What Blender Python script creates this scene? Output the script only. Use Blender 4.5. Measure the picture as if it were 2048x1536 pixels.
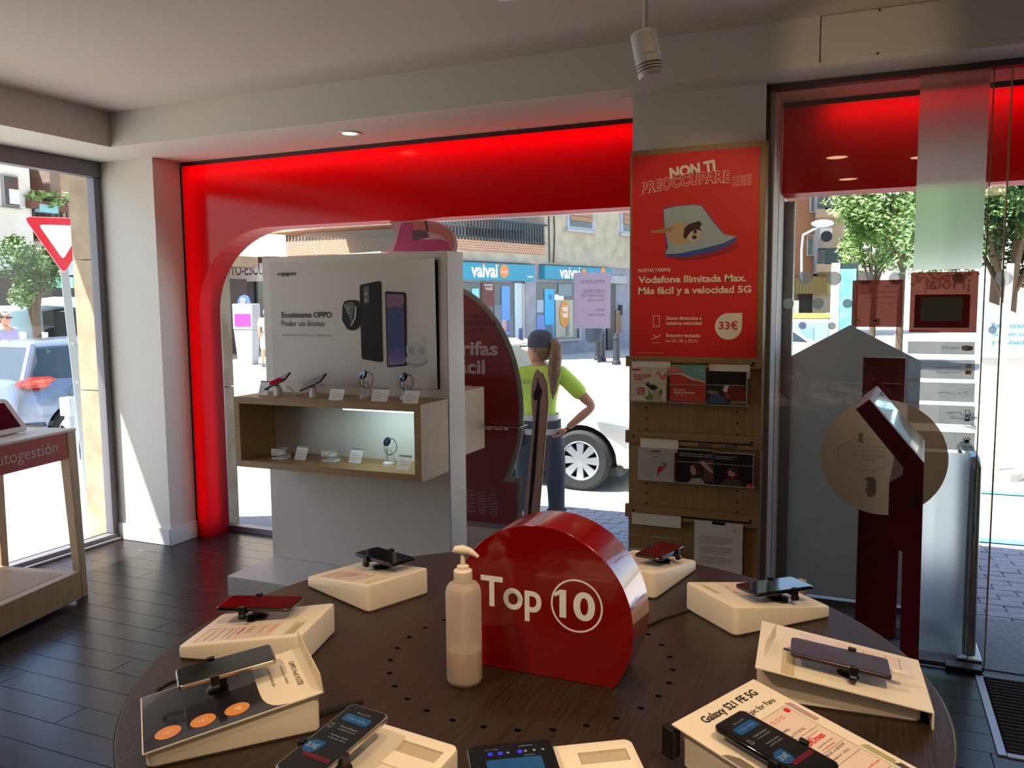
import bpy, bmesh, math, random
from mathutils import Vector as V, Matrix
random.seed(7)
sc = bpy.context.scene
for o in list(bpy.data.objects): bpy.data.objects.remove(o, do_unlink=True)
COL = sc.collection
PI = math.pi
R = math.radians

# ------------------------------------------------------------------ camera
F = 1650.0; HC = 1.6
_y, _p, _r = R(23.23), R(-5.55), R(-0.52)
_f = V((-math.sin(_y)*math.cos(_p), math.cos(_y)*math.cos(_p), math.sin(_p)))
_rt = V((math.cos(_y), math.sin(_y), 0)); _up = _rt.cross(_f)
_r2 = math.cos(_r)*_rt + math.sin(_r)*_up; _u2 = -math.sin(_r)*_rt + math.cos(_r)*_up
CM = Matrix((( _r2.x, _u2.x, -_f.x), (_r2.y, _u2.y, -_f.y), (_r2.z, _u2.z, -_f.z)))
cd = bpy.data.cameras.new('camera'); cam = bpy.data.objects.new('camera', cd); COL.objects.link(cam)
cd.sensor_width = 36; cd.lens = F/2048*36; cd.clip_start = .02; cd.clip_end = 300
cam.matrix_world = Matrix.Translation((0, 0, HC)) @ CM.to_4x4()
sc.camera = cam
C0 = V((0, 0, HC))
def ray(x, y): return CM @ V(((x-1024)/F, -(y-768)/F, -1))
def onX(x, y, X): r = ray(x, y); return C0 + r*(X/r.x)
def onY(x, y, Y): r = ray(x, y); return C0 + r*(Y/r.y)
def onZ(x, y, z): r = ray(x, y); return C0 + r*((z-HC)/r.z)
def atD(x, D, z=0):                      # point at depth D under image column x (at horizon), height z
    r = ray(x, 610); r = r/(-(CM.transposed() @ r).z); p = r*D; return V((p.x, p.y, z))

# ------------------------------------------------------------------ light
sc.view_settings.view_transform = 'Standard'; sc.view_settings.look = 'None'
sc.view_settings.gamma = 1; sc.view_settings.use_curve_mapping = False
sc.view_settings.exposure = -0.68
sc.cycles.max_bounces = 8; sc.cycles.diffuse_bounces = 5; sc.cycles.glossy_bounces = 4
sc.cycles.transmission_bounces = 8; sc.cycles.transparent_max_bounces = 16
sc.cycles.sample_clamp_indirect = 6; sc.cycles.caustics_reflective = False; sc.cycles.caustics_refractive = False
sc.cycles.use_denoising = True
SUNV = V((1, .80, -2.5)).normalized()
w = bpy.data.worlds.new('world'); sc.world = w; w.use_nodes = True
nt = w.node_tree; bg = nt.nodes['Background']
sky = nt.nodes.new('ShaderNodeTexSky'); sky.sky_type = 'NISHITA'; sky.sun_disc = False
sky.sun_elevation = math.asin(-SUNV.z); sky.sun_rotation = math.atan2(-SUNV.x, -SUNV.y); sky.air_density = 1.0
nt.links.new(sky.outputs[0], bg.inputs[0]); bg.inputs[1].default_value = .75
def lamp(name, kind, loc, energy, color=(1, 1, 1), d=None, **k):
    l = bpy.data.lights.new(name, kind); l.energy = energy; l.color = color
    for a, b in k.items(): setattr(l, a, b)
    o = bpy.data.objects.new(name, l); COL.objects.link(o); o.location = loc
    if d is not None: o.rotation_euler = V(d).to_track_quat('-Z', 'Y').to_euler()
    return o
lamp('sun', 'SUN', (0, 0, 20), 33, (1, .955, .88), SUNV, angle=.009)
WARM = (1, .70, .42)
# ------------------------------------------------------------------ materials
MATS = {}
def srgb(c):
    if isinstance(c, str): c = tuple(int(c[i:i+2], 16)/255 for i in (0, 2, 4))
    return tuple((x/12.92 if x <= .04045 else ((x+.055)/1.055)**2.4) for x in c)
def mat(name, col, rough=.5, metal=0, coat=0, spec=.5, emit=None, es=0, alpha=1, trans=0, noise=None, bump=0, nscale=8, sub=0):
    if name in MATS: return MATS[name]
    m = bpy.data.materials.new(name); m.use_nodes = True; n = m.node_tree.nodes; l = m.node_tree.links
    b = n['Principled BSDF']; c = (*srgb(col), 1)
    b.inputs['Base Color'].default_value = c; b.inputs['Roughness'].default_value = rough
    b.inputs['Metallic'].default_value = metal; b.inputs['Coat Weight'].default_value = coat
    b.inputs['Specular IOR Level'].default_value = spec
    if trans: b.inputs['Transmission Weight'].default_value = trans
    if sub: b.inputs['Subsurface Weight'].default_value = sub; b.inputs['Subsurface Scale'].default_value = .02
    if alpha < 1: b.inputs['Alpha'].default_value = alpha
    if emit: b.inputs['Emission Color'].default_value = (*srgb(emit), 1); b.inputs['Emission Strength'].default_value = es
    if noise or bump:
        tc = n.new('ShaderNodeTexCoord'); nz = n.new('ShaderNodeTexNoise'); nz.inputs['Scale'].default_value = nscale; nz.inputs['Detail'].default_value = 5
        l.new(tc.outputs['Object'], nz.inputs['Vector'])
        if noise:
            mx = n.new('ShaderNodeMix'); mx.data_type = 'RGBA'; mx.inputs[6].default_value = c; mx.inputs[7].default_value = (*srgb(noise), 1)
            cr = n.new('ShaderNodeMapRange'); cr.inputs[1].default_value = .35; cr.inputs[2].default_value = .65
            l.new(nz.outputs[0], cr.inputs[0]); l.new(cr.outputs[0], mx.inputs[0]); l.new(mx.outputs[2], b.inputs['Base Color'])
        if bump:
            bp = n.new('ShaderNodeBump'); bp.inputs['Strength'].default_value = bump; bp.inputs['Distance'].default_value = .01
            l.new(nz.outputs[0], bp.inputs['Height']); l.new(bp.outputs[0], b.inputs['Normal'])
    MATS[name] = m; return m
def wood(name, c1, c2, axis='X', scale=6, rough=.45, coat=0, stretch=14, bump=.05, fine=True):
    if name in MATS: return MATS[name]
    m = bpy.data.materials.new(name); m.use_nodes = True; n = m.node_tree.nodes; l = m.node_tree.links
    b = n['Principled BSDF']; b.inputs['Roughness'].default_value = rough; b.inputs['Coat Weight'].default_value = coat; b.inputs['Coat Roughness'].default_value = .15
    tc = n.new('ShaderNodeTexCoord'); mp = n.new('ShaderNodeMapping'); oi = n.new('ShaderNodeObjectInfo')
    s = [stretch]*3; s['XYZ'.index(axis)] = 1; mp.inputs['Scale'].default_value = s
    ad = n.new('ShaderNodeVectorMath'); ad.operation = 'ADD'
    cb = n.new('ShaderNodeVectorMath'); cb.operation = 'SCALE'; cb.inputs['Scale'].default_value = 37
    l.new(oi.outputs['Random'], cb.inputs[0]); l.new(tc.outputs['Object'], ad.inputs[0]); l.new(cb.outputs[0], ad.inputs[1])
    l.new(ad.outputs[0], mp.inputs[0])
    nz = n.new('ShaderNodeTexNoise'); nz.inputs['Scale'].default_value = scale; nz.inputs['Detail'].default_value = 8; nz.inputs['Roughness'].default_value = .65; nz.inputs['Distortion'].default_value = .6
    l.new(mp.outputs[0], nz.inputs['Vector'])
    mx = n.new('ShaderNodeMix'); mx.data_type = 'RGBA'; mx.inputs[6].default_value = (*srgb(c1), 1); mx.inputs[7].default_value = (*srgb(c2), 1)
    cr = n.new('ShaderNodeMapRange'); cr.inputs[1].default_value = .3; cr.inputs[2].default_value = .7
    l.new(nz.outputs[0], cr.inputs[0]); l.new(cr.outputs[0], mx.inputs[0]); l.new(mx.outputs[2], b.inputs['Base Color'])
    bp = n.new('ShaderNodeBump'); bp.inputs['Strength'].default_value = bump; bp.inputs['Distance'].default_value = .004
    l.new(nz.outputs[0], bp.inputs['Height']); l.new(bp.outputs[0], b.inputs['Normal'])
    MATS[name] = m; return m
def clear(name, tint=(1, 1, 1), refl=1.0, ior=1.5, rough=0, white=0, wc='FFFFFF'):      # thin clear sheet: transparent + fresnel reflection
    if name in MATS: return MATS[name]
    m = bpy.data.materials.new(name); m.use_nodes = True; n = m.node_tree.nodes; l = m.node_tree.links
    n.remove(n['Principled BSDF']); out = n['Material Output']
    t = n.new('ShaderNodeBsdfTransparent'); t.inputs[0].default_value = (*tint, 1)
    g = n.new('ShaderNodeBsdfGlossy'); g.inputs['Roughness'].default_value = rough
    f0 = ((ior-1)/(ior+1))**2; lf = n.new('ShaderNodeLayerWeight'); lf.inputs['Blend'].default_value = .5
    pw = n.new('ShaderNodeMath'); pw.operation = 'POWER'; pw.inputs[1].default_value = 5; l.new(lf.outputs['Facing'], pw.inputs[0])
    lw = n.new('ShaderNodeMath'); lw.operation = 'MULTIPLY_ADD'; lw.inputs[1].default_value = 1-f0; lw.inputs[2].default_value = f0; l.new(pw.outputs[0], lw.inputs[0])
    mu = n.new('ShaderNodeMath'); mu.operation = 'MULTIPLY'; mu.inputs[1].default_value = refl; mu.use_clamp = True
    mx = n.new('ShaderNodeMixShader'); l.new(lw.outputs[0], mu.inputs[0]); l.new(mu.outputs[0], mx.inputs[0]); l.new(t.outputs[0], mx.inputs[1]); l.new(g.outputs[0], mx.inputs[2])
    last = mx
    if white:
        d = n.new('ShaderNodeBsdfDiffuse'); d.inputs[0].default_value = (*srgb(wc), 1)
        tr = n.new('ShaderNodeBsdfTranslucent'); tr.inputs[0].default_value = (*srgb(wc), 1)
        m1 = n.new('ShaderNodeMixShader'); m1.inputs[0].default_value = .5; l.new(d.outputs[0], m1.inputs[1]); l.new(tr.outputs[0], m1.inputs[2])
        m2 = n.new('ShaderNodeMixShader'); m2.inputs[0].default_value = white; l.new(mx.outputs[0], m2.inputs[1]); l.new(m1.outputs[0], m2.inputs[2]); last = m2
    l.new(last.outputs[0], out.inputs[0]); MATS[name] = m; return m
def frosted(name, col='FFFFFF', rough=.42, mixd=.35):
    if name in MATS: return MATS[name]
    m = bpy.data.materials.new(name); m.use_nodes = True; n = m.node_tree.nodes; l = m.node_tree.links
    n.remove(n['Principled BSDF']); out = n['Material Output']
    g = n.new('ShaderNodeBsdfRefraction'); g.inputs['Roughness'].default_value = rough; g.inputs['IOR'].default_value = 1.25; g.inputs[0].default_value = (*srgb(col), 1)
    tr = n.new('ShaderNodeBsdfTranslucent'); tr.inputs[0].default_value = (*srgb(col), 1)
    df = n.new('ShaderNodeBsdfDiffuse'); df.inputs[0].default_value = (*srgb(col), 1)
    m0 = n.new('ShaderNodeMixShader'); m0.inputs[0].default_value = .35; l.new(tr.outputs[0], m0.inputs[1]); l.new(df.outputs[0], m0.inputs[2])
    m1 = n.new('ShaderNodeMixShader'); m1.inputs[0].default_value = mixd; l.new(g.outputs[0], m1.inputs[1]); l.new(m0.outputs[0], m1.inputs[2])
    l.new(m1.outputs[0], out.inputs[0]); MATS[name] = m; return m
def translucent(name, col, frac=.6, rough=.12, spec=.5):
    if name in MATS: return MATS[name]
    m = bpy.data.materials.new(name); m.use_nodes = True; n = m.node_tree.nodes; l = m.node_tree.links
    b = n['Principled BSDF']; b.inputs['Base Color'].default_value = (*srgb(col), 1); b.inputs['Roughness'].default_value = rough; b.inputs['Specular IOR Level'].default_value = spec
    tr = n.new('ShaderNodeBsdfTranslucent'); tr.inputs[0].default_value = (*srgb(col), 1)
    mx = n.new('ShaderNodeMixShader'); mx.inputs[0].default_value = frac
    l.new(b.outputs[0], mx.inputs[1]); l.new(tr.outputs[0], mx.inputs[2]); l.new(mx.outputs[0], n['Material Output'].inputs[0])
    MATS[name] = m; return m
# ------------------------------------------------------------------ object helpers
W = {}                                        # world location of a thing or part, by name
class MB:
    def __init__(s): s.v = []; s.f = []
    def add(s, vs, fs):
        k = len(s.v); s.v += [V(x) for x in vs]; s.f += [tuple(i+k for i in f) for f in fs]; return s
    def obox(s, O, ux, uy, uz, a, b, c):
        O = V(O); ux, uy, uz = V(ux), V(uy), V(uz)
        return s.add([O+ux*x+uy*y+uz*z for x in a for y in b for z in c], [(0,1,3,2),(4,6,7,5),(0,4,5,1),(2,3,7,6),(0,2,6,4),(1,5,7,3)])
    def box(s, x0, x1, y0, y1, z0, z1): return s.obox((0,0,0), (1,0,0), (0,1,0), (0,0,1), (x0,x1), (y0,y1), (z0,z1))
    def hexa(s, lo, hi): # two 4-point loops
        return s.add(list(lo)+list(hi), [(3,2,1,0),(4,5,6,7),(0,1,5,4),(1,2,6,5),(2,3,7,6),(3,0,4,7)])
    def prism(s, pts, O, ux, uy, uz, d0, d1):
        O = V(O); ux, uy, uz = V(ux), V(uy), V(uz); n = len(pts)
        vs = [O+ux*p[0]+uy*p[1]+uz*d for d in (d0, d1) for p in pts]
        return s.add(vs, [tuple(range(n))[::-1], tuple(range(n, 2*n))]+[(i, (i+1) % n, n+(i+1) % n, n+i) for i in range(n)])
    def poly(s, pts, O=(0,0,0), ux=(1,0,0), uy=(0,0,1)):
        O = V(O); ux = V(ux); uy = V(uy); return s.add([O+ux*p[0]+uy*p[1] for p in pts], [tuple(range(len(pts)))])
    def quad(s, a, b, c, d): return s.add([a, b, c, d], [(0,1,2,3)])
    def tube(s, pts, r, n=8, caps=True, closed=False):
        pts = [V(p) for p in pts]; N = len(pts); rr = r if isinstance(r, (list, tuple)) else [r]*N; vs = []; prev = None
        for i, p in enumerate(pts):
            t = (pts[min(i+1, N-1)]-pts[max(i-1, 0)]).normalized()
            if prev is None: a = t.orthogonal().normalized()
            else:
                a = prev-t*prev.dot(t); a = a.normalized() if a.length > 1e-6 else t.orthogonal().normalized()
            prev = a; b = t.cross(a)
            vs += [p+(a*math.cos(2*PI*j/n)+b*math.sin(2*PI*j/n))*rr[i] for j in range(n)]
        fs = [(i*n+j, i*n+(j+1) % n, (i+1)*n+(j+1) % n, (i+1)*n+j) for i in range(N-1) for j in range(n)]
        if caps: fs += [tuple(range(n))[::-1], tuple(range((N-1)*n, N*n))]
        return s.add(vs, fs)
    def cyl(s, p0, p1, r, r1=None, n=16): return s.tube([p0, p1], [r, r if r1 is None else r1], n)
    def lathe(s, prof, c=(0,0,0), n=24, ax=(0,0,1)):     # prof: (radius, height)
        ax = V(ax).normalized(); a = ax.orthogonal().normalized(); b = ax.cross(a); c = V(c); N = len(prof)
        vs = [c+ax*h+(a*math.cos(2*PI*j/n)+b*math.sin(2*PI*j/n))*max(r, 1e-5) for r, h in prof for j in range(n)]
        fs = [(i*n+j, i*n+(j+1) % n, (i+1)*n+(j+1) % n, (i+1)*n+j) for i in range(N-1) for j in range(n)]
        return s.add(vs, fs)
    def ball(s, c, r, n=12, sc=(1,1,1)):
        m = max(6, n//2+2); c = V(c)
        vs = [c+V((r*sc[0]*math.sin(PI*i/m)*math.cos(2*PI*j/n), r*sc[1]*math.sin(PI*i/m)*math.sin(2*PI*j/n), r*sc[2]*math.cos(PI*i/m))) for i in range(m+1) for j in range(n)]
        return s.add(vs, [(i*n+j, (i+1)*n+j, (i+1)*n+(j+1) % n, i*n+(j+1) % n) for i in range(m) for j in range(n)])
    def build(s, name, m, parent=None, smooth=False, bevel=0, local=False, seg=2, auto=35, rim=None):
        me = bpy.data.meshes.new(name)
        if parent is not None: off = V((0,0,0)) if local else W[parent.name]
        else:
            xs = [v.x for v in s.v]; ys = [v.y for v in s.v]; off = V(((min(xs)+max(xs))/2, (min(ys)+max(ys))/2, min(v.z for v in s.v)))
        me.from_pydata([v-off for v in s.v], [], s.f)
        bm = bmesh.new(); bm.from_mesh(me); bmesh.ops.recalc_face_normals(bm, faces=bm.faces)
        if bevel: bmesh.ops.remove_doubles(bm, verts=bm.verts, dist=1e-5)
        bm.to_mesh(me); bm.free()
        me.materials.append(m); o = bpy.data.objects.new(name, me); COL.objects.link(o)
        if parent is not None: o.parent = parent; W[o.name] = off if not local else V((0,0,0))
        else: o.location = off; W[o.name] = off
        if smooth:
            me.polygons.foreach_set('use_smooth', [True]*len(me.polygons))
            if auto: me.set_sharp_from_angle(angle=R(auto))
        if bevel:
            b = o.modifiers.new('bevel', 'BEVEL'); b.width = bevel; b.segments = seg; b.limit_method = 'ANGLE'; b.angle_limit = R(40); b.harden_normals = False
            me.polygons.foreach_set('use_smooth', [True]*len(me.polygons)); me.set_sharp_from_angle(angle=R(50))
            if rim:
                b.limit_method = 'WEIGHT'; at_ = me.attributes.new('bevel_weight_edge', 'FLOAT', 'EDGE')
                for e in me.edges:
                    if rim(me.vertices[e.vertices[0]].co, me.vertices[e.vertices[1]].co): at_.data[e.index].value = 1
        return o
def tag(o, label=None, cat=None, group=None, kind=None):
    if label: o['label'] = label
    if cat: o['category'] = cat
    if group: o['group'] = group
    if kind: o['kind'] = kind
    return o
def thing(name, label, cat, loc=(0,0,0), rz=0, group=None):
    o = bpy.data.objects.new(name, None); COL.objects.link(o); o.location = loc; o.rotation_euler = (0,0,rz); o.empty_display_size = .1
    W[o.name] = V(loc); return tag(o, label, cat, group)
def struct(name, mb, m, parent=None, **k):
    o = mb.build(name, m, parent, **k)
    if parent is None: o['kind'] = 'structure'
    return o
def dup(o, parent=None):
    c = o.copy(); COL.objects.link(c); c.parent = parent
    for ch in o.children: dup(ch, c)
    return c
FC = bpy.data.curves.new('font', 'FONT'); FO = bpy.data.objects.new('font', FC)
def glyphs(s, bold=0, sp=1, res=3):
    FC.body = s; FC.offset = bold; FC.size = 1; FC.space_character = sp; FC.resolution_u = res; FC.space_line = 1
    COL.objects.link(FO); bpy.context.view_layer.update()
    me = bpy.data.meshes.new_from_object(FO.evaluated_get(bpy.context.evaluated_depsgraph_get()))
    vs = [tuple(v.co) for v in me.vertices]; fs = [tuple(p.vertices) for p in me.polygons]
    bpy.data.meshes.remove(me); COL.objects.unlink(FO); return vs, fs
def text(parent, s, O, ux, uy, m, w=None, h=None, bold=0.0, align='L', name='lettering', local=False, lift=None, arc=None, sp=1, mesh=None, res=3):
    # writes s starting at O; ux along the line, uy up; w: whole width, h: capital height
    vs, fs = glyphs(s, bold, sp, res)
    if not vs: return None
    x0 = min(v[0] for v in vs); x1 = max(v[0] for v in vs)
    sx = (w/(x1-x0)) if w else h/.7; sy = h/.7 if h else sx
    ux = V(ux).normalized(); uy = V(uy).normalized(); O = V(O)
    dx = {'L': 0, 'C': -(x1-x0)/2, 'R': -(x1-x0)}[align]
    b = mesh or MB(); out = []
    for v in vs:
        a = (v[0]-x0+dx)*sx; c = v[1]*sy
        if arc: c += arc(a)
        out.append(O+ux*a+uy*c)
    b.add(out, fs)
    return None if mesh is not None else b.build(name, m, parent, local=local)
def circ(cx, cy, r, n=28, ry=None, a0=0, a1=360):
    ry = ry or r; full = abs(a1-a0) >= 360
    return [(cx+r*math.cos(R(a0+(a1-a0)*i/(n if full else n-1))), cy+ry*math.sin(R(a0+(a1-a0)*i/(n if full else n-1)))) for i in range(n)]
def ring(mb, cx, cy, r0, r1, O, ux, uy, n=32):
    O = V(O); ux = V(ux); uy = V(uy)
    vs = [O+ux*(cx+r*math.cos(2*PI*i/n))+uy*(cy+r*math.sin(2*PI*i/n)) for r in (r0, r1) for i in range(n)]
    return mb.add(vs, [(i, (i+1) % n, n+(i+1) % n, n+i) for i in range(n)])
def rrect(x0, x1, y0, y1, r, n=5):
    p = []
    for cx, cy, a in ((x1-r, y1-r, 0), (x0+r, y1-r, 90), (x0+r, y0+r, 180), (x1-r, y0+r, 270)):
        p += [(cx+r*math.cos(R(a+90*i/n)), cy+r*math.sin(R(a+90*i/n))) for i in range(n+1)]
    return p
def frame(mb, x0, x1, y0, y1, t, O, ux, uy, uz, d0, d1):   # rectangular frame
    for a, b in (((x0, x1), (y0, y0+t)), ((x0, x1), (y1-t, y1)), ((x0, x0+t), (y0+t, y1-t)), ((x1-t, x1), (y0+t, y1-t))):
        mb.obox(O, ux, uy, uz, a, b, (d0, d1))
    return mb
X_, Y_, Z_ = V((1,0,0)), V((0,1,0)), V((0,0,1))
# ------------------------------------------------------------------ palette
wall_w = mat('wall_white', 'DAD4CA', .7); ceil_w = mat('ceiling_white', 'CEC1B5', .8)
alu_dark = mat('dark_aluminium', '77747A', .45, .4); black = mat('black_plastic', '0B0B0C', .35); rubber = mat('rubber', '141416', .75)
steel = mat('steel', 'B9BCC0', .25, 1); white_gl = mat('white_gloss', 'E9E9EA', .3); white_mt = mat('white_laminate', 'D8CFC6', .5)
cream = mat('cream_plastic', 'EFE7D6', .38, sub=0); white_ink = mat('white_ink', 'F2EFE8', .6); grey_ink = mat('grey_ink', '6C6C70', .6); dark_ink = mat('dark_ink', '1E1E22', .6)
red_ink = mat('red_ink', 'D8141C', .5); vod_red = mat('red_paper', 'DE1B12', .55); card_w = mat('card_white', 'EFEAE4', .55); pink_ink = mat('pink_ink', 'E2857F', .6)
oak = wood('oak', 'AA8554', '8C6A40', 'Z', 5, .5, stretch=16); oak_h = wood('oak_horizontal', 'AC8656', '8E6C42', 'X', 5, .5, stretch=16); oak_light = wood('pale_oak', 'C2A582', 'AD8F6B', 'Z', 5, .5, stretch=16)
floor_m = wood('floor_planks', '2C2426', '19130F', 'X', 4, .27, stretch=10, coat=0)
wenge = wood('wenge_table', '3A2C23', '18110D', 'Y', 9, .36, stretch=22, bump=.25)
acryl = clear('clear_acrylic', (.97, .97, .97), 1.6, 1.45); glass = clear('window_glass', (.93, .96, .95), 1.3, 1.5); door_glass = clear('door_glass', (.93, .95, .95), 2.4, 1.5)
edge_glass = mat('glass_edge', 'A8966C', .2, spec=.8)
red_acr = translucent('red_acrylic', 'E6000A', .62); red_gl = mat('red_gloss', 'B4000C', .18, coat=.5)
# ------------------------------------------------------------------ setting
zc, zs = 2.76, 2.56; Ya = 3.72
fl = MB().box(-4.9, 6.2, -9.6, 4.66, -.12, -.008)
fl = struct('floor', fl, mat('floor_base', '0E0B0B', .4))
pl = MB().obox((0,0,0), X_, Y_, Z_, (-.6985, .6985), (-.0688, .0688), (-.012, 0)).build('floor_plank', floor_m, fl, bevel=.0005, seg=1, local=True)
first = True
for r in range(30):
    y = 4.62-.07-.14*r; off = (r*.53) % 1.4
    for k in range(-1, 5):
        xa = -4.85+off+1.4*k; xb = xa+1.4
        if xb < -4.7 or xa > 2.0: continue
        if y > 3.9 and xa > -.9: continue
        xa = max(xa, -4.72)
        if first: p = pl; first = False
        else: p = pl.copy(); COL.objects.link(p)
        p.parent = fl; p.scale.x = (xb-xa)/1.4; p.location = V(((xa+xb)/2, y, 0))-W[fl.name]
struct('ceiling', MB().box(-4.3, 6.2, -9.6, 3.8, zc, zc+.15), ceil_w)
struct('trim_1', MB().box(-4.9, 6.2, Ya, 4.66, zs, 3.5), wall_w)          # dropped band along the shop front
struct('trim_2', MB().box(-4.9, -4.21, -9.6, Ya, zs, 3.5), wall_w)        # dropped band along the left wall
ap = struct('trim_3', MB().box(-.205, 1.6, Ya-.006, Ya, 2.585, 2.755), wall_w)  # access panel
struct('seam', MB().box(-.209, -.205, Ya-.0055, Ya, 2.575, 2.757), mat('seam_dark', '2A221C', .8), ap)
for (px, py) in ((1759, 20), (1755, 107)):
    q = onY(px, py, Ya-.006); struct('screw', MB().cyl(q, q+V((0,-.003,0)), .005, n=8), mat('screw_dark', '4A3C30', .5), ap)
struct('wall_back', MB().box(-4.9, 6.2, -9.75, -9.6, 0, 2.9), wall_w)
struct('wall_left', MB().box(-4.9, -4.72, -9.6, .3, 0, zs), wall_w)
struct('wall_right', MB().box(6.2, 6.35, -9.75, 4.66, 0, 2.9), wall_w)
struct('wall_corner', MB().box(-4.85, -4.262, 4.083, 4.60, 0, zs), wall_w)
struct('wall_pier', MB().box(-1.04, -.437, 3.895, 4.64, 0, zs), wall_w)
struct('wall_front', MB().box(2.3, 6.2, 3.9, 4.64, 0, zs), wall_w)
bb = MB().box(-4.76, -4.25, 4.068, 4.083, 0, .115).box(-4.262, -4.247, 4.068, 4.31, 0, .115)
struct('baseboard_left', bb, mat('baseboard_white', 'DEDAD6', .45), bevel=.003)
# left window
wf = MB(); wf.box(-4.80, -4.72, .3, 4.083, 2.46, zs).box(-4.80, -4.72, .3, 4.083, 0, .045).box(-4.80, -4.73, 4.03, 4.083, .045, 2.46).box(-4.80, -4.72, .3, .38, .045, 2.46)
wf.box(-4.72, -4.69, .3, 4.06, 0, .018)
wl = struct('window_1', wf, alu_dark, bevel=.003)
struct('pane', MB().quad((-4.76,.33,.04), (-4.76,4.05,.04), (-4.76,4.05,2.48), (-4.76,.33,2.48)), glass, wl)
# front window
wf = MB().box(-4.26, -1.04, 4.53, 4.60, 0, .035).box(-4.26, -1.04, 4.53, 4.60, 2.11, 2.16).box(-4.26, -4.22, 4.53, 4.60, .035, 2.11)
w2 = struct('window_2', wf, mat('grey_frame', '8C8B90', .4, .5))
struct('pane', MB().quad((-4.24,4.565,.03), (-1.04,4.565,.03), (-1.04,4.565,2.12), (-4.24,4.565,2.12)), glass, w2)
# glossy red surround, lit from inside
ZT, ZB, XI, RX, RZ = 2.535, 2.105, -4.15, .62, .55
YF, YK = 4.318, 4.515
arc = [(XI+RX-RX*math.cos(R(a)), ZB-RZ+RZ*math.sin(R(a))) for a in range(0, 91, 6)]
sr = thing('window_surround', 'glossy red backlit surround framing the shop window with a rounded upper corner', 'light panel', (-2.6, 4.4, 0))
b = MB(); pts = [(-4.246, 0), (-4.246, ZT), (-1.045, ZT), (-1.045, ZB)]+arc[::-1]+[(XI, 0)]
# front face cut into simple convex cells
face = MB(); face.prism([(-4.246,0), (XI,0), (XI,ZB-RZ), (-4.246,ZB-RZ)], (0,YF,0), X_, Z_, Y_, 0, .006)
for i in range(len(arc)-1): face.prism([(-4.246, ZT if False else arc[i][1]), arc[i], arc[i+1], (-4.246, arc[i+1][1])], (0,YF,0), X_, Z_, Y_, 0, .006)
face.prism([(-4.246, ZB), (-1.045, ZB), (-1.045, ZT), (-4.246, ZT)], (0,YF,0), X_, Z_, Y_, 0, .006)
face = MB().poly(pts, (0,YF,0), X_, Z_)
face.build('front_panel', red_acr, sr)
path = [(XI, 0)]+arc+[(-1.045, ZB)]
rv = MB()
for (a, c) in zip(path[:-1], path[1:]): rv.quad((a[0],YF,a[1]), (c[0],YF,c[1]), (c[0],YK,c[1]), (a[0],YK,a[1]))
rv.build('reveal', translucent('red_reveal', 'D00020', .5, .4, .15), sr, smooth=True)
MB().poly(pts, (0,YK,0), X_, Z_).build('back_panel', mat('red_back', '5A0008', .5), sr)
MB().box(-4.246, -1.045, YF-.004, YK, ZT, zs-.001).build('top_channel', mat('dark_red_metal', '3A0808', .5), sr)
MB().box(-4.262, -4.247, YF-.004, YK, 0, ZT).build('side_channel', MATS['dark_red_metal'], sr)
ledm = mat('led_red_white', 'FFFFFF', .5, emit='FFB0A0', es=4)
MB().box(-4.2, -1.1, 4.44, 4.47, 2.50, 2.515).build('led_strip', ledm, sr)
def strip(x0, x1, y, z, e, d, col=(1, .55, .5), wd=.03):
    o = lamp('led_light', 'AREA', ((x0+x1)/2, y, z), e, col, d); o.data.shape = 'RECTANGLE'; o.data.size = x1-x0; o.data.size_y = wd; return o
strip(-4.2, -1.1, 4.385, 2.515, 4.6, (0, -1, -.9))
o = lamp('led_light', 'AREA', (-4.225, 4.40, 1.3), 2.4, (1, .55, .5), (1, -.15, 0)); o.data.shape = 'RECTANGLE'; o.data.size = 2.4; o.data.size_y = .03
o.rotation_euler = (0, R(-90), R(-45))
# entrance: header, jamb, glass leaves
hd = thing('door_header', 'glossy red backlit header panel above the glass entrance', 'light panel', (.9, 4.4, 2.1))
MB().quad((-.40,YF,ZB+.02), (2.29,YF,ZB+.02), (2.29,YF,ZT), (-.40,YF,ZT)).build('front_panel', red_acr, hd)
MB().quad((-.40,YF,ZB+.02), (2.29,YF,ZB+.02), (2.29,YK,ZB+.02), (-.40,YK,ZB+.02)).build('reveal', MATS['red_reveal'], hd)
MB().quad((-.40,YK,ZB+.02), (2.29,YK,ZB+.02), (2.29,YK,ZT), (-.40,YK,ZT)).build('back_panel', MATS['red_back'], hd)
MB().box(-.40, 2.29, YF-.004, YK, ZT, zs-.001).build('top_channel', MATS['dark_red_metal'], hd)
MB().box(-.2, 2.25, 4.44, 4.47, 2.50, 2.515).build('led_strip', ledm, hd)
strip(-.2, 2.25, 4.385, 2.515, 3.4, (0, -1, -.9))
d1 = struct('door_1', MB().box(-.437, -.425, 3.93, 3.985, 0, 2.55).box(-.437, 2.3, 3.93, 3.985, 2.535, zs-.001).box(-.425, .51, 3.935, 3.955, 0, .02), mat('door_frame_dark', '4A4044', .45, .3))
struct('jamb', MB().box(-.4365, -.405, 3.986, 4.64, 0, zs-.002), wall_w, d1)
lx0, lx1 = -.42, .508
struct('door_leaf', MB().quad((lx0,3.945,.02), (lx1,3.945,.02), (lx1,3.945,2.535), (lx0,3.945,2.535)), door_glass, d1)
struct('glass_edge', MB().box(lx1, lx1+.006, 3.94, 3.95, .02, 2.535), edge_glass, d1)
struct('glass_edge', MB().box(lx0+.04, lx0+.043, 3.94, 3.95, .02, 2.535), edge_glass, d1)
struct('door_leaf', MB().quad((.30,3.985,.02), (.452,3.985,.02), (.452,3.985,2.535), (.30,3.985,2.535)), door_glass, d1)
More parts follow.
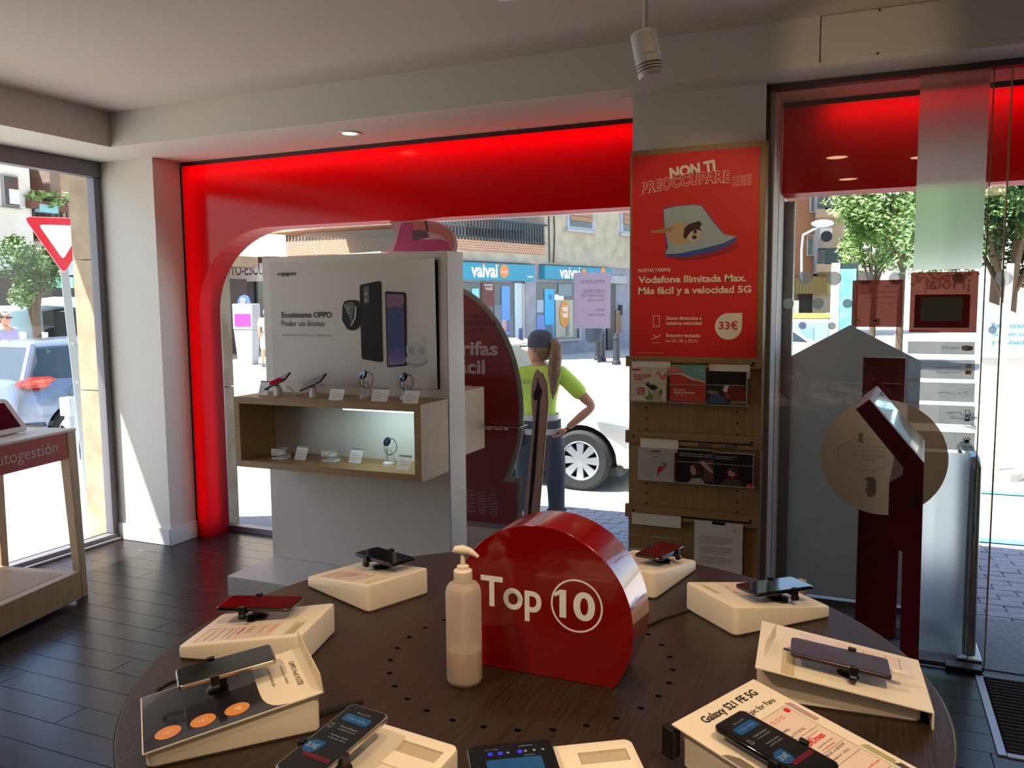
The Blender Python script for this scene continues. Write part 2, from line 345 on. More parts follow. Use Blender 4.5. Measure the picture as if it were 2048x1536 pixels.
struct('glass_edge', MB().box(.449, .454, 3.98, 3.99, .02, 2.535), edge_glass, d1)
struct('floor_guide', MB().box(.36, .50, 3.90, 3.97, 0, .022), black, d1, bevel=.004)
# outer fixed glass with its grey post
d2 = struct('door_2', MB().box(-.404, -.355, 4.52, 4.60, 0, 2.11), mat('grey_post', '9A9896', .4, .4))
struct('pane', MB().quad((-.36,4.565,.02), (.215,4.565,.02), (.215,4.565,2.12), (-.36,4.565,2.12)), glass, d2)
struct('floor_rail', MB().box(-.36, .5, 4.54, 4.59, 0, .03), alu_dark, d2)
# entrance mat
em = thing('entrance_mat', 'ribbed dark entrance mat in a metal frame set in the floor at the door', 'mat', (1.3, 3.55, 0))
MB().box(.47, .50, 3.21, 3.89, -.004, .006).box(.50, 2.2, 3.205, 3.235, -.004, .006).build('mat_frame', mat('mat_frame_metal', 'A39AA0', .35, .8), em, bevel=.002)
MB().box(.50, 2.2, 3.235, 3.89, -.008, .001).build('backing', rubber, em)
s0 = MB().box(.505, 2.2, 3.240, 3.258, .001, .010).build('mat_strip', mat('mat_carpet', '2E2A2C', .95, bump=.6, nscale=160), em, bevel=.003)
for i in range(1, 22):
    s = s0.copy(); COL.objects.link(s); s.parent = em; s.location.y += .0295*i
# ------------------------------------------------------------------ ceiling fittings
dl_m = mat('downlight_lens', 'FFE0B8', .4, emit='FFD09A', es=14)
def downlight(x, y, z, label, r=.055, e=18, cone=True, group=None, es=None):
    t = thing('downlight', label, 'ceiling light', (x, y, z), 0, group)
    MB().lathe([(r, 0), (r+.018, 0), (r+.018, -.006), (r, -.004), (r-.006, .0)], (x,y,z-.001), 24).build('rim', white_gl, t, smooth=True)
    MB().lathe([(0, -.002), (r, -.002)], (x,y,z-.001), 24).build('lens', dl_m, t)
    if e: o = lamp('downlight_light', 'SPOT', (x, y, z-.02), e, WARM, (0,0,-1), spot_size=R(110), spot_blend=.8, shadow_soft_size=.05)
downlight(-2.692, 3.997, zs, 'round white recessed downlight in the soffit above the red window surround', .045, 6)
for i, (x, y) in enumerate([(-.26, .57), (-.2, -.77), (.37, .26), (.454, -.33)]):
    downlight(x, y, zc, ['upper left', 'lower left', 'upper right', 'lower right'][i]+' of four warm oval ceiling downlights mirrored in the door glass', .085, 30, group='downlights mirrored in the door glass')
for (x, y, e) in ((-2.2, -2.4, 60), (1.6, -2.2, 60), (2.6, 1.0, 50)):
    o = lamp('shop_ceiling_panel', 'AREA', (x, y, zc-.02), e*.3, (1, .76, .54), (0,0,-1)); o.data.size = 1.0
ta = V((-1.30, 2.93, zc)); tb = V((-.75, 3.07, zc))
tr = thing('ceiling_track', 'white lighting track on the ceiling at the top of the picture', 'light track', tuple((ta+tb)/2))
MB().obox(ta, (tb-ta), (0, .035, 0), (0, 0, -.03), (0, 1), (-.5, .5), (0, 1)).build('rail', white_gl, tr)
sp = thing('track_spotlight', 'white cylindrical spotlight hanging on a thin rod from the ceiling', 'spotlight', (-.58, 2.3, 2.3))
a = onY(1286, 66, 2.3); c = onY(1303, 155, 2.3); ax = (c-a).normalized(); L = (c-a).length; rr = .036
MB().lathe([(rr*.9, 0), (rr, .004), (rr, L*.52), (rr*.93, L*.53), (rr*.93, L*.56), (rr, L*.57), (rr, L*.93), (rr*.9, L), (0, L)], a, 28, ax).build('head', white_gl, sp, smooth=True)
MB().lathe([(0, .004), (rr*.9, .0)], a, 28, ax).build('heat_sink', mat('vent_grey', '3C3A38', .5), sp)
for k in (.72, .79, .86): MB().lathe([(rr+.0006, L*k), (rr+.0006, L*(k+.02))], a, 28, ax).build('cooling_slot', black, sp)
q = onY(1290, 60, 2.3); MB().tube([(q.x, 2.3, zc), (q.x+.002, 2.3, q.z+.01), a+ax*L*.1], .008, 10).build('rod', white_gl, sp, smooth=True)
lamp('spot_light', 'SPOT', a+ax*(L+.01), 10, WARM, ax, spot_size=R(40), spot_blend=.5, shadow_soft_size=.03)
# warm accent spots over the round table and on the poster, and the one grazing the front band
for (p, d, e, s) in (((-1.5, .2, 2.7), (-.75, 1.45, .9), 104, 50), ((.5, .6, 2.7), (-.35, 1.5, .9), 112, 50), ((-.5, 2.2, 2.68), (-.6, 1.6, .9), 28, 60), ((-.55, 2.2, 2.6), (-.72, 3.8, 1.9), 52, 34), ((-.1, 3.0, 2.2), (-.05, 3.72, 2.55), 6, 50)):
    lamp('accent_light', 'SPOT', p, e, WARM, V(d)-V(p), spot_size=R(s), spot_blend=.6, shadow_soft_size=.04)
# ------------------------------------------------------------------ white display wall with shelf boxes
YP = 3.749; PX0, PX1 = -3.132, -1.963
ds = thing('display_stand', 'freestanding white display wall with a wooden shelf box and a low white plinth', 'display stand', (-2.55, 3.8, 0))
MB().box(PX0, PX1, YP, 3.935, .15, 1.872).build('panel', white_mt, ds, bevel=.003)
MB().box(-3.138, -1.97, 3.38, 4.30, .04, .15).build('plinth', white_mt, ds, bevel=.004)
for x in (-3.0, -2.1):
    for y in (3.5, 4.1): MB().cyl((x,y,0), (x,y,.04), .02).build('foot', steel, ds)
sf = .035; sx0, sx1, sy0, sz0, sz1 = -3.115, -1.97, 3.46, .738, 1.117
sh = MB(); frame(sh, sx0, sx1, sz0, sz1, sf, (0,0,0), X_, Z_, Y_, sy0, YP)
sb = sh.build('shelf_box', oak_h, ds)
MB().box(sx1-.001, sx1+.003, sy0, YP, sz0, sz1).build('end_panel', oak_light, sb)
MB().box(-2.9, -2.74, YP-.003, YP, 1.045, 1.055).box(-2.25, -2.05, YP-.003, YP, 1.045, 1.055).build('cable_slot', black, sb)
MB().box(-2.45, -2.01, sy0+.05, sy0+.07, 1.068, 1.081).build('led_strip', mat('led_cold', 'FFFFFF', .4, emit='BFF4FF', es=6), sb)
o = lamp('led_light', 'AREA', (-2.2, sy0+.08, 1.07), 1.5, (.62, .95, 1), (.0, .55, -1)); o.data.shape = 'RECTANGLE'; o.data.size = .42; o.data.size_y = .02
MB().box(-2.53, -2.42, YP-.002, YP, .205, .255).build('socket_plate', mat('plate_grey', 'C9C2BA', .5), ds)
MB().box(-2.515, -2.30, YP-.004, YP, .225, .237).build('cable_slot', black, ds)
bs = MB().box(-2.9, -1.966, 3.936, 4.182, .79, 1.138).build('rear_shelf_box', oak_light, ds, bevel=.002)
# poster on the display wall
a = onY(538, 527, YP-.006); b_ = onY(868, 518, YP-.006); c_ = onY(874, 778, YP-.006)
px0, px1, pz0, pz1 = a.x, b_.x+.01, c_.z, (a.z+b_.z)/2
po = thing('display_poster', 'white poster of phones, a watch and earbuds on the white display wall', 'poster', (-2.5, YP, 1.2))
pm = mat('poster_white', 'CEC4BB', .5)
g = MB(); nx, nz = 14, 8
vs = []
for j in range(nz+1):
    for i in range(nx+1):
        u = i/nx; v = j/nz; cx = px0+(px1-px0)*u; cz = pz0+(pz1-pz0)*v
        d = .004+.016*max(0, u-.9)/.1*(.4+.6*v)+.003*max(0, .04-u)/.04*max(0, v-.7)/.3
        vs.append((cx, YP-d, cz))
g.add(vs, [(j*(nx+1)+i, j*(nx+1)+i+1, (j+1)*(nx+1)+i+1, (j+1)*(nx+1)+i) for j in range(nz) for i in range(nx)])
g.build('sheet', pm, po, smooth=True)
MB().box(px1-.005, px1+.008, YP-.003, YP-.001, pz0, pz1-.01).build('edge_strip', black, po)
yy = YP-.0075
def P(x, y, Y=yy): return onY(x, y, Y)
def tx(parent, s, x, y, x2, m, h_px=None, Y=yy, bold=0, mirror=False, arc=None, y2=None, mesh=None, sp=1):
    A = onY(x, y, Y); B = onY(x2, y if y2 is None else y2, Y); w_ = B.x-A.x
    h = (A-onY(x, y-h_px, Y)).length if h_px else None
    if mirror: return text(parent, s, (B.x, Y, A.z), -X_, Z_, m, w=w_, h=h, bold=bold, mesh=mesh, sp=sp)
    return text(parent, s, (A.x, Y, A.z), X_, Z_, m, w=w_, h=h, bold=bold, arc=arc, mesh=mesh, sp=sp)
tx(po, 'oppo', 554, 551, 592, dark_ink, 8, bold=.02)
tx(po, 'Ecosistema OPPO', 563, 635, 663, dark_ink, 11, bold=.02)
tx(po, 'Poder sin límites', 563, 652, 648, dark_ink, 11)
tx(po, 'OPPO Find X5 Pro  |  OPPO Enco Buds  |  OPPO Watch Free', 564, 672, 665, grey_ink, 4)
def pp(pts, Y=yy): return [(onY(x, y, Y).x, onY(x, y, Y).z) for x, y in pts]
def shape(parent, name, pts, m, Y=yy, d=.0008, rnd=0):
    q = pp(pts, Y); b = MB().prism(q, (0,Y,0), X_, Z_, -Y_, 0, d)
    return b.build(name, m, parent, bevel=rnd)
ph_dark = mat('print_black', '161114', .75)
def rq(x0, y0, x1, y1, x2, y2, x3, y3, r=.12, n=4):    # quad with rounded corners, in pixels
    P4 = [V((x0,y0,0)), V((x1,y1,0)), V((x2,y2,0)), V((x3,y3,0))]; out = []
    m_ = min((P4[1]-P4[0]).length, (P4[2]-P4[1]).length)*r
    for i in range(4):
        p = P4[i]; a = p+(P4[i-1]-p).normalized()*m_; b = p+(P4[(i+1) % 4]-p).normalized()*m_
        for k in range(n+1):
            t = k/n; out.append(((a*(1-t)+p*t)*(1-t)+(p*(1-t)+b*t)*t)[:2])
    return out
shape(po, 'printed_phone', rq(719,570, 761,561, 765,725, 723,718), ph_dark)
shape(po, 'printed_camera', rq(727,574, 738,571, 739,606, 728,607, .3), mat('print_grey', '3A363A', .3), yy-.001)
for (x, y) in ((732, 588), (732, 601)): shape(po, 'printed_lens', [(x+3.2*math.cos(i*.7), y+3.2*math.sin(i*.7)) for i in range(9)], mat('print_lens', '8F8C90', .3), yy-.002)
shape(po, 'printed_phone', rq(770,582, 811,585, 813,731, 774,735), ph_dark)
grad = bpy.data.materials.new('printed_gradient'); grad.use_nodes = True
gn = grad.node_tree; gb = gn.nodes['Principled BSDF']; gc = gn.nodes.new('ShaderNodeTexCoord'); gr = gn.nodes.new('ShaderNodeValToRGB'); gs = gn.nodes.new('ShaderNodeSeparateXYZ'); gw = gn.nodes.new('ShaderNodeTexNoise'); gw.inputs['Scale'].default_value = 18
ga = gn.nodes.new('ShaderNodeMath'); ga.operation = 'MULTIPLY_ADD'; ga.inputs[1].default_value = .35
gn.links.new(gc.outputs['Generated'], gs.inputs[0]); gn.links.new(gc.outputs['Object'], gw.inputs[0]); gn.links.new(gw.outputs[0], ga.inputs[0]); gn.links.new(gs.outputs[2], ga.inputs[2]); gn.links.new(ga.outputs[0], gr.inputs[0]); gn.links.new(gr.outputs[0], gb.inputs[0])
el = gr.color_ramp.elements; el[0].position = .12; el[0].color = (*srgb('9A7C9C'), 1); el[1].position = 1.12; el[1].color = (*srgb('141018'), 1)
for p_, c_2 in ((.3, '6A4C8C'), (.45, '2A2C6E'), (.92, '1E2A66'), (1.0, '7C4C6C')): e_ = el.new(min(p_, 1)); e_.color = (*srgb(c_2), 1)
shape(po, 'printed_screen', rq(772.5,588, 808,589, 810.5,728, 776,731, .1), grad, yy-.0012)
shape(po, 'printed_watch', [(684,640), (685,612), (689,603), (698,600), (712,600), (718,604), (720,630), (720,650), (714,658), (704,661), (694,658)], ph_dark)
shape(po, 'printed_watch_face', rq(687,609, 701,603, 709,606, 704,647, .2), mat('print_black_face', '070708', .2), yy-.001)
shape(po, 'printed_watch_glint', [(710,612), (713,612), (712,635), (703,652), (701,651), (709,634)], mat('print_glint', 'BDB9BC', .4), yy-.0015)
for (a1, a2, c_2) in (((690,612), (697,620), '6FA79A'), ((700,611), (692,625), 'D0A070'), ((692,622), (701,628), '7F86B0')):
    n_ = V((a2[1]-a1[1], a1[0]-a2[0])).normalized()*1.1; shape(po, 'printed_hand', [(a1[0]+n_.x, a1[1]+n_.y), (a2[0]+n_.x, a2[1]+n_.y), (a2[0]-n_.x, a2[1]-n_.y), (a1[0]-n_.x, a1[1]-n_.y)], mat('print_'+c_2, c_2, .5), yy-.0017)
bud = mat('print_pale', 'C3BDB9', .5); bud2 = mat('print_pale_dark', 'A8A29F', .5)
E_ = lambda cx, cy, rx, ry, n=18: [(cx+rx*math.cos(2*PI*i/n), cy+ry*math.sin(2*PI*i/n)) for i in range(n)]
for (s_, m_, k) in ((E_(833,699,23,16), bud, 0), (E_(833,721,22,12), bud2, .0003), (E_(833,718,22,9), bud, .0006), (E_(823,701,6,7), bud2, .0009), (E_(844,701,6,7), bud2, .0009), (E_(846,682,5,8), bud, .0003)): shape(po, 'printed_earbuds', s_, m_, yy-k)
# ---- goods on the shelf
zt = sz1
def price_card(px, py, z, wpx, hpx, label, red=False, Yf=None):
    b0 = onZ(px, py, z); Yc = b0.y
    w_ = (onY(px+wpx, py, Yc)-b0).length; h_ = hpx/wpx*w_
    t = thing('price_card', label, 'price card', tuple(b0), 0, 'price cards on the display shelf')
    up = V((.22, .12, 1)).normalized(); n = V((0,-1,.12)).normalized()
    MB().obox(b0, X_*w_, up*h_, n, (0, 1), (0, 1), (0, .0015)).build('card', card_w, t)
    MB().obox(b0, X_*w_, up*h_, n, (0, 1), (.88, 1), (.0016, .0022)).build('header', mat('card_grey', '8A8684', .5), t)
    k = MB()
    for r, (a, c) in enumerate(((.12, .5), (.12, .85), (.12, .9), (.12, .6))): k.obox(b0, X_*w_, up*h_, n, (a, c), (.62-.14*r, .65-.14*r), (.0016, .002))
    k.build('print', mat('print_rose', 'B08C8C', .6), t)
    MB().obox(b0, X_*w_, V((0,1,0))*w_*.5, Z_, (0, 1), (0, 1), (0, .002)).build('acrylic_foot', acryl, t)
price_card(657, 800, zt, 28, 22, 'price card between the second phone and the first watch on the shelf top')
price_card(742, 802, zt, 32, 24, 'price card just right of the first watch stand on the shelf top')
price_card(804, 806, zt, 31, 26, 'rightmost price card on the shelf top, below the second watch')
price_card(516, 790, zt, 18, 24, 'price card half hidden behind the red-tinted phone at the left shelf end')
price_card(589, 919, sz0+sf, 22, 24, 'price card inside the shelf box beside the left earbuds case')
price_card(697, 925, sz0+sf, 24, 26, 'price card inside the shelf box beside the right earbuds case')
price_card(792, 938, sz0+sf, 26, 26, 'pinkish price card inside the shelf box right of the watch')
def phone_stand(px, py, z, label, screen):
    b0 = onZ(px, py, z); t = thing('display_phone', label, 'phone', tuple(b0), 0, 'phones on the display shelf')
    ux = V((.93, -.12, .36)).normalized(); uy = V((.15, .8, .58)); uy = (uy-ux*uy.dot(ux)).normalized(); uz = ux.cross(uy)
    c = b0+V((.0, 0, .075))
    MB().lathe([(.026, 0), (.026, .006), (.022, .03), (.014, .05), (.012, .058)], b0+V((.0,0,.0)), 20, (.05, -.1, 1)).build('stand', white_gl, t, smooth=True)
    MB().tube([b0+V((.05,.01,.05)), b0+V((.07,.02,.035)), b0+V((.09,.03,.006)), b0+V((.11,.05,.004))], .006, 8).build('security_arm', white_gl, t, smooth=True)
    MB().prism(rrect(-.084, .084, -.038, .038, .008), c, ux, uy, uz, 0, .008).build('body', black, t, bevel=.0012)
    MB().prism(rrect(-.081, .081, -.036, .036, .006), c, ux, uy, uz, .0082, .0088).build('screen', screen, t)
    MB().tube([c-ux*.07, c-ux*.08+V((0,0,-.02)), b0+V((-.05,0,.002)), b0+V((-.02,.01,.003))], .0015, 6).build('cable', white_gl, t, smooth=True)
scr_d = mat('screen_dark', '0A0B0D', .08, coat=.6)
phone_stand(557, 791, zt, 'black display phone on a white stand at the left end of the shelf top', scr_d)
phone_stand(628, 794, zt, 'second black display phone on a white stand, left of the price cards', scr_d)
def watch_stand(px, py, z, label, hgt):
    b0 = onZ(px, py, z); t = thing('display_watch', label, 'watch', tuple(b0), 0, 'watches on white stands')
    MB().lathe([(0,0), (.030, 0), (.030, .014), (.027, .017), (0, .017)], b0, 24).build('base', white_gl, t, smooth=True)
    MB().tube([b0+V((-.012,0,.017)), b0+V((-.014,0,hgt*.5)), b0+V((-.012,0,hgt*.82))], .006, 8).build('post', white_gl, t, smooth=True)
    MB().tube([b0+V((.018,0,.017)), b0+V((.034,0,hgt*.3)), b0+V((.024,0,hgt*.62)), b0+V((.006,-.004,hgt*.72))], .004, 8).build('holder_arm', mat('clear_plastic', 'D4D8DA', .2), t, smooth=True)
    c = b0+V((.012, -.004, hgt*.84)); ring_ = [c+V((.034*math.sin(2*PI*i/20)*.7, .024*math.sin(2*PI*i/20), .042*math.cos(2*PI*i/20))) for i in range(21)]
    st = MB()
    for i in range(20):
        a, b2 = ring_[i], ring_[i+1]; s_ = V((.5, -.8, .1))*.012; st.quad(a-s_, b2-s_, b2+s_, a+s_)
    o = st.build('strap', mat('strap_black', '16181C', .55), t, smooth=True, auto=0); md = o.modifiers.new('s', 'SOLIDIFY'); md.thickness = .003
    n = V((-.35, -.85, .45)).normalized()
    MB().lathe([(0,0), (.024,0), (.0245,.003), (.0235,.008), (.020,.010)], c+V((-.006,-.014,.028)), 24, n).build('case', mat('watch_case', '24262A', .3, .7), t, smooth=True)
    MB().lathe([(0,.0105), (.020,.0102)], c+V((-.006,-.014,.028)), 24, n).build('dial', mat('watch_dial', '1C2E4A', .1, coat=.5), t)
watch_stand(731, 797, zt, 'black watch on a white stand, the left one on the shelf top', .115)
watch_stand(811, 799, zt, 'black watch on a white stand, right end of the shelf top', .105)
watch_stand(778, 930, sz0+sf, 'black watch on a white stand inside the lit shelf box', .115)
def buds(px, py, label):
    z = sz0+sf; b0 = onZ(px, py, z); t = thing('earbuds_case', label, 'earbuds', tuple(b0), 0, 'earbuds in clear boxes')
    MB().obox(b0, X_, Y_, Z_, (-.04, .04), (-.03, .03), (0, .008)).build('base', white_gl, t, bevel=.001)
    MB().ball(b0+V((.012,0,.030)), .024, 20, (1.0, .8, .45)).build('case_bottom', white_gl, t, smooth=True)
    MB().ball(b0+V((.014,.006,.041)), .022, 20, (1.0, .7, .35)).build('case_lid', white_mt, t, smooth=True)
    MB().obox(b0, X_, Y_, Z_, (-.04, .04), (-.03, .03), (.009, .058)).build('clear_cover', acryl, t)
buds(562, 917, 'white earbuds case in a clear box, left end of the shelf box')
buds(662, 922, 'white earbuds case in a clear box, middle of the shelf box')
# ------------------------------------------------------------------ oak brochure rack on the pier
YW = 3.815
rk = thing('brochure_rack', 'tall oak wall rack carrying the red poster and brochure rails', 'rack', (-.73, 3.85, .3))
z_top = onY(1400, 291, YW).z; wx0, wx1 = onY(1259, 600, YW).x, onY(1527, 600, YW).x
bo = MB().box(wx0, wx1, YW, 3.893, .12, z_top).build('back_board', oak, rk, bevel=.002)
YB = YW-.022
rails = []
for (ya, yb, yc, yd) in ((709, 720, 730, 742), (860, 875, 888, 898), (1009, 1030, 1035, 1057)):
    z1 = (onY(1252, ya, YB).z+onY(1522, yb, YB).z)/2; z0 = (onY(1252, yc, YB).z+onY(1522, yd, YB).z)/2
    r_ = MB().box(wx0-.012, wx1+.006, YB, YW, z0, z1).build('rail', oak_h, rk, bevel=.002); rails.append((z0, z1))
    MB().box(wx0+.06, wx1-.03, YB-.0012, YB, z0+(z1-z0)*.32, z0+(z1-z0)*.44).build('slot', black, r_)
    for x in (wx0+.03, wx1-.035): MB().cyl((x, YB-.001, z0+(z1-z0)*.55), (x, YB+.001, z0+(z1-z0)*.55), .006, n=10).build('screw_hole', black, r_)
for (x, ys) in ((1293, (815, 837, 858, 966, 986, 1006)), (1474, (824, 847, 869, 982, 1004, 1025))):
    for y in ys: q = onY(x, y, YW); MB().cyl(q+V((0,-.001,0)), q+V((0,.001,0)), .005, n=10).build('peg_hole', black, rk)
# poster
YQ = YW-.004
pc = [onY(1268,311,YQ), onY(1520,294,YQ), onY(1512,712,YQ), onY(1260,707,YQ)]
X0p, X1p, Z1p, Z0p = (pc[0].x+pc[3].x)/2, (pc[1].x+pc[2].x)/2, (pc[0].z+pc[1].z)/2, rails[0][1]
vp = thing('red_poster', 'large red advertising poster with a dog on a pool float, on the oak rack', 'poster', (-.75, YQ, 1.36))
MB().box(X0p, X1p, YQ, YQ+.002, Z0p, Z1p).build('sheet', vod_red, vp)
Y1 = YQ-.0006
cr_ink = mat('cream_ink', 'F6E8D2', .6)
def U(u, v): return V((X0p+(X1p-X0p)*u, Y1, Z1p-(Z1p-Z0p)*v))
pw = X1p-X0p; phh = Z1p-Z0p
def ptx(s, u, v, u2, hfrac, m=None, bold=.02, arc=None, mesh=None): return text(vp, s, U(u, v), X_, Z_, m or cr_ink, w=(u2-u)*pw, h=hfrac*phh, bold=bold, arc=arc, mesh=mesh)
text(vp, 'NON TI', U(.31, .120), V((1,0,.11)), V((-.11,0,1)), cr_ink, w=.36*pw, h=.048*phh, bold=.05)
# outlined word: cream outline letters with red ones in front
for (bd, m_, dy) in ((.055, cr_ink, 0), (.018, vod_red, .0005)):
    vs, fs = glyphs('PREOCCUPARE', bd, 1.12); x0 = min(v[0] for v in vs); x1 = max(v[0] for v in vs)
    wA = .70*pw; s_ = wA/(x1-x0); hh = .052*phh/.7
    b = MB(); o_ = U(.075, .188)
    b.add([o_+V(((v[0]-x0)*s_, -dy, v[1]*hh*(1)+.055*pw*math.sin(PI*min(1, ((v[0]-x0)*s_/wA)*.62)))) for v in vs], fs); b.build('lettering', m_, vp)
b = MB()
def outE(b, O, ux, uy, w_, h_, t_, off, n_=2):          # an outlined E with n_ gaps; walls t_ thick
    k_ = 2*n_+1; P_ = [(0,0)]
    for i in range(n_+1):
        y = h_*2*i/k_; P_ += [(w_, y), (w_, y+h_/k_)]
        if i < n_: P_ += [(w_*.35, y+h_/k_), (w_*.35, y+2*h_/k_)]
    P_ += [(0, h_)]
    if P_[0] == P_[1]: P_ = P_[1:]
    for (p, q) in zip(P_, P_[1:]+P_[:1]):
        x0, x1 = sorted((p[0], q[0])); y0, y1 = sorted((p[1], q[1])); b.obox(O, ux, uy, off, (x0-t_/2, x1+t_/2), (y0-t_/2, y1+t_/2), (0, .0004))
for k in range(3): outE(b, U(.80+.050*k, .178-.002*k), X_, Z_, .040*pw, .046*phh, .0013, -Y_, 2+(k > 0))
b.build('lettering', cr_ink, vp)
# float with dog
fl_m = mat('float_blue', 'A9BDBE', .5); fl_d = mat('float_edge', '3D4FA6', .5); shd = mat('print_shadow_red', 'A8160F', .55)
def us(pts): return [(U(*p).x, U(*p).z) for p in pts]
def up_(name, pts, m, k): MB().prism(us(pts), (0,Y1,0), X_, Z_, -Y_, k*.0003, k*.0003+.0003).build(name, m, vp)
up_('printed_float', [(.31,.51), (.42,.525), (.62,.515), (.78,.49), (.86,.465), (.84,.45), (.55,.48)], shd, 0)
up_('printed_float', [(.255,.265), (.35,.255), (.5,.252), (.565,.26), (.66,.34), (.745,.405), (.83,.42), (.84,.432), (.76,.465), (.62,.49), (.45,.507), (.285,.503), (.27,.49), (.29,.46), (.265,.36)], fl_d, 1)
up_('printed_float', [(.26,.27), (.35,.258), (.5,.255), (.56,.262), (.65,.338), (.735,.402), (.835,.417), (.74,.446), (.6,.465), (.4,.488), (.275,.49), (.30,.455), (.27,.36)], fl_m, 2)
up_('printed_dog', E_(.385,.38,.085,.045)[:], mat('dog_tan', 'C8AE86', .7), 3)
up_('printed_dog', [(.15,.37), (.22,.368), (.34,.355), (.34,.385), (.22,.385), (.155,.382)], mat('dog_tail', 'B98A5C', .7), 3.5)
up_('printed_dog', [(.29,.40), (.35,.355), (.44,.36), (.5,.375), (.56,.40), (.5,.425), (.44,.44), (.37,.445), (.31,.43)], MATS['dog_tan'], 4)
up_('printed_dog', E_(.505,.395,.06,.036), mat('dog_face', 'D8C4A4', .7), 5)
up_('printed_dog', [(.43,.365), (.47,.345), (.55,.335), (.565,.35), (.55,.37), (.57,.385), (.55,.38), (.52,.375), (.48,.385), (.455,.405), (.44,.42), (.42,.41)], mat('dog_dark', '3C2A22', .7), 6)
up_('printed_dog', E_(.515,.386,.014,.009), dark_ink, 7); up_('printed_dog', E_(.508,.412,.018,.010), MATS['dog_dark'], 7)
ptx('NUEVAS TARIFAS', .055, .575, .32, .017, bold=.02)
ptx('Vodafone Ilimitada Max.', .055, .63, .915, .033, bold=.03)
ptx('Más fácil y a velocidad 5G', .055, .685, .955, .033, bold=.03)
ptx('Datos ilimitados a', .29, .815, .575, .0165, bold=.02); ptx('máxima velocidad', .29, .84, .575, .0165, bold=.02)
ptx('Roaming incluido', .29, .902, .565, .0165, bold=.02); ptx('en UE, UK y EEUU', .29, .928, .545, .0165, bold=.0)
ptx('Consulta las condiciones de la oferta en tienda y en la web', .04, .985, .27, .005, bold=0)
b = MB(); frame(b, 0, .055*pw, 0, .058*phh, .0022, U(.18, .852), X_, Z_, -Y_, 0, .0004); b.obox(U(.18,.852), X_, Z_, -Y_, (.018*pw, .037*pw), (.005, .0065), (0, .0004)); b.build('phone_symbol', cr_ink, vp)
b = MB().obox(U(.165,.932), X_, Z_, -Y_, (0, .08*pw), (0, .0018), (0, .0004)); b.tube([U(.17,.915)+V((0,-.0008,0)), U(.245,.893)+V((0,-.0008,0))], .002, 6); b.tube([U(.185,.893)+V((0,-.0008,0)), U(.215,.906)+V((0,-.0008,0))], .0016, 6); b.build('plane_symbol', cr_ink, vp)
rb = .105*pw; cc = U(.785, .848)
b = MB().poly([(cc.x+rb*math.cos(R(a)), cc.z+rb*math.sin(R(a))) for a in range(90, 361, 9)]+[(cc.x+rb, cc.z+rb)], (0, Y1-.0004, 0), X_, Z_); b.build('price_badge', cr_ink, vp)
text(vp, '33€', cc+V((-.076*pw, -.0008, -.012)), X_, Z_, red_ink, w=.15*pw, h=.036*phh, bold=.02)
text(vp, '/mes', cc+V((.035*pw, -.0008, -.021)), X_, Z_, grey_ink, w=.035*pw, h=.008*phh)
# ---- hangers, pockets, brochures on the rails
def hanger(x0, x1, ya, yb, label):
    a_ = onY(x0, ya, YB-.004); b2 = onY(x1, yb, YB-.004)
    t = thing('hanging_bracket', label, 'bracket', (a_.x, YB, b2.z)); MB().box(a_.x, b2.x, YB-.006, YB-.001, b2.z, a_.z).build('plate', cream, t, bevel=.001)
    MB().box(a_.x, b2.x, YB-.010, YB-.001, a_.z-.004, a_.z).build('lip', cream, t)
acryl2 = clear('acrylic_front', (.995,.995,.99), .35, 1.4)
def pocket(x0, x1, yt, yb, label):
    Yq = YB-.035; a_ = onY(x0, yt, Yq); b2 = onY(x1, yb, Yq)
    t = thing('acrylic_pocket', label, 'brochure holder', ((a_.x+b2.x)/2, Yq, b2.z))
    x0, x1, z0, z1 = a_.x, b2.x, b2.z, a_.z
    MB().quad((x0,Yq,z0), (x1,Yq,z0), (x1,Yq,z1), (x0,Yq,z1)).build('front', acryl2, t)
    MB().box(x0, x1, Yq, YB-.001, z0-.003, z0).build('bottom', mat('acrylic_edge', 'C8C4B8', .2), t)
    MB().quad((x0,Yq,z0), (x0,YB-.001,z0), (x0,YB-.001,z1), (x0,Yq,z1)).quad((x1,Yq,z0), (x1,YB-.001,z0), (x1,YB-.001,z1), (x1,Yq,z1)).build('side', acryl2, t)
    MB().quad((x0,YB-.002,z0), (x1,YB-.002,z0), (x1,YB-.002,z1+.05), (x0,YB-.002,z1+.05)).build('back', acryl2, t)
    MB().box(x0, x1, Yq-.001, Yq+.001, z1-.002, z1).build('rim', MATS['acrylic_edge'], t)
    return x0, x1, z0, z1
def brochure(x0, x1, yt, yb, thick, base, label, yoff=.004):
    Yq = YB-.033+yoff; a_ = onY(x0, yt, Yq); b2 = onY(x1, yb, Yq)
    t = thing('brochure_stack', label, 'brochures', ((a_.x+b2.x)/2, Yq, b2.z), 0, None)
    MB().box(a_.x, b2.x, Yq, Yq+thick, b2.z, a_.z).build('pages', card_w, t, bevel=.0006)
    MB().box(a_.x, b2.x, Yq-.0008, Yq, b2.z, a_.z).build('cover', base, t)
    w_, h_ = b2.x-a_.x, a_.z-b2.z
    def pt(u, v, k=1): return V((a_.x+w_*u, Yq-.001-.0003*k, a_.z-h_*v))
    def pol(name, pts, m, k=1): MB().poly([(pt(*p).x, pt(*p).z) for p in pts], (0, Yq-.001-.0003*k, 0), X_, Z_).build(name, m, t)
    def te(s, u, v, u2, hh, m, bold=.02, k=3): text(t, s, pt(u, v, k), X_, Z_, m, w=(u2-u)*w_, h=hh*h_, bold=bold)
    return t, pt, pol, te
hanger(1264, 1341, 722, 752, 'cream metal bracket hanging on the top rail behind the summer brochure')
hanger(1418, 1500, 728, 757, 'cream metal bracket on the top rail behind the dark brochure')
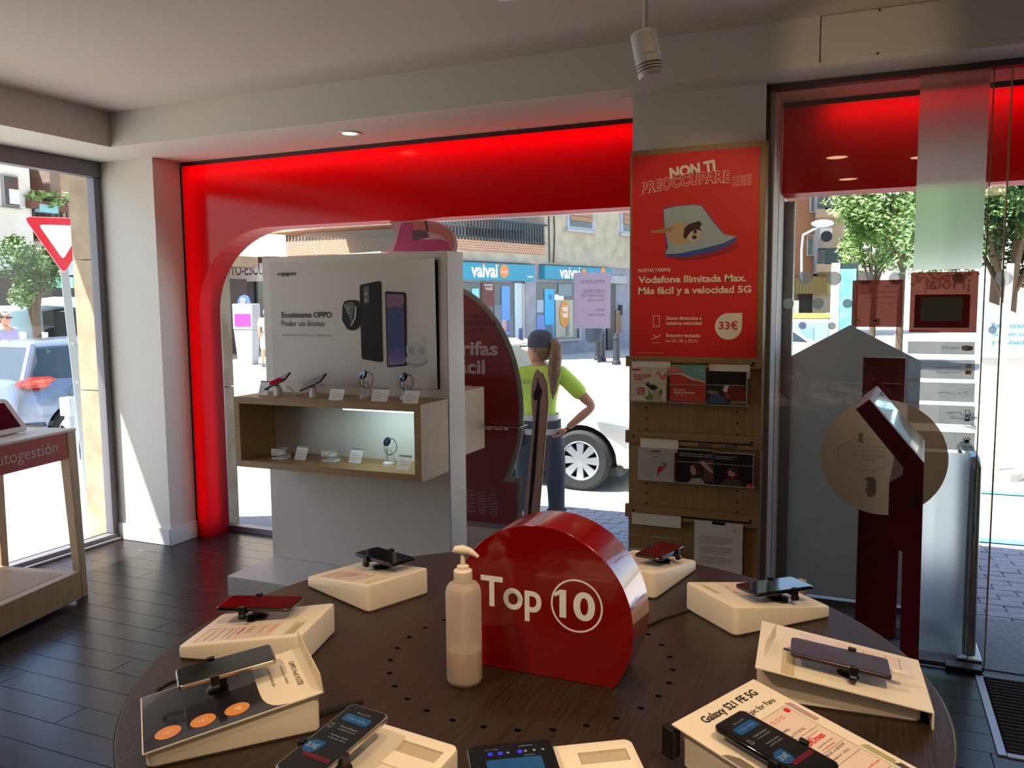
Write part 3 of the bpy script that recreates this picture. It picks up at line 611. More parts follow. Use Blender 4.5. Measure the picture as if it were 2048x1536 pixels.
hanger(1281, 1357, 876, 906, 'cream metal bracket on the middle rail behind the pale brochure')
hanger(1264, 1362, 1024, 1057, 'cream metal bracket alone on the lowest rail')
for (x0, x1, y) in ((1368, 1394, 728), (1395, 1421, 885), (1447, 1473, 888), (1424, 1451, 1042)):
    q = onY(x0, y, YB-.004); q2 = onY(x1, y, YB-.004)
    t = thing('steel_clip', {728: 'small steel clip on the top rail above the wave brochure', 885: 'small steel clip on the middle rail above the lying woman brochure', 888: 'small steel clip on the middle rail above the rightmost brochure', 1042: 'small steel clip on the lowest rail holding the printed letter'}[y], 'clip', tuple(q))
    MB().box(q.x, q2.x, YB-.006, YB-.001, q.z-.016, q.z).build('plate', steel, t, bevel=.001)
hx = {}
pocket(1258, 1334, 764, 804, 'clear acrylic pocket holding the flamingo brochure on the top rail')
pocket(1337, 1412, 768, 807, 'clear acrylic pocket holding the red wave brochure on the top rail')
pocket(1414, 1497, 769, 812, 'clear acrylic pocket holding the dark sofa brochure on the top rail')
pocket(1275, 1350, 920, 964, 'clear acrylic pocket holding the pale brochure on the middle rail')
pocket(1352, 1508, 922, 976, 'wide clear acrylic pocket holding two dark brochures on the middle rail')
pocket(1257, 1360, 1068, 1110, 'empty clear acrylic pocket on the lowest rail')
t, pt, pol, te = brochure(1261, 1332, 734, 803, .02, mat('br_cream', 'E4D3B4', .55), 'cream brochure with a pink flamingo and a pineapple, left on top rail')
pol('print', [(.03,.05), (.28,.05), (.28,.10), (.03,.10)], red_ink); pol('print', [(.10,.21), (.58,.21), (.56,.29), (.10,.29)], red_ink)
te('VERAMAZOSO', .12, .275, .56, .05, white_ink); te('AGOSTO', .12, .345, .44, .045, red_ink); te('DE REY', .12, .405, .33, .045, red_ink)
b = MB(); frame(b, 0, .37*.11, 0, .3*.1, .0012, pt(.13, .84, 2), X_, Z_, -Y_, 0, .0003); b.build('print', red_ink, t)
te('CON EL', .2, .655, .42, .05, red_ink, .04); te('DOBLE', .2, .73, .42, .05, red_ink, .04); te('DE GB', .2, .805, .40, .05, red_ink, .04)
pol('printed_flamingo', [(.72,.20), (.75,.13), (.79,.10), (.83,.12), (.84,.20), (.88,.26), (.92,.2), (.99,.15), (.99,.30), (.92,.36), (.84,.33), (.79,.25), (.78,.18), (.74,.22)], mat('flamingo', 'E8727A', .6))
pol('printed_leaf', [(.40,.86), (.52,.85), (.5,.66), (.6,.8), (.64,.98), (.45,.97)], mat('leaf_print', '5E9A48', .6)); pol('printed_leaf', [(.78,.72), (.86,.62), (.9,.7), (.84,.95), (.95,.98), (.78,.99)], MATS['leaf_print'])
pol('printed_dog', [(.62,.98), (.62,.72), (.68,.64), (.76,.68), (.84,.8), (.87,.92), (.84,.98)], MATS['dog_tan'], 2); pol('printed_dog', [(.5,.58), (.62,.5), (.74,.56), (.78,.6), (.7,.66), (.6,.68)], MATS['dog_dark'], 2)
pol('printed_pineapple', [(.42,.5), (.5,.42), (.55,.5), (.6,.62), (.5,.6)], mat('pine', '4A2E66', .6), 3)
te('€€', .5, .08, .58, .03, pink_ink)
t, pt, pol, te = brochure(1340, 1410, 731, 805, .012, mat('br_red', 'D2402F', .5), 'red brochure with a foamy sea wave, middle of the top rail')
pol('printed_sea', [(.0,.0), (1,.0), (1,.42), (.85,.37), (.7,.34), (.55,.27), (.4,.2), (.2,.06)], mat('sea_print', '7FB0A4', .5)); pol('printed_sand', [(0,0), (.22,.05), (.42,.18), (.3,.21), (0,.2)], mat('sand_print', 'E07A66', .5), 2)
pol('printed_foam', [(0,.19), (.2,.19), (.35,.2), (.5,.26), (.66,.34), (.85,.38), (1,.43), (1,.46), (.85,.42), (.62,.38), (.45,.3), (.3,.24), (0,.235)], mat('foam_print', 'F2DCC8', .6), 2)
te('Este verano,', .12, .69, .46, .042, white_ink, .04); te('disfruta de GB EXTRA', .12, .765, .73, .042, white_ink, .04); te('Consulta condiciones en tienda', .12, .82, .5, .015, white_ink, 0); te('vodafone', .78, .135, .94, .03, white_ink)
b = MB(); ring(b, 0, 0, .0012, .0028, pt(.73, .12, 3), X_, Z_, 16); b.build('print', white_ink, t)
dk = mat('br_dark', '1E1516', .4)
t, pt, pol, te = brochure(1416, 1492, 742, 811, .028, dk, 'dark brochure of someone in red reading on a sofa, right of the top rail')
red_d = mat('print_deep_red', '7E1A18', .5); skin_p = mat('print_skin', 'B07A5E', .6); jeans = mat('print_jeans', '4A5878', .6)
pol('printed_person', [(.38,.6), (.5,.42), (.72,.36), (.92,.42), (1,.6), (.98,.86), (.62,.86), (.42,.78)], red_d); pol('printed_person', [(.0,.86), (.1,.68), (.3,.68), (.5,.86), (.56,.96), (.02,.97)], jeans, 2)
pol('printed_tablet', [(.38,.56), (.46,.4), (.56,.42), (.5,.64)], card_w, 3); pol('printed_sofa', [(0,.58), (.25,.6), (.3,.68), (0,.68)], mat('print_sofa', '8C7A6C', .6)); pol('printed_sofa', [(.6,.88), (.98,.86), (1,.97), (.58,.98)], MATS['print_sofa'], 2); pol('printed_person', [(.46,.66), (.62,.78), (.5,.76)], skin_p, 4)
b = MB(); ring(b, 0, 0, .018, .020, pt(.52, .58, 4), X_, Z_, 28); ring(b, 0, 0, .0018, .0032, pt(.92, .94, 4), X_, Z_, 16); b.build('print', red_ink, t)
te('Ciberseguridad para tu empresa', .04, .09, .5, .025, grey_ink, 0)
t, pt, pol, te = brochure(1276, 1347, 894, 963, .022, mat('br_pale', 'B9AEA6', .6), 'pale brochure with a bold heading and a red figure, left on the middle rail')
te('Lowi', .38, .12, .62, .06, dark_ink, .06); te('Fibra y móvil sencillo', .22, .19, .75, .03, red_ink, 0); te('Sencillo', .4, .28, .58, .035, grey_ink); te('sin permanencia', .4, .45, .6, .022, grey_ink, 0)
pol('printed_figure', [(.56,.62), (.62,.54), (.72,.56), (.8,.52), (.8,.58), (.7,.62), (.66,.72), (.58,.78), (.56,.9), (.54,.9), (.55,.74)], red_ink); pol('printed_figure', [(.68,.48), (.74,.45), (.8,.48), (.79,.51), (.7,.5)], dark_ink)
t, pt, pol, te = brochure(1355, 1426, 898, 970, .022, dk, 'dark brochure of a woman lying back inside a red ring, middle rail')
te('Ciberseguridad para estar protegidos', .06, .13, .98, .03, white_ink, .01); te('mientras estás conectado a Internet', .06, .19, .98, .03, white_ink, .01)
pol('printed_table', [(.55,.3), (1,.25), (1,.9), (.7,.9), (.75,.5)], mat('print_brownred', '6A3A34', .6)); pol('printed_cloth', [(.62,.33), (.75,.31), (1,.6), (1,.68), (.7,.45)], mat('print_cloth', 'B49C88', .6), 2)
pol('printed_hair', [(.42,.45), (.55,.38), (.7,.48), (.75,.7), (.6,.82), (.4,.8), (.34,.6)], dark_ink, 3); pol('printed_face', [(.36,.5), (.44,.44), (.52,.56), (.54,.68), (.44,.78), (.36,.66)], mat('print_face', 'C09078', .6), 4)
pol('printed_shirt', [(.3,.98), (.42,.84), (.66,.82), (.8,.98)], MATS['print_cloth'], 3)
b = MB(); ring(b, 0, 0, .021, .0235, pt(.50, .60, 5), X_, Z_, 28); b.build('print', red_ink, t)
t, pt, pol, te = brochure(1428, 1505, 905, 976, .022, dk, 'dark brochure of a hooded woman inside a red ring, rightmost on middle rail', .004)
te('Si puedes elegir qué ver,', .04, .12, .6, .03, white_ink, .01); te('puedes elegir cómo', .04, .18, .5, .03, white_ink, .01)
pol('printed_face', E_(.47,.58,.1,.12), MATS['print_face'], 3); pol('printed_hair', [(.36,.46), (.5,.4), (.66,.48), (.7,.72), (.58,.8), (.56,.6), (.42,.5), (.36,.6)], dark_ink, 4); pol('printed_coat', [(.2,.98), (.28,.78), (.44,.74), (.66,.78), (.76,.98)], mat('print_coat', '4A3A3E', .6), 2)
b = MB(); ring(b, 0, 0, .021, .0238, pt(.48, .60, 5), X_, Z_, 28); b.build('print', red_ink, t); pol('print', [(.84,.88), (1,.88), (1,1), (.84,1)], red_ink, 3); te('O', .88, .97, .93, .05, white_ink, .03, 5)
# printed letter
Yq = YB-.006; a_ = onY(1389, 1040, Yq); b2 = onY(1486, 1044, Yq); z0 = onY(1389, 1180, Yq).z
t = thing('printed_letter', 'white printed letter clipped to the lowest rail of the oak rack', 'paper', ((a_.x+b2.x)/2, Yq, z0))
MB().box(a_.x, b2.x, Yq, Yq+.001, z0, a_.z).build('sheet', mat('paper_white', 'DAD2CA', .6), t)
b = MB()
for i in range(14):
    if i in (4, 9): continue
    yv = a_.z-.075-.0095*i; b.box(a_.x+.025, b2.x-.045-(.03 if i in (3, 8, 13) else 0), Yq-.0006, Yq-.0002, yv, yv+.0035)
ring(b, b2.x-.035, a_.z-.035, .004, .007, (0, Yq-.0006, 0), X_, Z_, 18); b.build('print', mat('print_letter', '9C9088', .6), t)
# ------------------------------------------------------------------ round table
TC = V((-.592, 1.459, 0)); TR = .745; TZ = .9
rt = thing('round_table', 'large round dark wood table carrying the phone stands and the red sign', 'table', tuple(TC))
MB().lathe([(0,TZ-.04), (TR-.01,TZ-.04), (TR,TZ-.036), (TR,TZ-.003), (TR-.003,TZ), (0,TZ)], TC, 128).build('tabletop', wenge, rt, smooth=True, auto=30)
MB().lathe([(TR+.0003,TZ-.0045), (TR+.0006,TZ-.0015)], TC, 128).build('edge_band', mat('edge_pale', 'B0A596', .4), rt)
MB().cyl(TC+V((0,0,.03)), TC+V((0,0,TZ-.04)), .16, n=40).build('pedestal', mat('pedestal', '2A2422', .4), rt, smooth=True)
MB().cyl(TC, TC+V((0,0,.03)), .36, n=48).build('base', MATS['pedestal'], rt, smooth=True)
h0 = MB().lathe([(0,.0006), (.0048,.0006)], (0,0,0), 12).build('cable_hole', mat('hole_black', '020202', 1, spec=0), rt, local=True)
for i in range(30):
    h = h0 if i == 0 else h0.copy()
    if i: COL.objects.link(h)
    h.parent = rt; a = R(-.4+12*i); h.location = (.277*math.cos(a), .277*math.sin(a), TZ); h.scale = (1.25, .9, 1)
# sign
white_sg = mat('sign_white_ink', 'E6F0F6', .5)
sg = thing('top_ten_sign', 'red round-topped Top 10 block sign in the middle of the round table', 'sign', (-.55, 1.455, TZ))
cx, cz, rr = -.548, 1.009, .181
ang0 = math.asin((TZ-cz)/rr); pts = [(cx+rr*math.cos(ang0+(PI-2*ang0)*i/60), cz+rr*math.sin(ang0+(PI-2*ang0)*i/60)) for i in range(61)]
MB().prism(pts, (0,1.395,0), X_, Z_, Y_, 0, .118).build('block', mat('sign_red', '7C0308', .16, coat=.7), sg, bevel=.0015)
for (yy_, ux_, xs) in ((1.3945, X_, 1), (1.5135, -X_, -1)):
    O = V((cx, yy_, cz))
    qT = onY(962, 1206, 1.3945); qU = onY(1083, 1222, 1.3945); qR = onY(1153, 1212, 1.3945); rT = (onY(1205, 1212, 1.3945).x-onY(1101, 1212, 1.3945).x)/2; qN = onY(1119, 1232, 1.3945); qM = onY(1190, 1236, 1.3945); zb_ = (onY(1000,1213,1.3945).z)
    text(sg, 'Top', O+ux_*(qT.x-cx)+Z_*(zb_-cz), ux_, Z_, white_sg, w=qU.x-qT.x, h=.058, bold=.02, res=12)
    text(sg, '10', O+ux_*(qN.x-cx)+Z_*(qN.z-cz), ux_, Z_, white_sg, w=qM.x-qN.x, h=.050, bold=.03, res=12)
    MB().prism([(.001,0), (-.012,-.0085), (-.008,-.0145), (.001,-.0085)], O+ux_*(qN.x-cx)+Z_*(qN.z-cz+.0505)-V((0,.0003,0))*(1 if ux_.x > 0 else -1), ux_, Z_, Y_, -.0001, .0001).build('lettering', white_sg, sg)
    b = MB(); ring(b, qR.x-cx, qR.z-cz, rT-.0035, rT, O, ux_, Z_, 48); b.build('printed_ring', white_sg, sg)
# bottle
bc = V((-.668, 1.320, TZ))
bt = thing('pump_bottle', 'translucent white pump bottle half full of gel, left of the red sign', 'bottle', tuple(bc))
bm_ = bpy.data.materials.new('bottle_plastic'); bm_.use_nodes = True; n = bm_.node_tree.nodes; l = bm_.node_tree.links
b_ = n['Principled BSDF']; b_.inputs['Base Color'].default_value = (*srgb('E9DDD3'), 1); b_.inputs['Roughness'].default_value = .38
tr_ = n.new('ShaderNodeBsdfTranslucent'); tr_.inputs[0].default_value = (*srgb('F4E8DE'), 1); tp_ = n.new('ShaderNodeBsdfTransparent')
ma = n.new('ShaderNodeMixShader'); ma.inputs[0].default_value = .4; mb_ = n.new('ShaderNodeMixShader'); mb_.inputs[0].default_value = .34
l.new(b_.outputs[0], ma.inputs[1]); l.new(tr_.outputs[0], ma.inputs[2]); l.new(ma.outputs[0], mb_.inputs[1]); l.new(tp_.outputs[0], mb_.inputs[2]); l.new(mb_.outputs[0], n['Material Output'].inputs[0])
MB().lathe([(0,0), (.026,0), (.031,.003), (.033,.010), (.033,.172), (.031,.182), (.026,.189), (.017,.192), (.0165,.196)], bc, 36).build('body', bm_, bt, smooth=True, auto=60)
MB().lathe([(0,.004), (.026,.004), (.030,.010), (.0315,.066), (0,.066)], bc, 32).build('gel', mat('gel', 'CDBBA8', .3), bt, smooth=True)
MB().lathe([(.0165,.193), (.0172,.194), (.0172,.213), (.0155,.215), (.011,.216), (.011,.222), (.0045,.224), (.004,.245)], bc, 28).build('cap', cream, bt, smooth=True)
MB().cyl(bc+V((0,0,.02)), bc+V((0,0,.19)), .003).build('dip_tube', white_mt, bt)
hd_ = MB(); hd_.tube([bc+V((-.019,-.003,.247)), bc+V((-.013,-.002,.251)), bc+V((0,0,.252)), bc+V((.014,.002,.250)), bc+V((.024,.004,.244)), bc+V((.029,.005,.240))], [.002, .0075, .0088, .0065, .004, .003], 16)
hd_.build('pump_head', cream, bt, smooth=True)
# ------------------------------------------------------------------ phone stands
WL, WW, WZL, WZH = .264, .181, .025, .064
def zt_(u): return WZH+(WZL-WZH)*(u+WL/2)/WL
slope = math.atan((WZH-WZL)/WL)
UX = V((math.cos(slope), 0, -math.sin(slope))); VY = V((0,1,0)); NZ = V((math.sin(slope), 0, math.cos(slope)))
def onw(u, v, k=0): return V((u, v, zt_(u)))+NZ*k
def wedge_mesh():
    ol = lambda g, r: rrect(-WL/2+g, WL/2-g, -WW/2+g, WW/2-g, r, 5)
    loops = [[V((x, y, 0)) for x, y in ol(.003, .010)], [V((x, y, .004)) for x, y in ol(0, .013)], [V((x, y, zt_(x)-.005)) for x, y in ol(0, .013)], [V((x, y, zt_(x)-.0015)) for x, y in ol(.0015, .0115)], [V((x, y, zt_(x))) for x, y in ol(.005, .008)]]
    n = len(loops[0]); b = MB(); b.add([p for l_ in loops for p in l_], [(i*n+j, i*n+(j+1) % n, (i+1)*n+(j+1) % n, (i+1)*n+j) for i in range(4) for j in range(n)]+[tuple(range(n))[::-1], tuple(range(4*n, 5*n))])
    o = b.build('wedge_source', cream, rt, local=True); cs = []
    for (u0, u1, k) in ((-.110, -.085, .005), (-.058, .108, .0025)):
        c = MB().obox(onw((u0+u1)/2, .040, 0), UX, VY, NZ, (-(u1-u0)/2, (u1-u0)/2), (-.036, .036), (-k, .02)).build('wedge_cutter', cream, rt, local=True); cs.append(c)
        md = o.modifiers.new('c', 'BOOLEAN'); md.object = c; md.operation = 'DIFFERENCE'; md.solver = 'EXACT'
    bpy.context.view_layer.update(); me = bpy.data.meshes.new_from_object(o.evaluated_get(bpy.context.evaluated_depsgraph_get()))
    for c in cs+[o]: bpy.data.objects.remove(c, do_unlink=True)
    me.polygons.foreach_set('use_smooth', [True]*len(me.polygons)); me.set_sharp_from_angle(angle=R(30)); return me
wmesh = wedge_mesh()
inset = mat('inset_grey', 'B9AF9B', .5); card_pink = mat('card_rose', 'E8D6CC', .4, coat=.3)
ui_bg = mat('screen_on', '0A0A0E', .12, coat=.5, emit='14161C', es=.2); ui_blue = mat('ui_blue', '174A7C', .2, emit='2A7ACB', es=.12); ui_txt = mat('ui_text', '8090A0', .3, emit='7E90A8', es=.2); ui_red = mat('ui_red', '5A1020', .3, emit='8A1226', es=.1)
ph_blk = mat('phone_black', '0C0C0E', .08, coat=.8); ph_sil = mat('phone_silver', 'B8B0A4', .25, .9); ph_brn = mat('phone_bronze', '3A2A32', .32, coat=.15)
def stand(deg, rot, label, dist=.566, overlay=None, card=True, phone='blk', pl=None, pd=(.160,.074), pc=(.0,-.044), prz=0, ptilt=3, ph=.026, side=1):
    a = R(deg); pos = (TC.x+dist*math.cos(a), TC.y+dist*math.sin(a), TZ)
    t = thing('phone_stand', label, 'phone stand', pos, R(rot), 'phone stands around the round table')
    wb_ = bpy.data.objects.new('body', wmesh); COL.objects.link(wb_); wb_.parent = t; W[wb_.name] = V((0,0,0))
    MB().quad(onw(-.110,.004,-.0045), onw(-.085,.004,-.0045), onw(-.085,.076,-.0045), onw(-.110,.076,-.0045)).build('label_slot', inset, t, local=True)
    if card and overlay is None:
        MB().quad(onw(-.057,.005,-.0018), onw(.107,.005,-.0018), onw(.107,.075,-.0018), onw(-.057,.075,-.0018)).build('price_insert', card_pink, t, local=True)
        cardprint(t, -.054, .104, .007, .073, -.0012)
    # clamp
    c = V((pc[0], pc[1], zt_(pc[0]))); rz = R(prz)
    ux = V((math.cos(rz)*math.cos(R(ptilt)), math.sin(rz)*math.cos(R(ptilt)), -math.sin(R(ptilt)))); uy = V((-math.sin(rz), math.cos(rz), 0)); uz = ux.cross(uy).normalized()
    pcn = c+V((0,0,ph))
    MB().lathe([(0,-.001), (.026,-.001), (.024,.004), (.010,.008), (.009,ph-.008), (.016,ph-.004), (.016,ph-.001)], c+V((.01,0,0)), 20).build('clamp_stem', black, t, local=True, smooth=True)
    k = MB(); hw = pd[1]/2
    k.obox(pcn+ux*.022, ux, uy, uz, (-.007,.007), (-hw-.004, hw+.004), (-.006,-.001))
    for s in (-1, 1):
        k.obox(pcn+ux*.022, ux, uy, uz, (-.007,.007), (s*(hw+.0015), s*(hw+.0065)), (-.006,.011)); k.obox(pcn+ux*.022, ux, uy, uz, (-.006,.006), (s*(hw-.003), s*(hw+.006)), (.0086,.0115))
        k.cyl(pcn+ux*.022+uy*s*(hw+.004)+uz*-.010-ux*.006, pcn+ux*.022+uy*s*(hw+.004)+uz*-.010+ux*.006, .007, n=12)
    k.build('clamp_arm', black, t, local=True, bevel=.001)
    # phone (a thing of its own)
    m = {'blk': (ph_blk, scr_d), 'sil': (ph_sil, scr_d), 'brn': (ph_brn, ph_brn), 'ui': (ph_blk, ui_bg), 'uis': (ph_sil, ui_bg), 'pad': (ph_blk, ui_bg)}[phone]
    p = thing('mobile_phone', pl, 'phone', pos, R(rot), 'phones clamped on the round table stands')
    MB().prism(rrect(-pd[0]/2, pd[0]/2, -pd[1]/2, pd[1]/2, .009), pcn, ux, uy, uz, 0, .0078).build('body', m[0], p, local=True, bevel=.0018)
    MB().prism(rrect(-pd[0]/2+.003, pd[0]/2-.003, -pd[1]/2+.003, pd[1]/2-.003, .007), pcn, ux, uy, uz, .0079, .0083).build('screen', m[1], p, local=True)
    MB().prism(rrect(-pd[0]/2+.008, -pd[0]/2+.038, -pd[1]/2+.008, -pd[1]/2+.03, .005), pcn, ux, uy, uz, -.002, 0).build('camera_bump', m[0], p, local=True)
    S = lambda u, v, k=.0088: pcn+ux*(u)+uy*(v)+uz*k          # u<0 is the top of the screen
    if phone in ('ui', 'uis'):
        MB().prism(rrect(-.056, -.040, -.024, .024, .004), pcn, ux, uy, uz, .0084, .0087).build('screen_button', ui_blue, p, local=True)
        text(p, 'Ahora con 5G', S(-.061,-.012), uy, -ux, ui_txt, w=.026, local=True); text(p, 'Vodafone Ilimitada', S(-.046,-.018,.009), uy, -ux, ui_txt, w=.036, local=True)
        for (u, s) in ((-.026, 'Datos ilimitados'), (-.020, 'a máxima velocidad'), (-.006, 'Roaming incluido'), (0, 'en UE, UK y EEUU')): text(p, s, S(u,-.012), uy, -ux, ui_txt, w=.032, local=True)
        b = MB(); frame(b, -.027, -.021, -.030, -.015, .0008, pcn, uy, -ux, uz, .0085, .0088)
        b = MB(); frame(b, -.030, -.024, .018, .028, .0007, pcn, uy, -ux, uz, .0085, .0088); b.build('phone_symbol', ui_txt, p, local=True)
        b = MB().poly([(-.018+.014*math.cos(R(q)), -.024+.014*math.sin(R(q))) for q in range(90, 361, 12)]+[(-.004,-.024), (-.004,-.010)], pcn+uz*.0086, uy, -ux); b.build('price_badge', ui_blue, p, local=True)
        text(p, '33€', S(.028,-.028,.0092), uy, -ux, ui_txt, w=.020, local=True, bold=.02)
        MB().obox(pcn, ux, uy, uz, (.036,.044), (-.02,.03), (.0084,.0087)).build('screen_button', ui_red, p, local=True)
    if phone == 'pad':
        b = MB()
        blu = mat('ui_vivid', '2A2AD0', .3, emit='2A30E8', es=.8)
        for i in (0, 1, 3): b.add([S(-.052, -.030+.014*i)+uy*(.0038*math.cos(j))+ux*(.0038*math.sin(j)) for j in [PI*q/8 for q in range(16)]], [tuple(range(16))])
        b.build('screen_icon', blu, p, local=True)
        b = MB()
        for i in (2, 4, 5, 6): b.add([S(-.052, -.030+.0125*i)+uy*(.0022*math.cos(j))+ux*(.0022*math.sin(j)) for j in [PI*q/4 for q in range(8)]], [tuple(range(8))])
        b.obox(pcn, ux, uy, uz, (-.064,-.0632), (.012,.032), (.0084,.0087)); b.obox(pcn, ux, uy, uz, (-.044,-.0433), (.016,.032), (.0084,.0087)); b.build('screen_icon', ui_txt, p, local=True)
        text(p, 'mar, 17 ago', S(-.060,-.036), uy, -ux, ui_txt, w=.018, local=True)
        MB().prism(rrect(-.040, .06, -.038, .04, .004), pcn, ux, uy, uz, .0084, .0087).build('screen_window', ui_blue, p, local=True)
    t['_k'] = 0; del t['_k']
    return t, p, (pcn, ux, uy, uz)
def cardprint(t, u0, u1, v0, v1, k, title='Smartphone 5G', price='6,5€/mes', big=False):
    b = MB(); g = lambda a, c: onw(u0+(u1-u0)*a, v0+(v1-v0)*c, k)
    for (a, c0, c1) in ((.36,.04,.5), (.40,.04,.6), (.58,.04,.9), (.66,.04,.8), (.78,.04,.95), (.90,.1,.9)): b.obox(g(a,0), UX, VY, NZ, (0,.0012), ((v1-v0)*c0,(v1-v0)*c1), (0,.0003))
    b.build('print', mat('print_soft', '9A8C88', .6), t, local=True)
    b = MB()
    for i in range(4): b2 = g(.07, .08+.17*i); frame(b, 0, .007, 0, .006, .0007, b2, VY, -UX, NZ, 0, .0003)
    b.build('print', pink_ink, t, local=True)
    text(t, title, g(.22,.06), VY, -UX, grey_ink, w=(v1-v0)*.6, local=True)
    text(t, price, g(.52,.06), VY, -UX, red_ink, w=(v1-v0)*(.8 if big else .55), local=True, bold=.02)
stand(157.4, 158.5, 'cream phone stand at the back left of the table, phone lying flat across it', phone='blk', pl='black phone lying across the back left stand nearest the display wall', pc=(-.012,-.046), ptilt=2)
stand(195.0, 194.0, 'cream phone stand on the far left edge, behind the promo stand with orange discs', phone='blk', pl='glossy black phone mirroring red and white on the far left stand', pc=(.015,-.040), ptilt=2, pd=(.165,.076))
s3, p3, f3 = stand(229.0, 228.0, 'phone stand with a navy and cream promo sheet and three orange discs, front left', overlay='op', phone='sil', pl='slim phone with a red reflection, clamped on the stand with orange discs', pc=(.0,-.040), ph=.036, ptilt=6)
stand(266.5, 263.5, 'cream phone stand at the bottom left showing an empty grey label slot', phone='uis', pl='phone with blue price screen at the bottom left, tilted over its stand', pc=(-.022,-.050), ph=.034, prz=-2, ptilt=8)
s5, p5, f5 = stand(300.5, 303, 'cream phone stand cut by the bottom edge at the centre of the picture', phone='pad', pl='wide folding phone with a blue screen at the bottom centre', pd=(.15,.122), pc=(-.055,-.092), ph=.006, ptilt=8)
s6, p6, f6 = stand(334.5, 334.5, 'phone stand under a printed sheet lettered for a 5G phone, front right', overlay='gx', phone='ui', pl='black phone with blue price screen, front right beside the lettered sheet', pc=(-.0,-.048), ph=.022, ptilt=7)
s7, p7, f7 = stand(9.3, 3.5, 'phone stand under a cream sheet with a folded-down lip on the right', overlay='cr', phone='brn', pl='bronze phone on the right stand with the folded cream sheet', pc=(.005,-.038), ph=.026, ptilt=7, pd=(.165,.076))
stand(47.3, 46.5, 'cream phone stand at the right rear of the table with a silver plug behind', phone='blk', pl='glossy black phone reflecting a white ring, right rear stand', pc=(.012,-.042), ptilt=2)
stand(81.0, 79.0, 'cream phone stand at the back, just right of the red sign', phone='blk', pl='black phone on the back stand just right of the red sign', pc=(.012,-.038), ptilt=2, pd=(.15,.074))
# promo sheet with orange discs
K = .004
MB().hexa([onw(-.136,-.099,K), onw(.136,-.099,K), onw(.136,.099,K), onw(-.136,.099,K)], [onw(-.136,-.099,K+.002), onw(.136,-.099,K+.002), onw(.136,.099,K+.002), onw(-.136,.099,K+.002)]).build('promo_sheet', cream, s3, local=True)
def wpoly(t, name, pts, m, k): return MB().add([onw(u, v, k) for u, v in pts], [tuple(range(len(pts)))]).build(name, m, t, local=True)
wpoly(s3, 'printed_field', [(.134,-.097), (.134,.097), (-.082,.097), (-.066,.0925), (-.057,.084), (-.051,.073), (-.047,.058), (-.0455,.04), (-.045,.02), (-.045,-.097)], mat('navy_print', '24242E', .15, coat=.6), K+.0024)
for i, u in enumerate((.098, .046, -.006)):
    b = MB().add([onw(u+.0195*math.cos(R(q)), .058+.0195*math.sin(R(q)), K+.0028) for q in range(0, 360, 12)], [tuple(range(30))]); b.build('orange_disc', mat('orange_print', 'E2954E', .4), s3, local=True)
    b = MB()
    if i == 2: b.add([onw(u-.007,.050,K+.0032), onw(u+.007,.056,K+.0032), onw(u+.001,.060,K+.0032), onw(u-.005,.068,K+.0032)], [(0,1,2,3)])
    else: frame(b, -.007, .007, -.006, .006, .0012, onw(u,.058,K+.003), UX, VY, NZ, 0, .0004); b.obox(onw(u,.058,K+.003), UX, VY, NZ, (-.003,.003), (-.003,.003), (0,.0004))
    b.build('printed_symbol', mat('disc_symbol', 'F2C896', .4), s3, local=True)
text(s3, 'OPPO Find X5', onw(-.106,-.050,K+.003), VY, -UX, dark_ink, w=.078, h=.0085, local=True)
b = MB(); frame(b, 0, .016, 0, .009, .0008, onw(-.106,.032,K+.003), VY, -UX, NZ, 0, .0003); b.build('print', dark_ink, s3, local=True); text(s3, '5G', onw(-.108,.035,K+.003), VY, -UX, dark_ink, w=.010, local=True)
text(s3, 'Co-developed with  HASSELBLAD', onw(-.090,-.046,K+.003), VY, -UX, dark_ink, w=.076, local=True); text(s3, 'El poder de vivirlo todo', onw(-.068,-.050,K+.003), VY, -UX, dark_ink, w=.074, h=.006, local=True)
MB().obox(onw(-.136,0,K), UX, VY, NZ, (-.002,.0), (-.099,.099), (0,.034)).build('upstand', mat('clear_cream', 'E2CFA8', .25), s3, local=True, bevel=.0006)
b = MB()
for r in (.006, .010, .014): ring(b, 0, 0, r, r+.0008, onw(-.1355,.0,K+.017), VY, NZ, 24)
b.build('print', mat('print_tan', 'A08A68', .6), s3, local=True)
tl = p3; O_, ux, uy, uz = f3
MB().tube([O_+ux*.080+uz*.004, O_+ux*.094+uz*.002, O_+ux*.108-uz*.004, O_+ux*.112-uy*.010-uz*.008, O_+ux*.104-uy*.018-uz*.008, O_+ux*.08-uy*.016-uz*.004], .0028, 8).build('cable', rubber, p3, local=True, smooth=True)
# lettered sheet
MB().hexa([onw(-.138,-.106,K), onw(.150,-.106,K), onw(.150,.114,K), onw(-.138,.114,K)], [onw(-.138,-.106,K+.002), onw(.150,-.106,K+.002), onw(.150,.114,K+.002), onw(-.138,.114,K+.002)]).build('printed_sheet', cream, s6, local=True)
text(s6, 'Galaxy S21 FE 5G', onw(-.108,-.060,K+.003), VY, -UX, dark_ink, w=.142, h=.0145, bold=.02, local=True)
text(s6, 'Everyday Epic for Fans', onw(-.080,-.040,K+.003), VY, -UX, dark_ink, w=.128, h=.011, local=True)
wpoly(s6, 'price_insert', [(-.066,.002), (-.066,.088), (.142,.088), (.142,.002)], card_pink, K+.0024)
b = MB(); frame(b, .002, .088, -.142, .066, .0006, onw(0,0,K+.0026)+V((0,0,0)), VY, -UX, NZ, 0, .0003); b.build('print', mat('print_soft', '9A8C88', .6), s6, local=True)
def w6(s, u, v, w_, m, h=None, bold=0): text(s6, s, onw(u, v, K+.003), VY, -UX, m, w=w_, h=h, bold=bold, local=True)
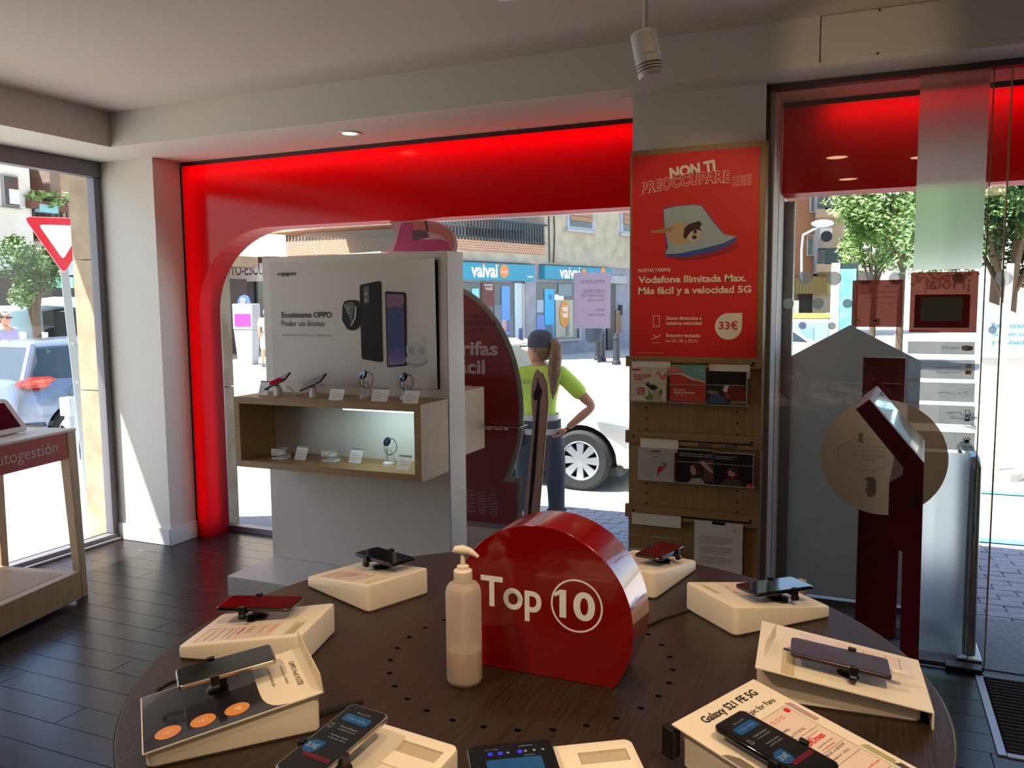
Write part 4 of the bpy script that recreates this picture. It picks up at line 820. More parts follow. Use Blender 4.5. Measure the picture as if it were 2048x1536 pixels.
w6('Samsung', -.026, .008, .028, grey_ink); w6('Galaxy S21 FE 5G', -.013, .008, .052, grey_ink); w6('18,5€/mes', .014, .012, .058, red_ink, .011, .02)
w6('o paga 444€ al contado', .024, .030, .044, grey_ink); w6('con tarifa ilimitada', .031, .030, .036, red_ink); w6('128 GB  6 GB RAM', .042, .02, .056, grey_ink); w6('Pantalla 6,4"  120 Hz', .052, .02, .05, grey_ink); w6('Llévate 60€ de regalo', .090, .044, .040, red_ink)
b = MB()
for (u, v0, v1) in ((-.007,.006,.084), (.0,.006,.07), (.034,.006,.084), (.060,.006,.084), (.105,.01,.084)): b.obox(onw(u,0,K+.0028), UX, VY, NZ, (0,.0007), (v0,v1), (0,.0003))
b.build('print', MATS['print_soft'], s6, local=True)
b = MB()
for i in range(4): frame(b, 0, .007, 0, .007, .0008, onw(-.046,.012+.013*i,K+.0028), VY, -UX, NZ, 0, .0003)
frame(b, 0, .009, 0, .009, .0009, onw(.098,.030,K+.0028), VY, -UX, NZ, 0, .0003); b.build('print', pink_ink, s6, local=True)
b = MB().add([onw(-.056+.0055*math.cos(R(q)), .079+.0055*math.sin(R(q)), K+.003) for q in range(0, 360, 20)], [tuple(range(18))]); b.build('print', red_ink, s6, local=True)
for (u0, u1, c_) in ((-.07,-.015,'B99AA0'), (.055,.105,'A9A878'), (.105,.15,'4C4446')): wpoly(s6, 'edge_print', [(u0,.094), (u0+.006,.105), (u1,.105), (u1,.094)], mat('ep'+c_, c_, .5), K+.0025)
wpoly(s6, 'edge_print', [(-.05,-.105), (-.045,-.096), (-.03,-.088), (.03,-.088), (.035,-.105)], mat('epg', '77716A', .5), K+.0025)
MB().obox(onw(-.132,-.106,0), UX, VY, V((0,0,1)), (-.022,-.002), (-.002,.018), (-.05,-.004)).build('black_plug', black, s6, local=True, bevel=.001)
# folded cream sheet
MB().hexa([onw(-.134,-.116,K), onw(.146,-.106,K), onw(.146,.106,K), onw(-.134,.106,K)], [onw(-.134,-.116,K+.002), onw(.146,-.106,K+.002), onw(.146,.106,K+.002), onw(-.134,.106,K+.002)]).build('cream_sheet', cream, s7, local=True)
MB().obox(onw(.146,0,K), UX, VY, V((0,0,1)), (-.001,.002), (-.106,.106), (-.030,.002)).build('folded_lip', cream, s7, local=True)
wpoly(s7, 'price_insert', [(-.062,.014), (-.062,.092), (.132,.092), (.132,.014)], card_pink, K+.0024)
cardprint(s7, -.060, .130, .016, .090, K+.0028, 'Smartphone 5G', '9,5€/mes')
b = MB(); b.obox(onw(-.092,-.06,K), UX, VY, NZ, (0,.022), (-.05,.055), (.0022,.0030)); b.build('cable_channel', mat('channel', 'CBBF9F', .5), s7, local=True)
MB().obox(onw(-.090,0,K), UX, VY, NZ, (0,.016), (-.012,-.002), (.0031,.0035)).build('cable_opening', black, s7, local=True)
MB().add([onw(-.122,-.066,K+.0022), onw(-.122,.004,K+.0022), onw(-.108,.034,K+.034), onw(-.108,-.036,K+.034)], [(0,1,2,3)]).build('acrylic_flap', clear('flap', (.95,.95,.95), 2.0, 1.5, 0, .55, 'F4EEE2'), s7, local=True)
O_, ux, uy, uz = f7
MB().obox(O_+ux*.084, ux, uy, uz, (0,.022), (-.006,.006), (0,.006)).build('charging_plug', cream, p7, local=True, bevel=.001)
MB().tube([O_+V((.1,.1,0))*0+onw(.12,-.03,.002), onw(.12,-.03,.002)+V((0,0,.001))], .001, 6)
# silver plug behind the right rear stand
q = atD(1612, 1.75, 0); q = V((-.12, 2.00, TZ))
cb = thing('cable_plug', 'small silver cable plug standing up behind the right rear stand', 'cable', (q.x, q.y, TZ))
MB().obox(q, V((.7,-.5,0)), V((.5,.7,0)), Z_, (-.012,.012), (-.003,.003), (0,.05)).build('shell', ph_sil, cb, bevel=.002)
for i, (p0, p1, lb) in enumerate((((-.70,1.56), (-.98,1.95), 'black cable crossing the table behind the bottle'), ((-.52,1.52), (-.33,1.86), 'black cable between the red sign and the back stand'), ((-.80,1.18), (-.99,.93), 'black cable strap at the bottom left between two stands'))):
    t = MB(); A = V((*p0, TZ+.0022)); B_ = V((*p1, TZ+.0022)); t.tube([A, A.lerp(B_,.3)+V((.01,0,0)), A.lerp(B_,.7)-V((.008,0,0)), B_], .0022 if i < 2 else .006, 8)
    o = t.build('table_cable', rubber, None, smooth=True); tag(o, lb, 'cable')
# ------------------------------------------------------------------ self-service table at the left window
A0 = V((-3.97, 3.177, 0)); e1 = V((.187, -.982, 0)).normalized(); e2 = V((-.982, -.187, 0)).normalized()
lt = thing('self_service_table', 'wooden counter table with a red lettered front band by the left window', 'table', tuple(A0))
MB().obox(A0, e1, e2, Z_, (0, 1.3), (0, .55), (.928, .942)).build('top', mat('top_white', 'D8D0C4', .35), lt, bevel=.002)
MB().obox(A0, e1, e2, Z_, (.07, 1.23), (.004, .022), (.785, .928)).build('front_band', mat('band_red', 'B01C26', .5), lt)
MB().obox(A0, e1, e2, Z_, (.07, 1.23), (.50, .52), (.785, .928)).build('rear_band', MATS['band_red'], lt)
def leg(o, s1, s2):
    b = MB(); P_ = A0+e1*o[0]+e2*o[1]; w_ = .062
    lo = [P_+e1*(a*w_*.72+s1)+e2*(c*w_*.72+s2) for a, c in ((0,0),(1,0),(1,1),(0,1))]; hi = [P_+e1*(a*w_)+e2*(c*w_)+Z_*.928 for a, c in ((0,0),(1,0),(1,1),(0,1))]
    b.hexa(lo, hi).build('leg', oak_light, lt, bevel=.002)
leg((.004, .002), -.01, -.012); leg((.004, .486), -.01, .02); leg((1.23, .002), .02, -.012); leg((1.23, .486), .02, .02)
MB().obox(A0, e1, e2, Z_, (.10, 1.2), (-.055, .50), (.02, .172)).build('plinth', oak_light, lt, bevel=.002)
MB().obox(A0, e1, e2, Z_, (.16, 1.14), (0, .44), (.172, .1735)).build('plinth_inlay', oak_h, lt)
def onPl(x, y, P_, n_): r = ray(x, y); return C0+r*((P_-C0).dot(n_)/r.dot(n_))
Pb = A0+e2*.0035; qa = onPl(116, 908, Pb, e2); d1_ = (qa-A0).dot(e1)
qb = onPl(4, 930, Pb, e2); d2_ = (qb-A0).dot(e1); text(lt, 'Autogestión', V((0,0,.834))+A0+e2*.003+e1*d1_, -e1, Z_, mat('band_ink', 'CFC2BE', .6), h=.062, w=(d2_-d1_)*11.4/9, align='R')
tb = thing('white_tablet', 'white tablet in a sloping stand on the counter by the left window', 'tablet', tuple(A0+e1*.4+e2*.2+Z_*.942))
bR = onZ(56, 862, .945); uyT = (e2*.62+Z_*.78).normalized(); nT = e1.cross(uyT)*-1
MB().prism(rrect(0, .30, 0, .215, .03), bR, e1, uyT, -nT, -.012, .0).build('frame', white_gl, tb, bevel=.003)
MB().prism(rrect(.035, .265, .028, .187, .002), bR, e1, uyT, -nT, -.0128, -.0122).build('screen', mat('tablet_screen', '14142A', .15, coat=.5), tb)
MB().prism([(0,0), (.15,0), (.15,.15)], bR+e1*.06, e2, Z_, e1, 0, .18).build('support', white_gl, tb)
# ------------------------------------------------------------------ red kiosk at the door
kd = V((.06, .998, 0)).normalized(); kn = mat('kiosk_red', '540811', .38); kp = mat('kiosk_pale', 'B9858A', .35)
kk = thing('info_kiosk', 'dark red floor kiosk with a sloping screen in front of the glass door', 'kiosk', (.15, 3.5, 0))
prof = [(.019,1.243), (-.025,1.206), (.138,1.003), (.134,.975), (.093,.945), (.095,.715), (.145,.694), (.150,.0), (.214,.0), (.203,1.023)]
near = [V((x, 3.228, z)) for x, z in prof]
b = MB()
cells = [(0,1,2,9), (2,3,8,9), (3,4,5,6), (3,6,7,8)]
N = len(prof); Wk = .522
vs = near+[p+kd*Wk for p in near]
b.add(vs, [c for c in cells]+[tuple(i+N for i in c) for c in cells]+[(i, (i+1) % N, N+(i+1) % N, N+i) for i in range(N) if i not in (9, 0)])
b.build('housing', kn, kk)
ft = (V((.203,0,1.023))-V((.019,0,1.243))); fl_ = ft.length; fu = ft.normalized(); fn = V((-fu.z, 0, fu.x))*-1
if fn.z < 0: fn = -fn
O_ = near[0]
MB().obox(O_, fu, kd, fn, (0, fl_), (0, Wk), (-.001, .002)).build('bezel', kp, kk, bevel=.002)
MB().obox(O_, fu, kd, fn, (.022, fl_-.012), (.03, Wk-.03), (.0021, .003)).build('screen', mat('kiosk_screen', '8A9290', .12, coat=.6, emit='A8B4B0', es=.12), kk)
MB().obox(near[0], (near[1]-near[0]).normalized(), kd, fu*-1, (0, (near[1]-near[0]).length), (0, Wk), (0, .003)).build('top_edge', kp, kk)
q = V((.176, 3.2265, .885)); MB().add([q+V((.019*math.cos(R(a)), 0, .030*math.sin(R(a)))) for a in range(0, 360, 15)], [tuple(range(24))]).build('speaker_grille', mat('grille', '2C0608', .6), kk)
# ------------------------------------------------------------------ between the glass panes
rs = thing('red_stele', 'flat dark red upright stand seen through the glass behind the kiosk', 'stand', (.08, 4.2, 0))
MB().box(-.008, .172, 4.19, 4.225, 0, 1.336).build('panel', mat('stele_red', '7C0410', .3, coat=.3), rs, bevel=.002)
MB().box(-.008, .172, 4.186, 4.19, 1.262, 1.268).box(.004, .008, 4.186, 4.19, 0, 1.33).build('seam', mat('stele_dark', '3E0408', .4), rs)
gt = thing('security_gate', 'chrome tube security gate behind the glass door, at its right edge', 'gate', (.47, 4.1, 0))
g0 = onY(1937, 1308, 4.02); g1 = onY(1950, 935, 4.02)
MB().tube([g0, g1, g1+V((0,.02,.022)), g1+V((0,.06,.03)), g1+V((0,.40,.03)), g1+V((0,.44,.022)), g1+V((0,.46,0)), V((g0.x, g0.y+.46, g0.z))], .027, 16).build('tube_frame', steel, gt, smooth=True)
MB().box(g0.x-.002, g0.x+.002, g0.y, g0.y+.45, .1, g1.z).build('inner_panel', clear('gate_panel', (.8,.85,.88), 1, 1.4, 0, .3, 'B8C4CC'), gt)
MB().box(g0.x-.05, g0.x+.05, g0.y-.03, g0.y+.5, -.008, .03).build('foot', steel, gt, bevel=.004)
# ------------------------------------------------------------------ stickers on the door glass (seen from behind)
YD = 3.943; fr = frosted('frosted_vinyl', 'D8E4E0', .4, .45); fr_l = clear('pale_vinyl', (.95,.97,.97), .8, 1.5, .1, .86, '8E9898'); fr2 = translucent('frosted_grey', '8E8880', .22, .5)
def dbox(name, x0, y0, x1, y1, x2, y2, x3, y3, m, label, cat='sticker', Y=YD, group=None):
    P_ = [onY(x0,y0,Y), onY(x1,y1,Y), onY(x2,y2,Y), onY(x3,y3,Y)]; xa, xb = (P_[0].x+P_[3].x)/2, (P_[1].x+P_[2].x)/2; za, zb = (P_[0].z+P_[1].z)/2, (P_[2].z+P_[3].z)/2
    t = thing(name, label, cat, ((xa+xb)/2, Y, zb), 0, group)
    MB().quad((xa,Y,zb), (xb,Y,zb), (xb,Y,za), (xa,Y,za)).build('film', m, t); return t, xa, xb, zb, za
XA, XB = onY(1830,400,YD).x, onY(1968,400,YD).x
dbox('window_film', 1842,142, 1984,130, 1962,538, 1826,540, fr, 'tall frosted white film strip on the upper part of the glass door', 'window film')
hola_m = clear('hola_red', (.5,.2,.15), .6, 1.4, .15, .92, '8E463A')
t, xa, xb, za, zb = dbox('hello_sticker', 1824,544, 1960,543, 1951,666, 1816,664, hola_m, 'red greeting sticker with a dark framed grey square, back to front on the door')
text(t, '¡Hola!', V((xb-.03, YD-.0008, zb-.072)), -X_, Z_, translucent('hola_ink', 'F0D0C4', .75, .6), w=.17, bold=.02)
MB().box(xa+.018, xb-.028, YD-.001, YD-.0006, za+.02, zb-.095).build('dark_frame', mat('hola_dark', '7A0812', .5), t)
MB().box(xa+.042, xb-.055, YD-.0016, YD-.0012, za+.048, zb-.107).build('back_label', mat('hola_grey', '6A6258', .6), t)
t, xa, xb, za, zb = dbox('security_sticker', 1706,560, 1808,560, 1803,655, 1702,653, hola_m, 'square reddish alarm sticker with four text lines, back to front on the door')
for i, (s, w_, h_) in enumerate((('Máxima', .07, .012), ('tranquilidad con', .155, .012), ('Securitas Direct.', .155, .012), ('Entra e infórmate', .115, .008))): text(t, s, V((xb-.012, YD-.0008, zb-.032-.024*i)), -X_, Z_, MATS['hola_ink'], w=w_*.95, h=h_)
b = MB(); ring(b, xa+.024, za+.022, .007, .012, (0,YD-.0008,0), X_, Z_, 24); b.box(xa+.075, xa+.115, YD-.0009, YD-.0006, za+.008, za+.038); b.build('print', MATS['hola_ink'], t)
b = MB().box(xa+.088, xa+.102, YD-.0014, YD-.001, za+.024, za+.032); b.build('print', dark_ink, t)
rows = [('wifi_sticker', 682, 708, 'Zona WiFi', 'pale strip sticker reading Zona WiFi, back to front on the door'), ('cards_sticker', 718, 757, 'cards', 'pale strip sticker about card payment with two card emblems'), ('contactless_sticker', 764, 802, 'Contactless', 'pale strip sticker reading Contactless with a hand and waves'),
        ('unlock_sticker', 809, 847, 'unlock', 'pale strip sticker with a padlock phone symbol'), ('pet_sticker', 862, 898, 'Pet friendly', 'pale rounded sticker with a paw print above the chrome gate')]
for (nm, y0, y1, s, lb) in rows:
    t, xa, xb, za, zb = dbox(nm, 1816,y0, 1950,y0+2, 1949,y1+1, 1815,y1, fr_l, lb)
    if nm == 'pet_sticker': pass
    def tt(s, x, z, w_, h_=None): text(t, s, V((x, YD-.0008, z)), -X_, Z_, mat('sticker_ink', '6E6A6A', .6), w=w_, h=h_)
    mid = (za+zb)/2
    if s == 'Zona WiFi':
        tt(s, xb-.055, mid-.004, .07); b = MB().poly(circ(xb-.030, mid, .012, 20), (0,YD-.0008,0), X_, Z_).poly(circ(xb-.016, mid, .010, 20), (0,YD-.0009,0), X_, Z_).poly(circ(xb-.040, mid, .010, 20), (0,YD-.0009,0), X_, Z_); b.build('print', mat('wifi_brown', '8A6C62', .6), t)
        MB().prism(rrect(xb-.048, xb-.028, mid-.007, mid+.007, .004), (0,YD-.0014,0), X_, Z_, Y_, 0, .0002).build('print', white_ink, t)
        text(t, 'WI', V((xb-.009, YD-.0013, mid-.004)), -X_, Z_, white_ink, w=.016); text(t, 'FI', V((xb-.033, YD-.0018, mid-.004)), -X_, Z_, MATS['wifi_brown'], w=.012)
    if s == 'cards':
        tt('Tarjetas de crédito', xb-.05, mid+.005, .095); tt('y débito aceptadas', xb-.05, mid-.016, .095)
        MB().box(xb-.034, xb-.012, YD-.0010, YD-.0007, mid+.006, mid+.024).build('print', white_ink, t); MB().box(xb-.034, xb-.012, YD-.0014, YD-.0011, mid+.020, mid+.024).build('print', mat('visa_blue', '4A5A9C', .5), t); text(t, 'VISA', V((xb-.014, YD-.0014, mid+.011)), -X_, Z_, MATS['visa_blue'], w=.016, bold=.03)
        MB().box(xb-.034, xb-.012, YD-.0014, YD-.0011, mid+.006, mid+.009).build('print', mat('visa_gold', 'D8A860', .5), t)
        MB().box(xb-.034, xb-.012, YD-.0010, YD-.0007, mid-.020, mid-.002).build('print', white_ink, t); MB().poly(circ(xb-.028, mid-.011, .0068, 16), (0,YD-.0014,0), X_, Z_).build('print', mat('mc_red', 'D8603A', .5), t); MB().poly(circ(xb-.019, mid-.011, .0068, 16), (0,YD-.0015,0), X_, Z_).build('print', mat('mc_gold', 'E29A4A', .5), t)
    if s == 'Contactless':
        tt(s, xb-.075, mid-.006, .065); b = MB(); O_ = V((xb-.035, YD-.001, mid))
        for i in range(4): b.tube([O_+V((.012-.006*i+.003*math.cos(R(a))*-1, 0, (.006+.0012*(3-i))*math.sin(R(a)))) for a in range(-70, 71, 20)], .0008, 5)
        vs_ = [O_+V((.026*math.cos(R(a))+.004, 0, .018*math.sin(R(a)))) for a in range(-150, 151, 15)]; b.tube(vs_, .0006, 5); b.tube([O_+V((-.042,0,-.016)), O_+V((-.03,0,-.004)), O_+V((-.02,0,.001)), O_+V((-.014,0,-.003)), O_+V((-.024,0,-.010))], .0007, 5)
        b.build('print', MATS['sticker_ink'], t)
    if s == 'unlock':
        tt('Desbloquea', xb-.05, mid+.006, .06); tt('tu móvil', xb-.05, mid-.018, .04)
        b = MB(); frame(b, xb-.036, xb-.018, mid-.024, mid+.024, .0022, (0,YD-.0008,0), X_, Z_, Y_, 0, .0002); b.box(xb-.036, xb-.018, YD-.001, YD-.0008, mid-.024, mid-.016).box(xb-.031, xb-.023, YD-.001, YD-.0008, mid-.006, mid+.001); b.tube([V((xb-.030,YD-.001,mid+.001)), V((xb-.030,YD-.001,mid+.006)), V((xb-.027,YD-.001,mid+.008)), V((xb-.024,YD-.001,mid+.006))], .0008, 5)
        b.build('print', mat('sticker_dark', '3E3A3C', .6), t)
    if nm == 'pet_sticker':
        tt(s, xb-.008, mid-.026, .062); O_ = V((xb-.030, 0, mid+.002)); b = MB().poly(circ(O_.x, O_.z, .010, 18, .0085), (0,YD-.0008,0), X_, Z_)
        for (dx, dz) in ((-.012,.008), (-.005,.014), (.005,.014), (.011,.008)): b.poly(circ(O_.x+dx, O_.z+dz, .0035, 10), (0,YD-.0008,0), X_, Z_)
        b.build('print', MATS['sticker_dark'], t)
dbox('window_film', 1818,902, 1938,905, 1925,1312, 1815,1296, frosted('frosted_blue', 'C8D6E0', .5, .6), 'bluish frosted film on the lower right part of the glass door', 'window film', YD+.0006)
# cream disc with a speech bubble
cc = (onY(1641,915,YD)+onY(1897,915,YD))/2; rd = (onY(1897,915,YD)-onY(1641,915,YD)).length/2
t = thing('disc_sticker', 'large cream disc sticker with a faint speech bubble behind the red kiosk', 'sticker', (cc.x, YD, cc.z-rd))
MB().poly(circ(cc.x, cc.z, rd, 64), (0,YD-.0012,0), X_, Z_).build('film', translucent('disc_cream', 'E0C09A', .35, .5), t)
fa = mat('faint_tan', 'A88E70', .6); b = MB()
bub = circ(cc.x-.07, cc.z+.010, .115, 40, .070); b.tube([V((x, YD-.002, z)) for x, z in bub+[bub[0]]], .0008, 4); b.tube([V((cc.x-.04,YD-.002,cc.z-.058)), V((cc.x-.03,YD-.002,cc.z-.085)), V((cc.x-.022,YD-.002,cc.z-.056))], .0008, 4); b.build('print', fa, t)
for i, s in enumerate(('Entra y descubre', 'la Fibra y el Móvil', 'de la manera más', 'Simple')): text(t, s, V((cc.x+.008-(.04 if i == 3 else 0), YD-.002, cc.z+.040-.019*i)), -X_, Z_, fa, w=(.13 if i < 3 else .06), h=.010)
MB().prism([(-.035,.03), (-.02,.04), (.0,.04), (.012,.02), (.012,-.035), (0,-.05), (-.02,-.05), (-.03,-.02), (-.022,-.005), (-.03,0), (-.022,.012)], (cc.x-.035,YD-.002,cc.z-.13), X_, Z_, Y_, -.0004, 0).build('print', mat('faint_grey', '8A7C6C', .6), t)
for s in (-1, 1): MB().prism([(-.014,0), (.014,0), (.008,.012), (.008,.03), (.014,.042), (-.014,.042), (-.008,.03), (-.008,.012)], (cc.x-.04+s*.052, YD-.002, cc.z+.062), X_, Z_, Y_, -.0004, 0).build('print', fa, t)
# row of frosted dots
dm = clear('dot_vinyl', (1,1,1), .4, 1.4, .2, .85, 'A8B0AC')
dots = [(1610,555,14), (1668,557,15), (1730,556,15), (1791,557,14), (1577,607,11), (1636,607,12), (1695,607,10), (1605,651,8), (1664,652,8), (2008,557,18), (1985,660,9), (1916,556,12)]
names_ = ['leftmost of the upper row', 'second of the upper row, before the bus shelter', 'half behind the alarm sticker', 'right end above the alarm sticker', 'over the grey post', 'middle row over the dark garage', 'middle row beside the alarm sticker', 'lowest left, above the silver car', 'lowest, on the white post', 'large one at the right glass edge', 'small one at the right glass edge', 'at the top of the greeting sticker']
for (x, y, r_), s in zip(dots, names_):
    Yd = 3.9438; q = onY(x, y, Yd); rw = (onY(x+r_, y, Yd)-q).length
    o = MB().poly(circ(q.x, q.z, rw, 28), (0,Yd,0), X_, Z_).build('dot_sticker', dm, None); tag(o, 'round frosted dot on the glass door, '+s, 'sticker', 'frosted dots on the glass door')
# house-shaped grey film on the outer pane
Yh = 4.558; q = [onY(x, y, Yh) for x, y in ((1560,724), (1700,650), (1842,722))]
t = thing('window_film', 'grey frosted film with a gabled top on the outer glass beside the entrance', 'window film', (q[1].x, Yh, .04))
MB().poly([(q[0].x,.04), (q[2].x+.0,.04), (q[2].x,q[2].z), (q[1].x,q[1].z), (q[0].x,q[0].z)], (0,Yh,0), X_, Z_).build('film', fr2, t)
# ------------------------------------------------------------------ standing cut-outs in the shop window
Ys = 4.45; t = thing('bubble_board', 'round red price-plan board with a grey border standing in the window', 'cut-out', (-2.2, Ys, 0))
cq = onY(880,812,Ys); rx = onY(1047,812,Ys).x-cq.x; rz_ = onY(880,565,Ys).z-cq.z
s1 = onY(1050,956,Ys); s2 = onY(1037,1062,Ys); xr = (s1.x+s2.x)/2; xl = cq.x-rx*.8
def bub_(mx_, yk, grow, m, nm):
    b = MB(); b.prism(circ(cq.x, cq.z, rx-grow, 64, rz_-grow), (0,yk,0), X_, Z_, Y_, 0, .006); b.prism([(xl,s2.z+grow), (xr-grow,s2.z+grow), (xr-grow,s1.z-grow), (xl,s1.z-grow)], (0,yk+.0001,0), X_, Z_, Y_, 0, .006); b.build(nm, m, t)
bub_(0, Ys, 0, mat('board_grey', '8E9088', .5), 'border_board'); bub_(0, Ys-.006, .032, mat('board_red', '7C1420', .25, coat=.4), 'red_face')
yk = Ys-.0075
tx(t, 'Tarifas', 877, 708, 996, mat('board_ink', 'B9ABAA', .5), 26, yk, .03); tx(t, 'fácil', 905, 745, 970, MATS['board_ink'], 26, yk, .03)
fd = mat('board_faint', '4E0C16', .4); tx(t, 'conecta', 895, 651, 992, fd, 14, yk, mirror=True); tx(t, 'hogar y tu vida', 880, 634, 975, fd, 8, yk, mirror=True); tx(t, 'Mejora', 925, 664, 965, fd, 8, yk, mirror=True)
b = MB()
for k_ in range(3):
    A_ = onY(936+22*k_, 1022+3.5*k_, yk-.0002); outE(b, A_, X_, (Z_-X_*.02), .046, .130-.004*k_, .0036, -Y_, 2+(k_ > 0))
b.build('print', mat('board_pale', 'B89A9E', .5), t)
b = MB(); frame(b, onY(893,770,yk).x, onY(943,770,yk).x, onY(900,792,yk).z, onY(900,769,yk).z, .003, (0,yk-.0003,0), X_, Z_, Y_, -.0003, 0); b.build('print', MATS['board_pale'], t)
MB().box(xl, xr-.04, Ys+.01, Ys+.05, 0, s2.z+.04).build('foot', white_mt, t)
# small acrylic riser with mirrored lettering
t = thing('acrylic_riser', 'small clear riser lettered Mi Smart Band in front of the red board', 'riser', (-1.85, 4.12, .0)); ya = 4.2
q0, q1 = onY(972,849,ya), onY(1047,849,ya); MB().obox(q0, X_, Y_, Z_, (0, q1.x-q0.x), (-.06,.06), (0,.003)).build('shelf', acryl, t)
MB().box(q0.x, q1.x, ya-.061, ya-.059, q0.z, q0.z+.002).box(q0.x, q1.x, ya+.059, ya+.061, q0.z, q0.z+.002).build('rim', white_mt, t); MB().box(q0.x-.06, q0.x+.01, ya-.05, ya+.05, q0.z-.003, q0.z).build('mount', acryl, t)
text(t, 'Mi Smart Band', onY(1016, 861, ya-.06), -X_, Z_, white_ink, w=(onY(1016,861,ya).x-onY(968,861,ya).x), bold=.02)
# pale cut-out seen from behind
def cut(name, pts, Y, m, t, d0=0, d1=.006): return MB().prism([(onY(x,y,Y).x, onY(x,y,Y).z) for x, y in pts], (0,Y,0), X_, Z_, Y_, d0, d1).build(name, m, t)
t = thing('narrow_cutout', 'narrow pale cut-out with a dark stripe standing between the red board and the street', 'cut-out', (-1.7, 4.47, 0)); Yc = 4.50
cut('board', [(1075,738), (1083,746), (1092,768), (1094,806), (1088,880), (1076,1024), (1070,1120), (1040,1120), (1048,1024), (1060,900), (1066,842), (1062,792), (1064,765), (1069,746)], Yc, mat('cut_pale', 'C9A9A4', .6), t)
cut('edge', [(1083,746), (1092,768), (1094,806), (1088,880), (1076,1024), (1070,1120), (1073,1120), (1079,1024), (1091,880), (1097,806), (1095,768), (1086,746)], Yc+.001, mat('cut_edge', 'B08A52', .5), t)
cut('dark_stripe', [(1075,752), (1078,770), (1085,782), (1080,800), (1070,950), (1062,1024), (1058,1100), (1052,1100), (1056,1024), (1066,900), (1075,800), (1068,800), (1066,792), (1074,770)], Yc-.002, dark_ink, t, 0, .001)
MB().box(-1.80, -1.70, 4.47, 4.53, 0, .015).build('foot', white_mt, t)
t = thing('pink_cutout', 'cut-out figure in a magenta top showing above the white display wall', 'cut-out', (-2.55, 4.40, 0)); Yc = 4.40
MB().prism([(-2.75,0), (-2.35,0), (-2.35,1.9), (-2.75,1.9)], (0,Yc,0), X_, Z_, Y_, .001, .006).build('base_board', card_w, t)
cut('outline', [(760,505), (772,494), (788,486), (792,468), (785,452), (779,444), (800,441), (850,441), (876,444), (900,456), (911,472), (915,490), (912,506)], Yc, mat('cut_outline', 'B9949A', .6), t)
cut('magenta_top', [(786,502), (793,485), (797,465), (803,446), (826,444), (832,470), (848,480), (880,478), (898,484), (904,502)], Yc-.001, mat('cut_magenta', 'A8185E', .5), t, 0, .001)
cut('arm', [(850,447), (876,449), (896,460), (905,476), (908,494), (900,500), (895,482), (880,470), (862,466), (852,462)], Yc-.002, mat('cut_skin', 'B0645A', .6), t, 0, .001)
cut('back_skin', [(825,444), (848,444), (856,464), (846,480), (830,470)], Yc-.0025, MATS['cut_skin'], t, 0, .001); cut('dark_band', [(824,464), (836,459), (850,461), (858,474), (840,477), (826,484)], Yc-.003, mat('cut_dark', '4A2440', .5), t, 0, .001); cut('strap', [(849,441), (852,441), (857,462), (853,463)], Yc-.0035, dark_ink, t, 0, .001)
# opening hours sheet
Yo = 4.560; A_, B2 = onY(1148,546,Yo), onY(1221,657,Yo); t = thing('hours_sheet', 'white opening hours sheet taped to the window glass, seen from behind', 'paper', ((A_.x+B2.x)/2, Yo, B2.z))
MB().box(A_.x, B2.x, Yo-.001, Yo, B2.z, A_.z).build('sheet', translucent('paper_lilac', 'E6DCEA', .7, .7), t)
gi = mat('ghost_ink', '9A88A4', .6)
for (s, x0, x1, y) in (('HORARIO AGOSTO:', 1161, 1210, 565), ('LUNES A VIERNES', 1167, 1210, 584), ('10:00 A 14:00 Y DE', 1163, 1209, 594), ('17:00 A 21:00', 1176, 1209, 603), ('SÁBADO:', 1190, 1210, 622), ('10:00 A 14:00', 1176, 1209, 632)): tx(t, s, x0, y, x1, gi, 5, Yo-.0016, mirror=True)
b = MB(); Q = onY(1161,567,Yo-.0014); b.box(Q.x, onY(1210,567,Yo).x, Yo-.0016, Yo-.0012, Q.z-.001, Q.z+.001); Q = onY(1167,586,Yo-.0014); b.box(Q.x, onY(1210,586,Yo).x, Yo-.0016, Yo-.0012, Q.z-.001, Q.z+.001); b.build('print', gi, t)
# ------------------------------------------------------------------ street
ZG = -.24
pav_m = mat('paver_grey', '8E8E98', .8, noise='7A7B88', nscale=9); asph = mat('asphalt', 'B8B4AE', .9, noise='ACA8A2', nscale=3); kerb_m = mat('kerb', 'A8A6A2', .85)
struct('ground_street', MB().box(-90, 70, 7.0, 120, ZG-.4, ZG).box(-90, -6.6, -30, 7.0, ZG-.4, ZG), asph)
sw = struct('sidewalk', MB().hexa([(-6.6,4.64,-.5), (12,4.64,-.5), (12,7.0,-.5), (-6.6,7.0,-.5)], [(-6.6,4.64,-.046), (12,4.64,-.046), (12,7.0,ZG-.008), (-6.6,7.0,ZG-.008)]).hexa([(-6.6,-30,-.5), (-4.81,-30,-.5), (-4.81,4.64,-.5), (-6.6,4.64,-.5)], [(-6.6,-30,-.14), (-4.81,-30,-.03), (-4.81,4.64,-.03), (-6.6,4.64,-.14)]), mat('mortar', '9A9AA0', .9))
sl = math.atan((ZG-.008+.046)/(7.0-4.64))
pv = None
def zsw(y): return -.046+(y-4.64)*(ZG-.008+.046)/(7.0-4.64)
cnt = 0
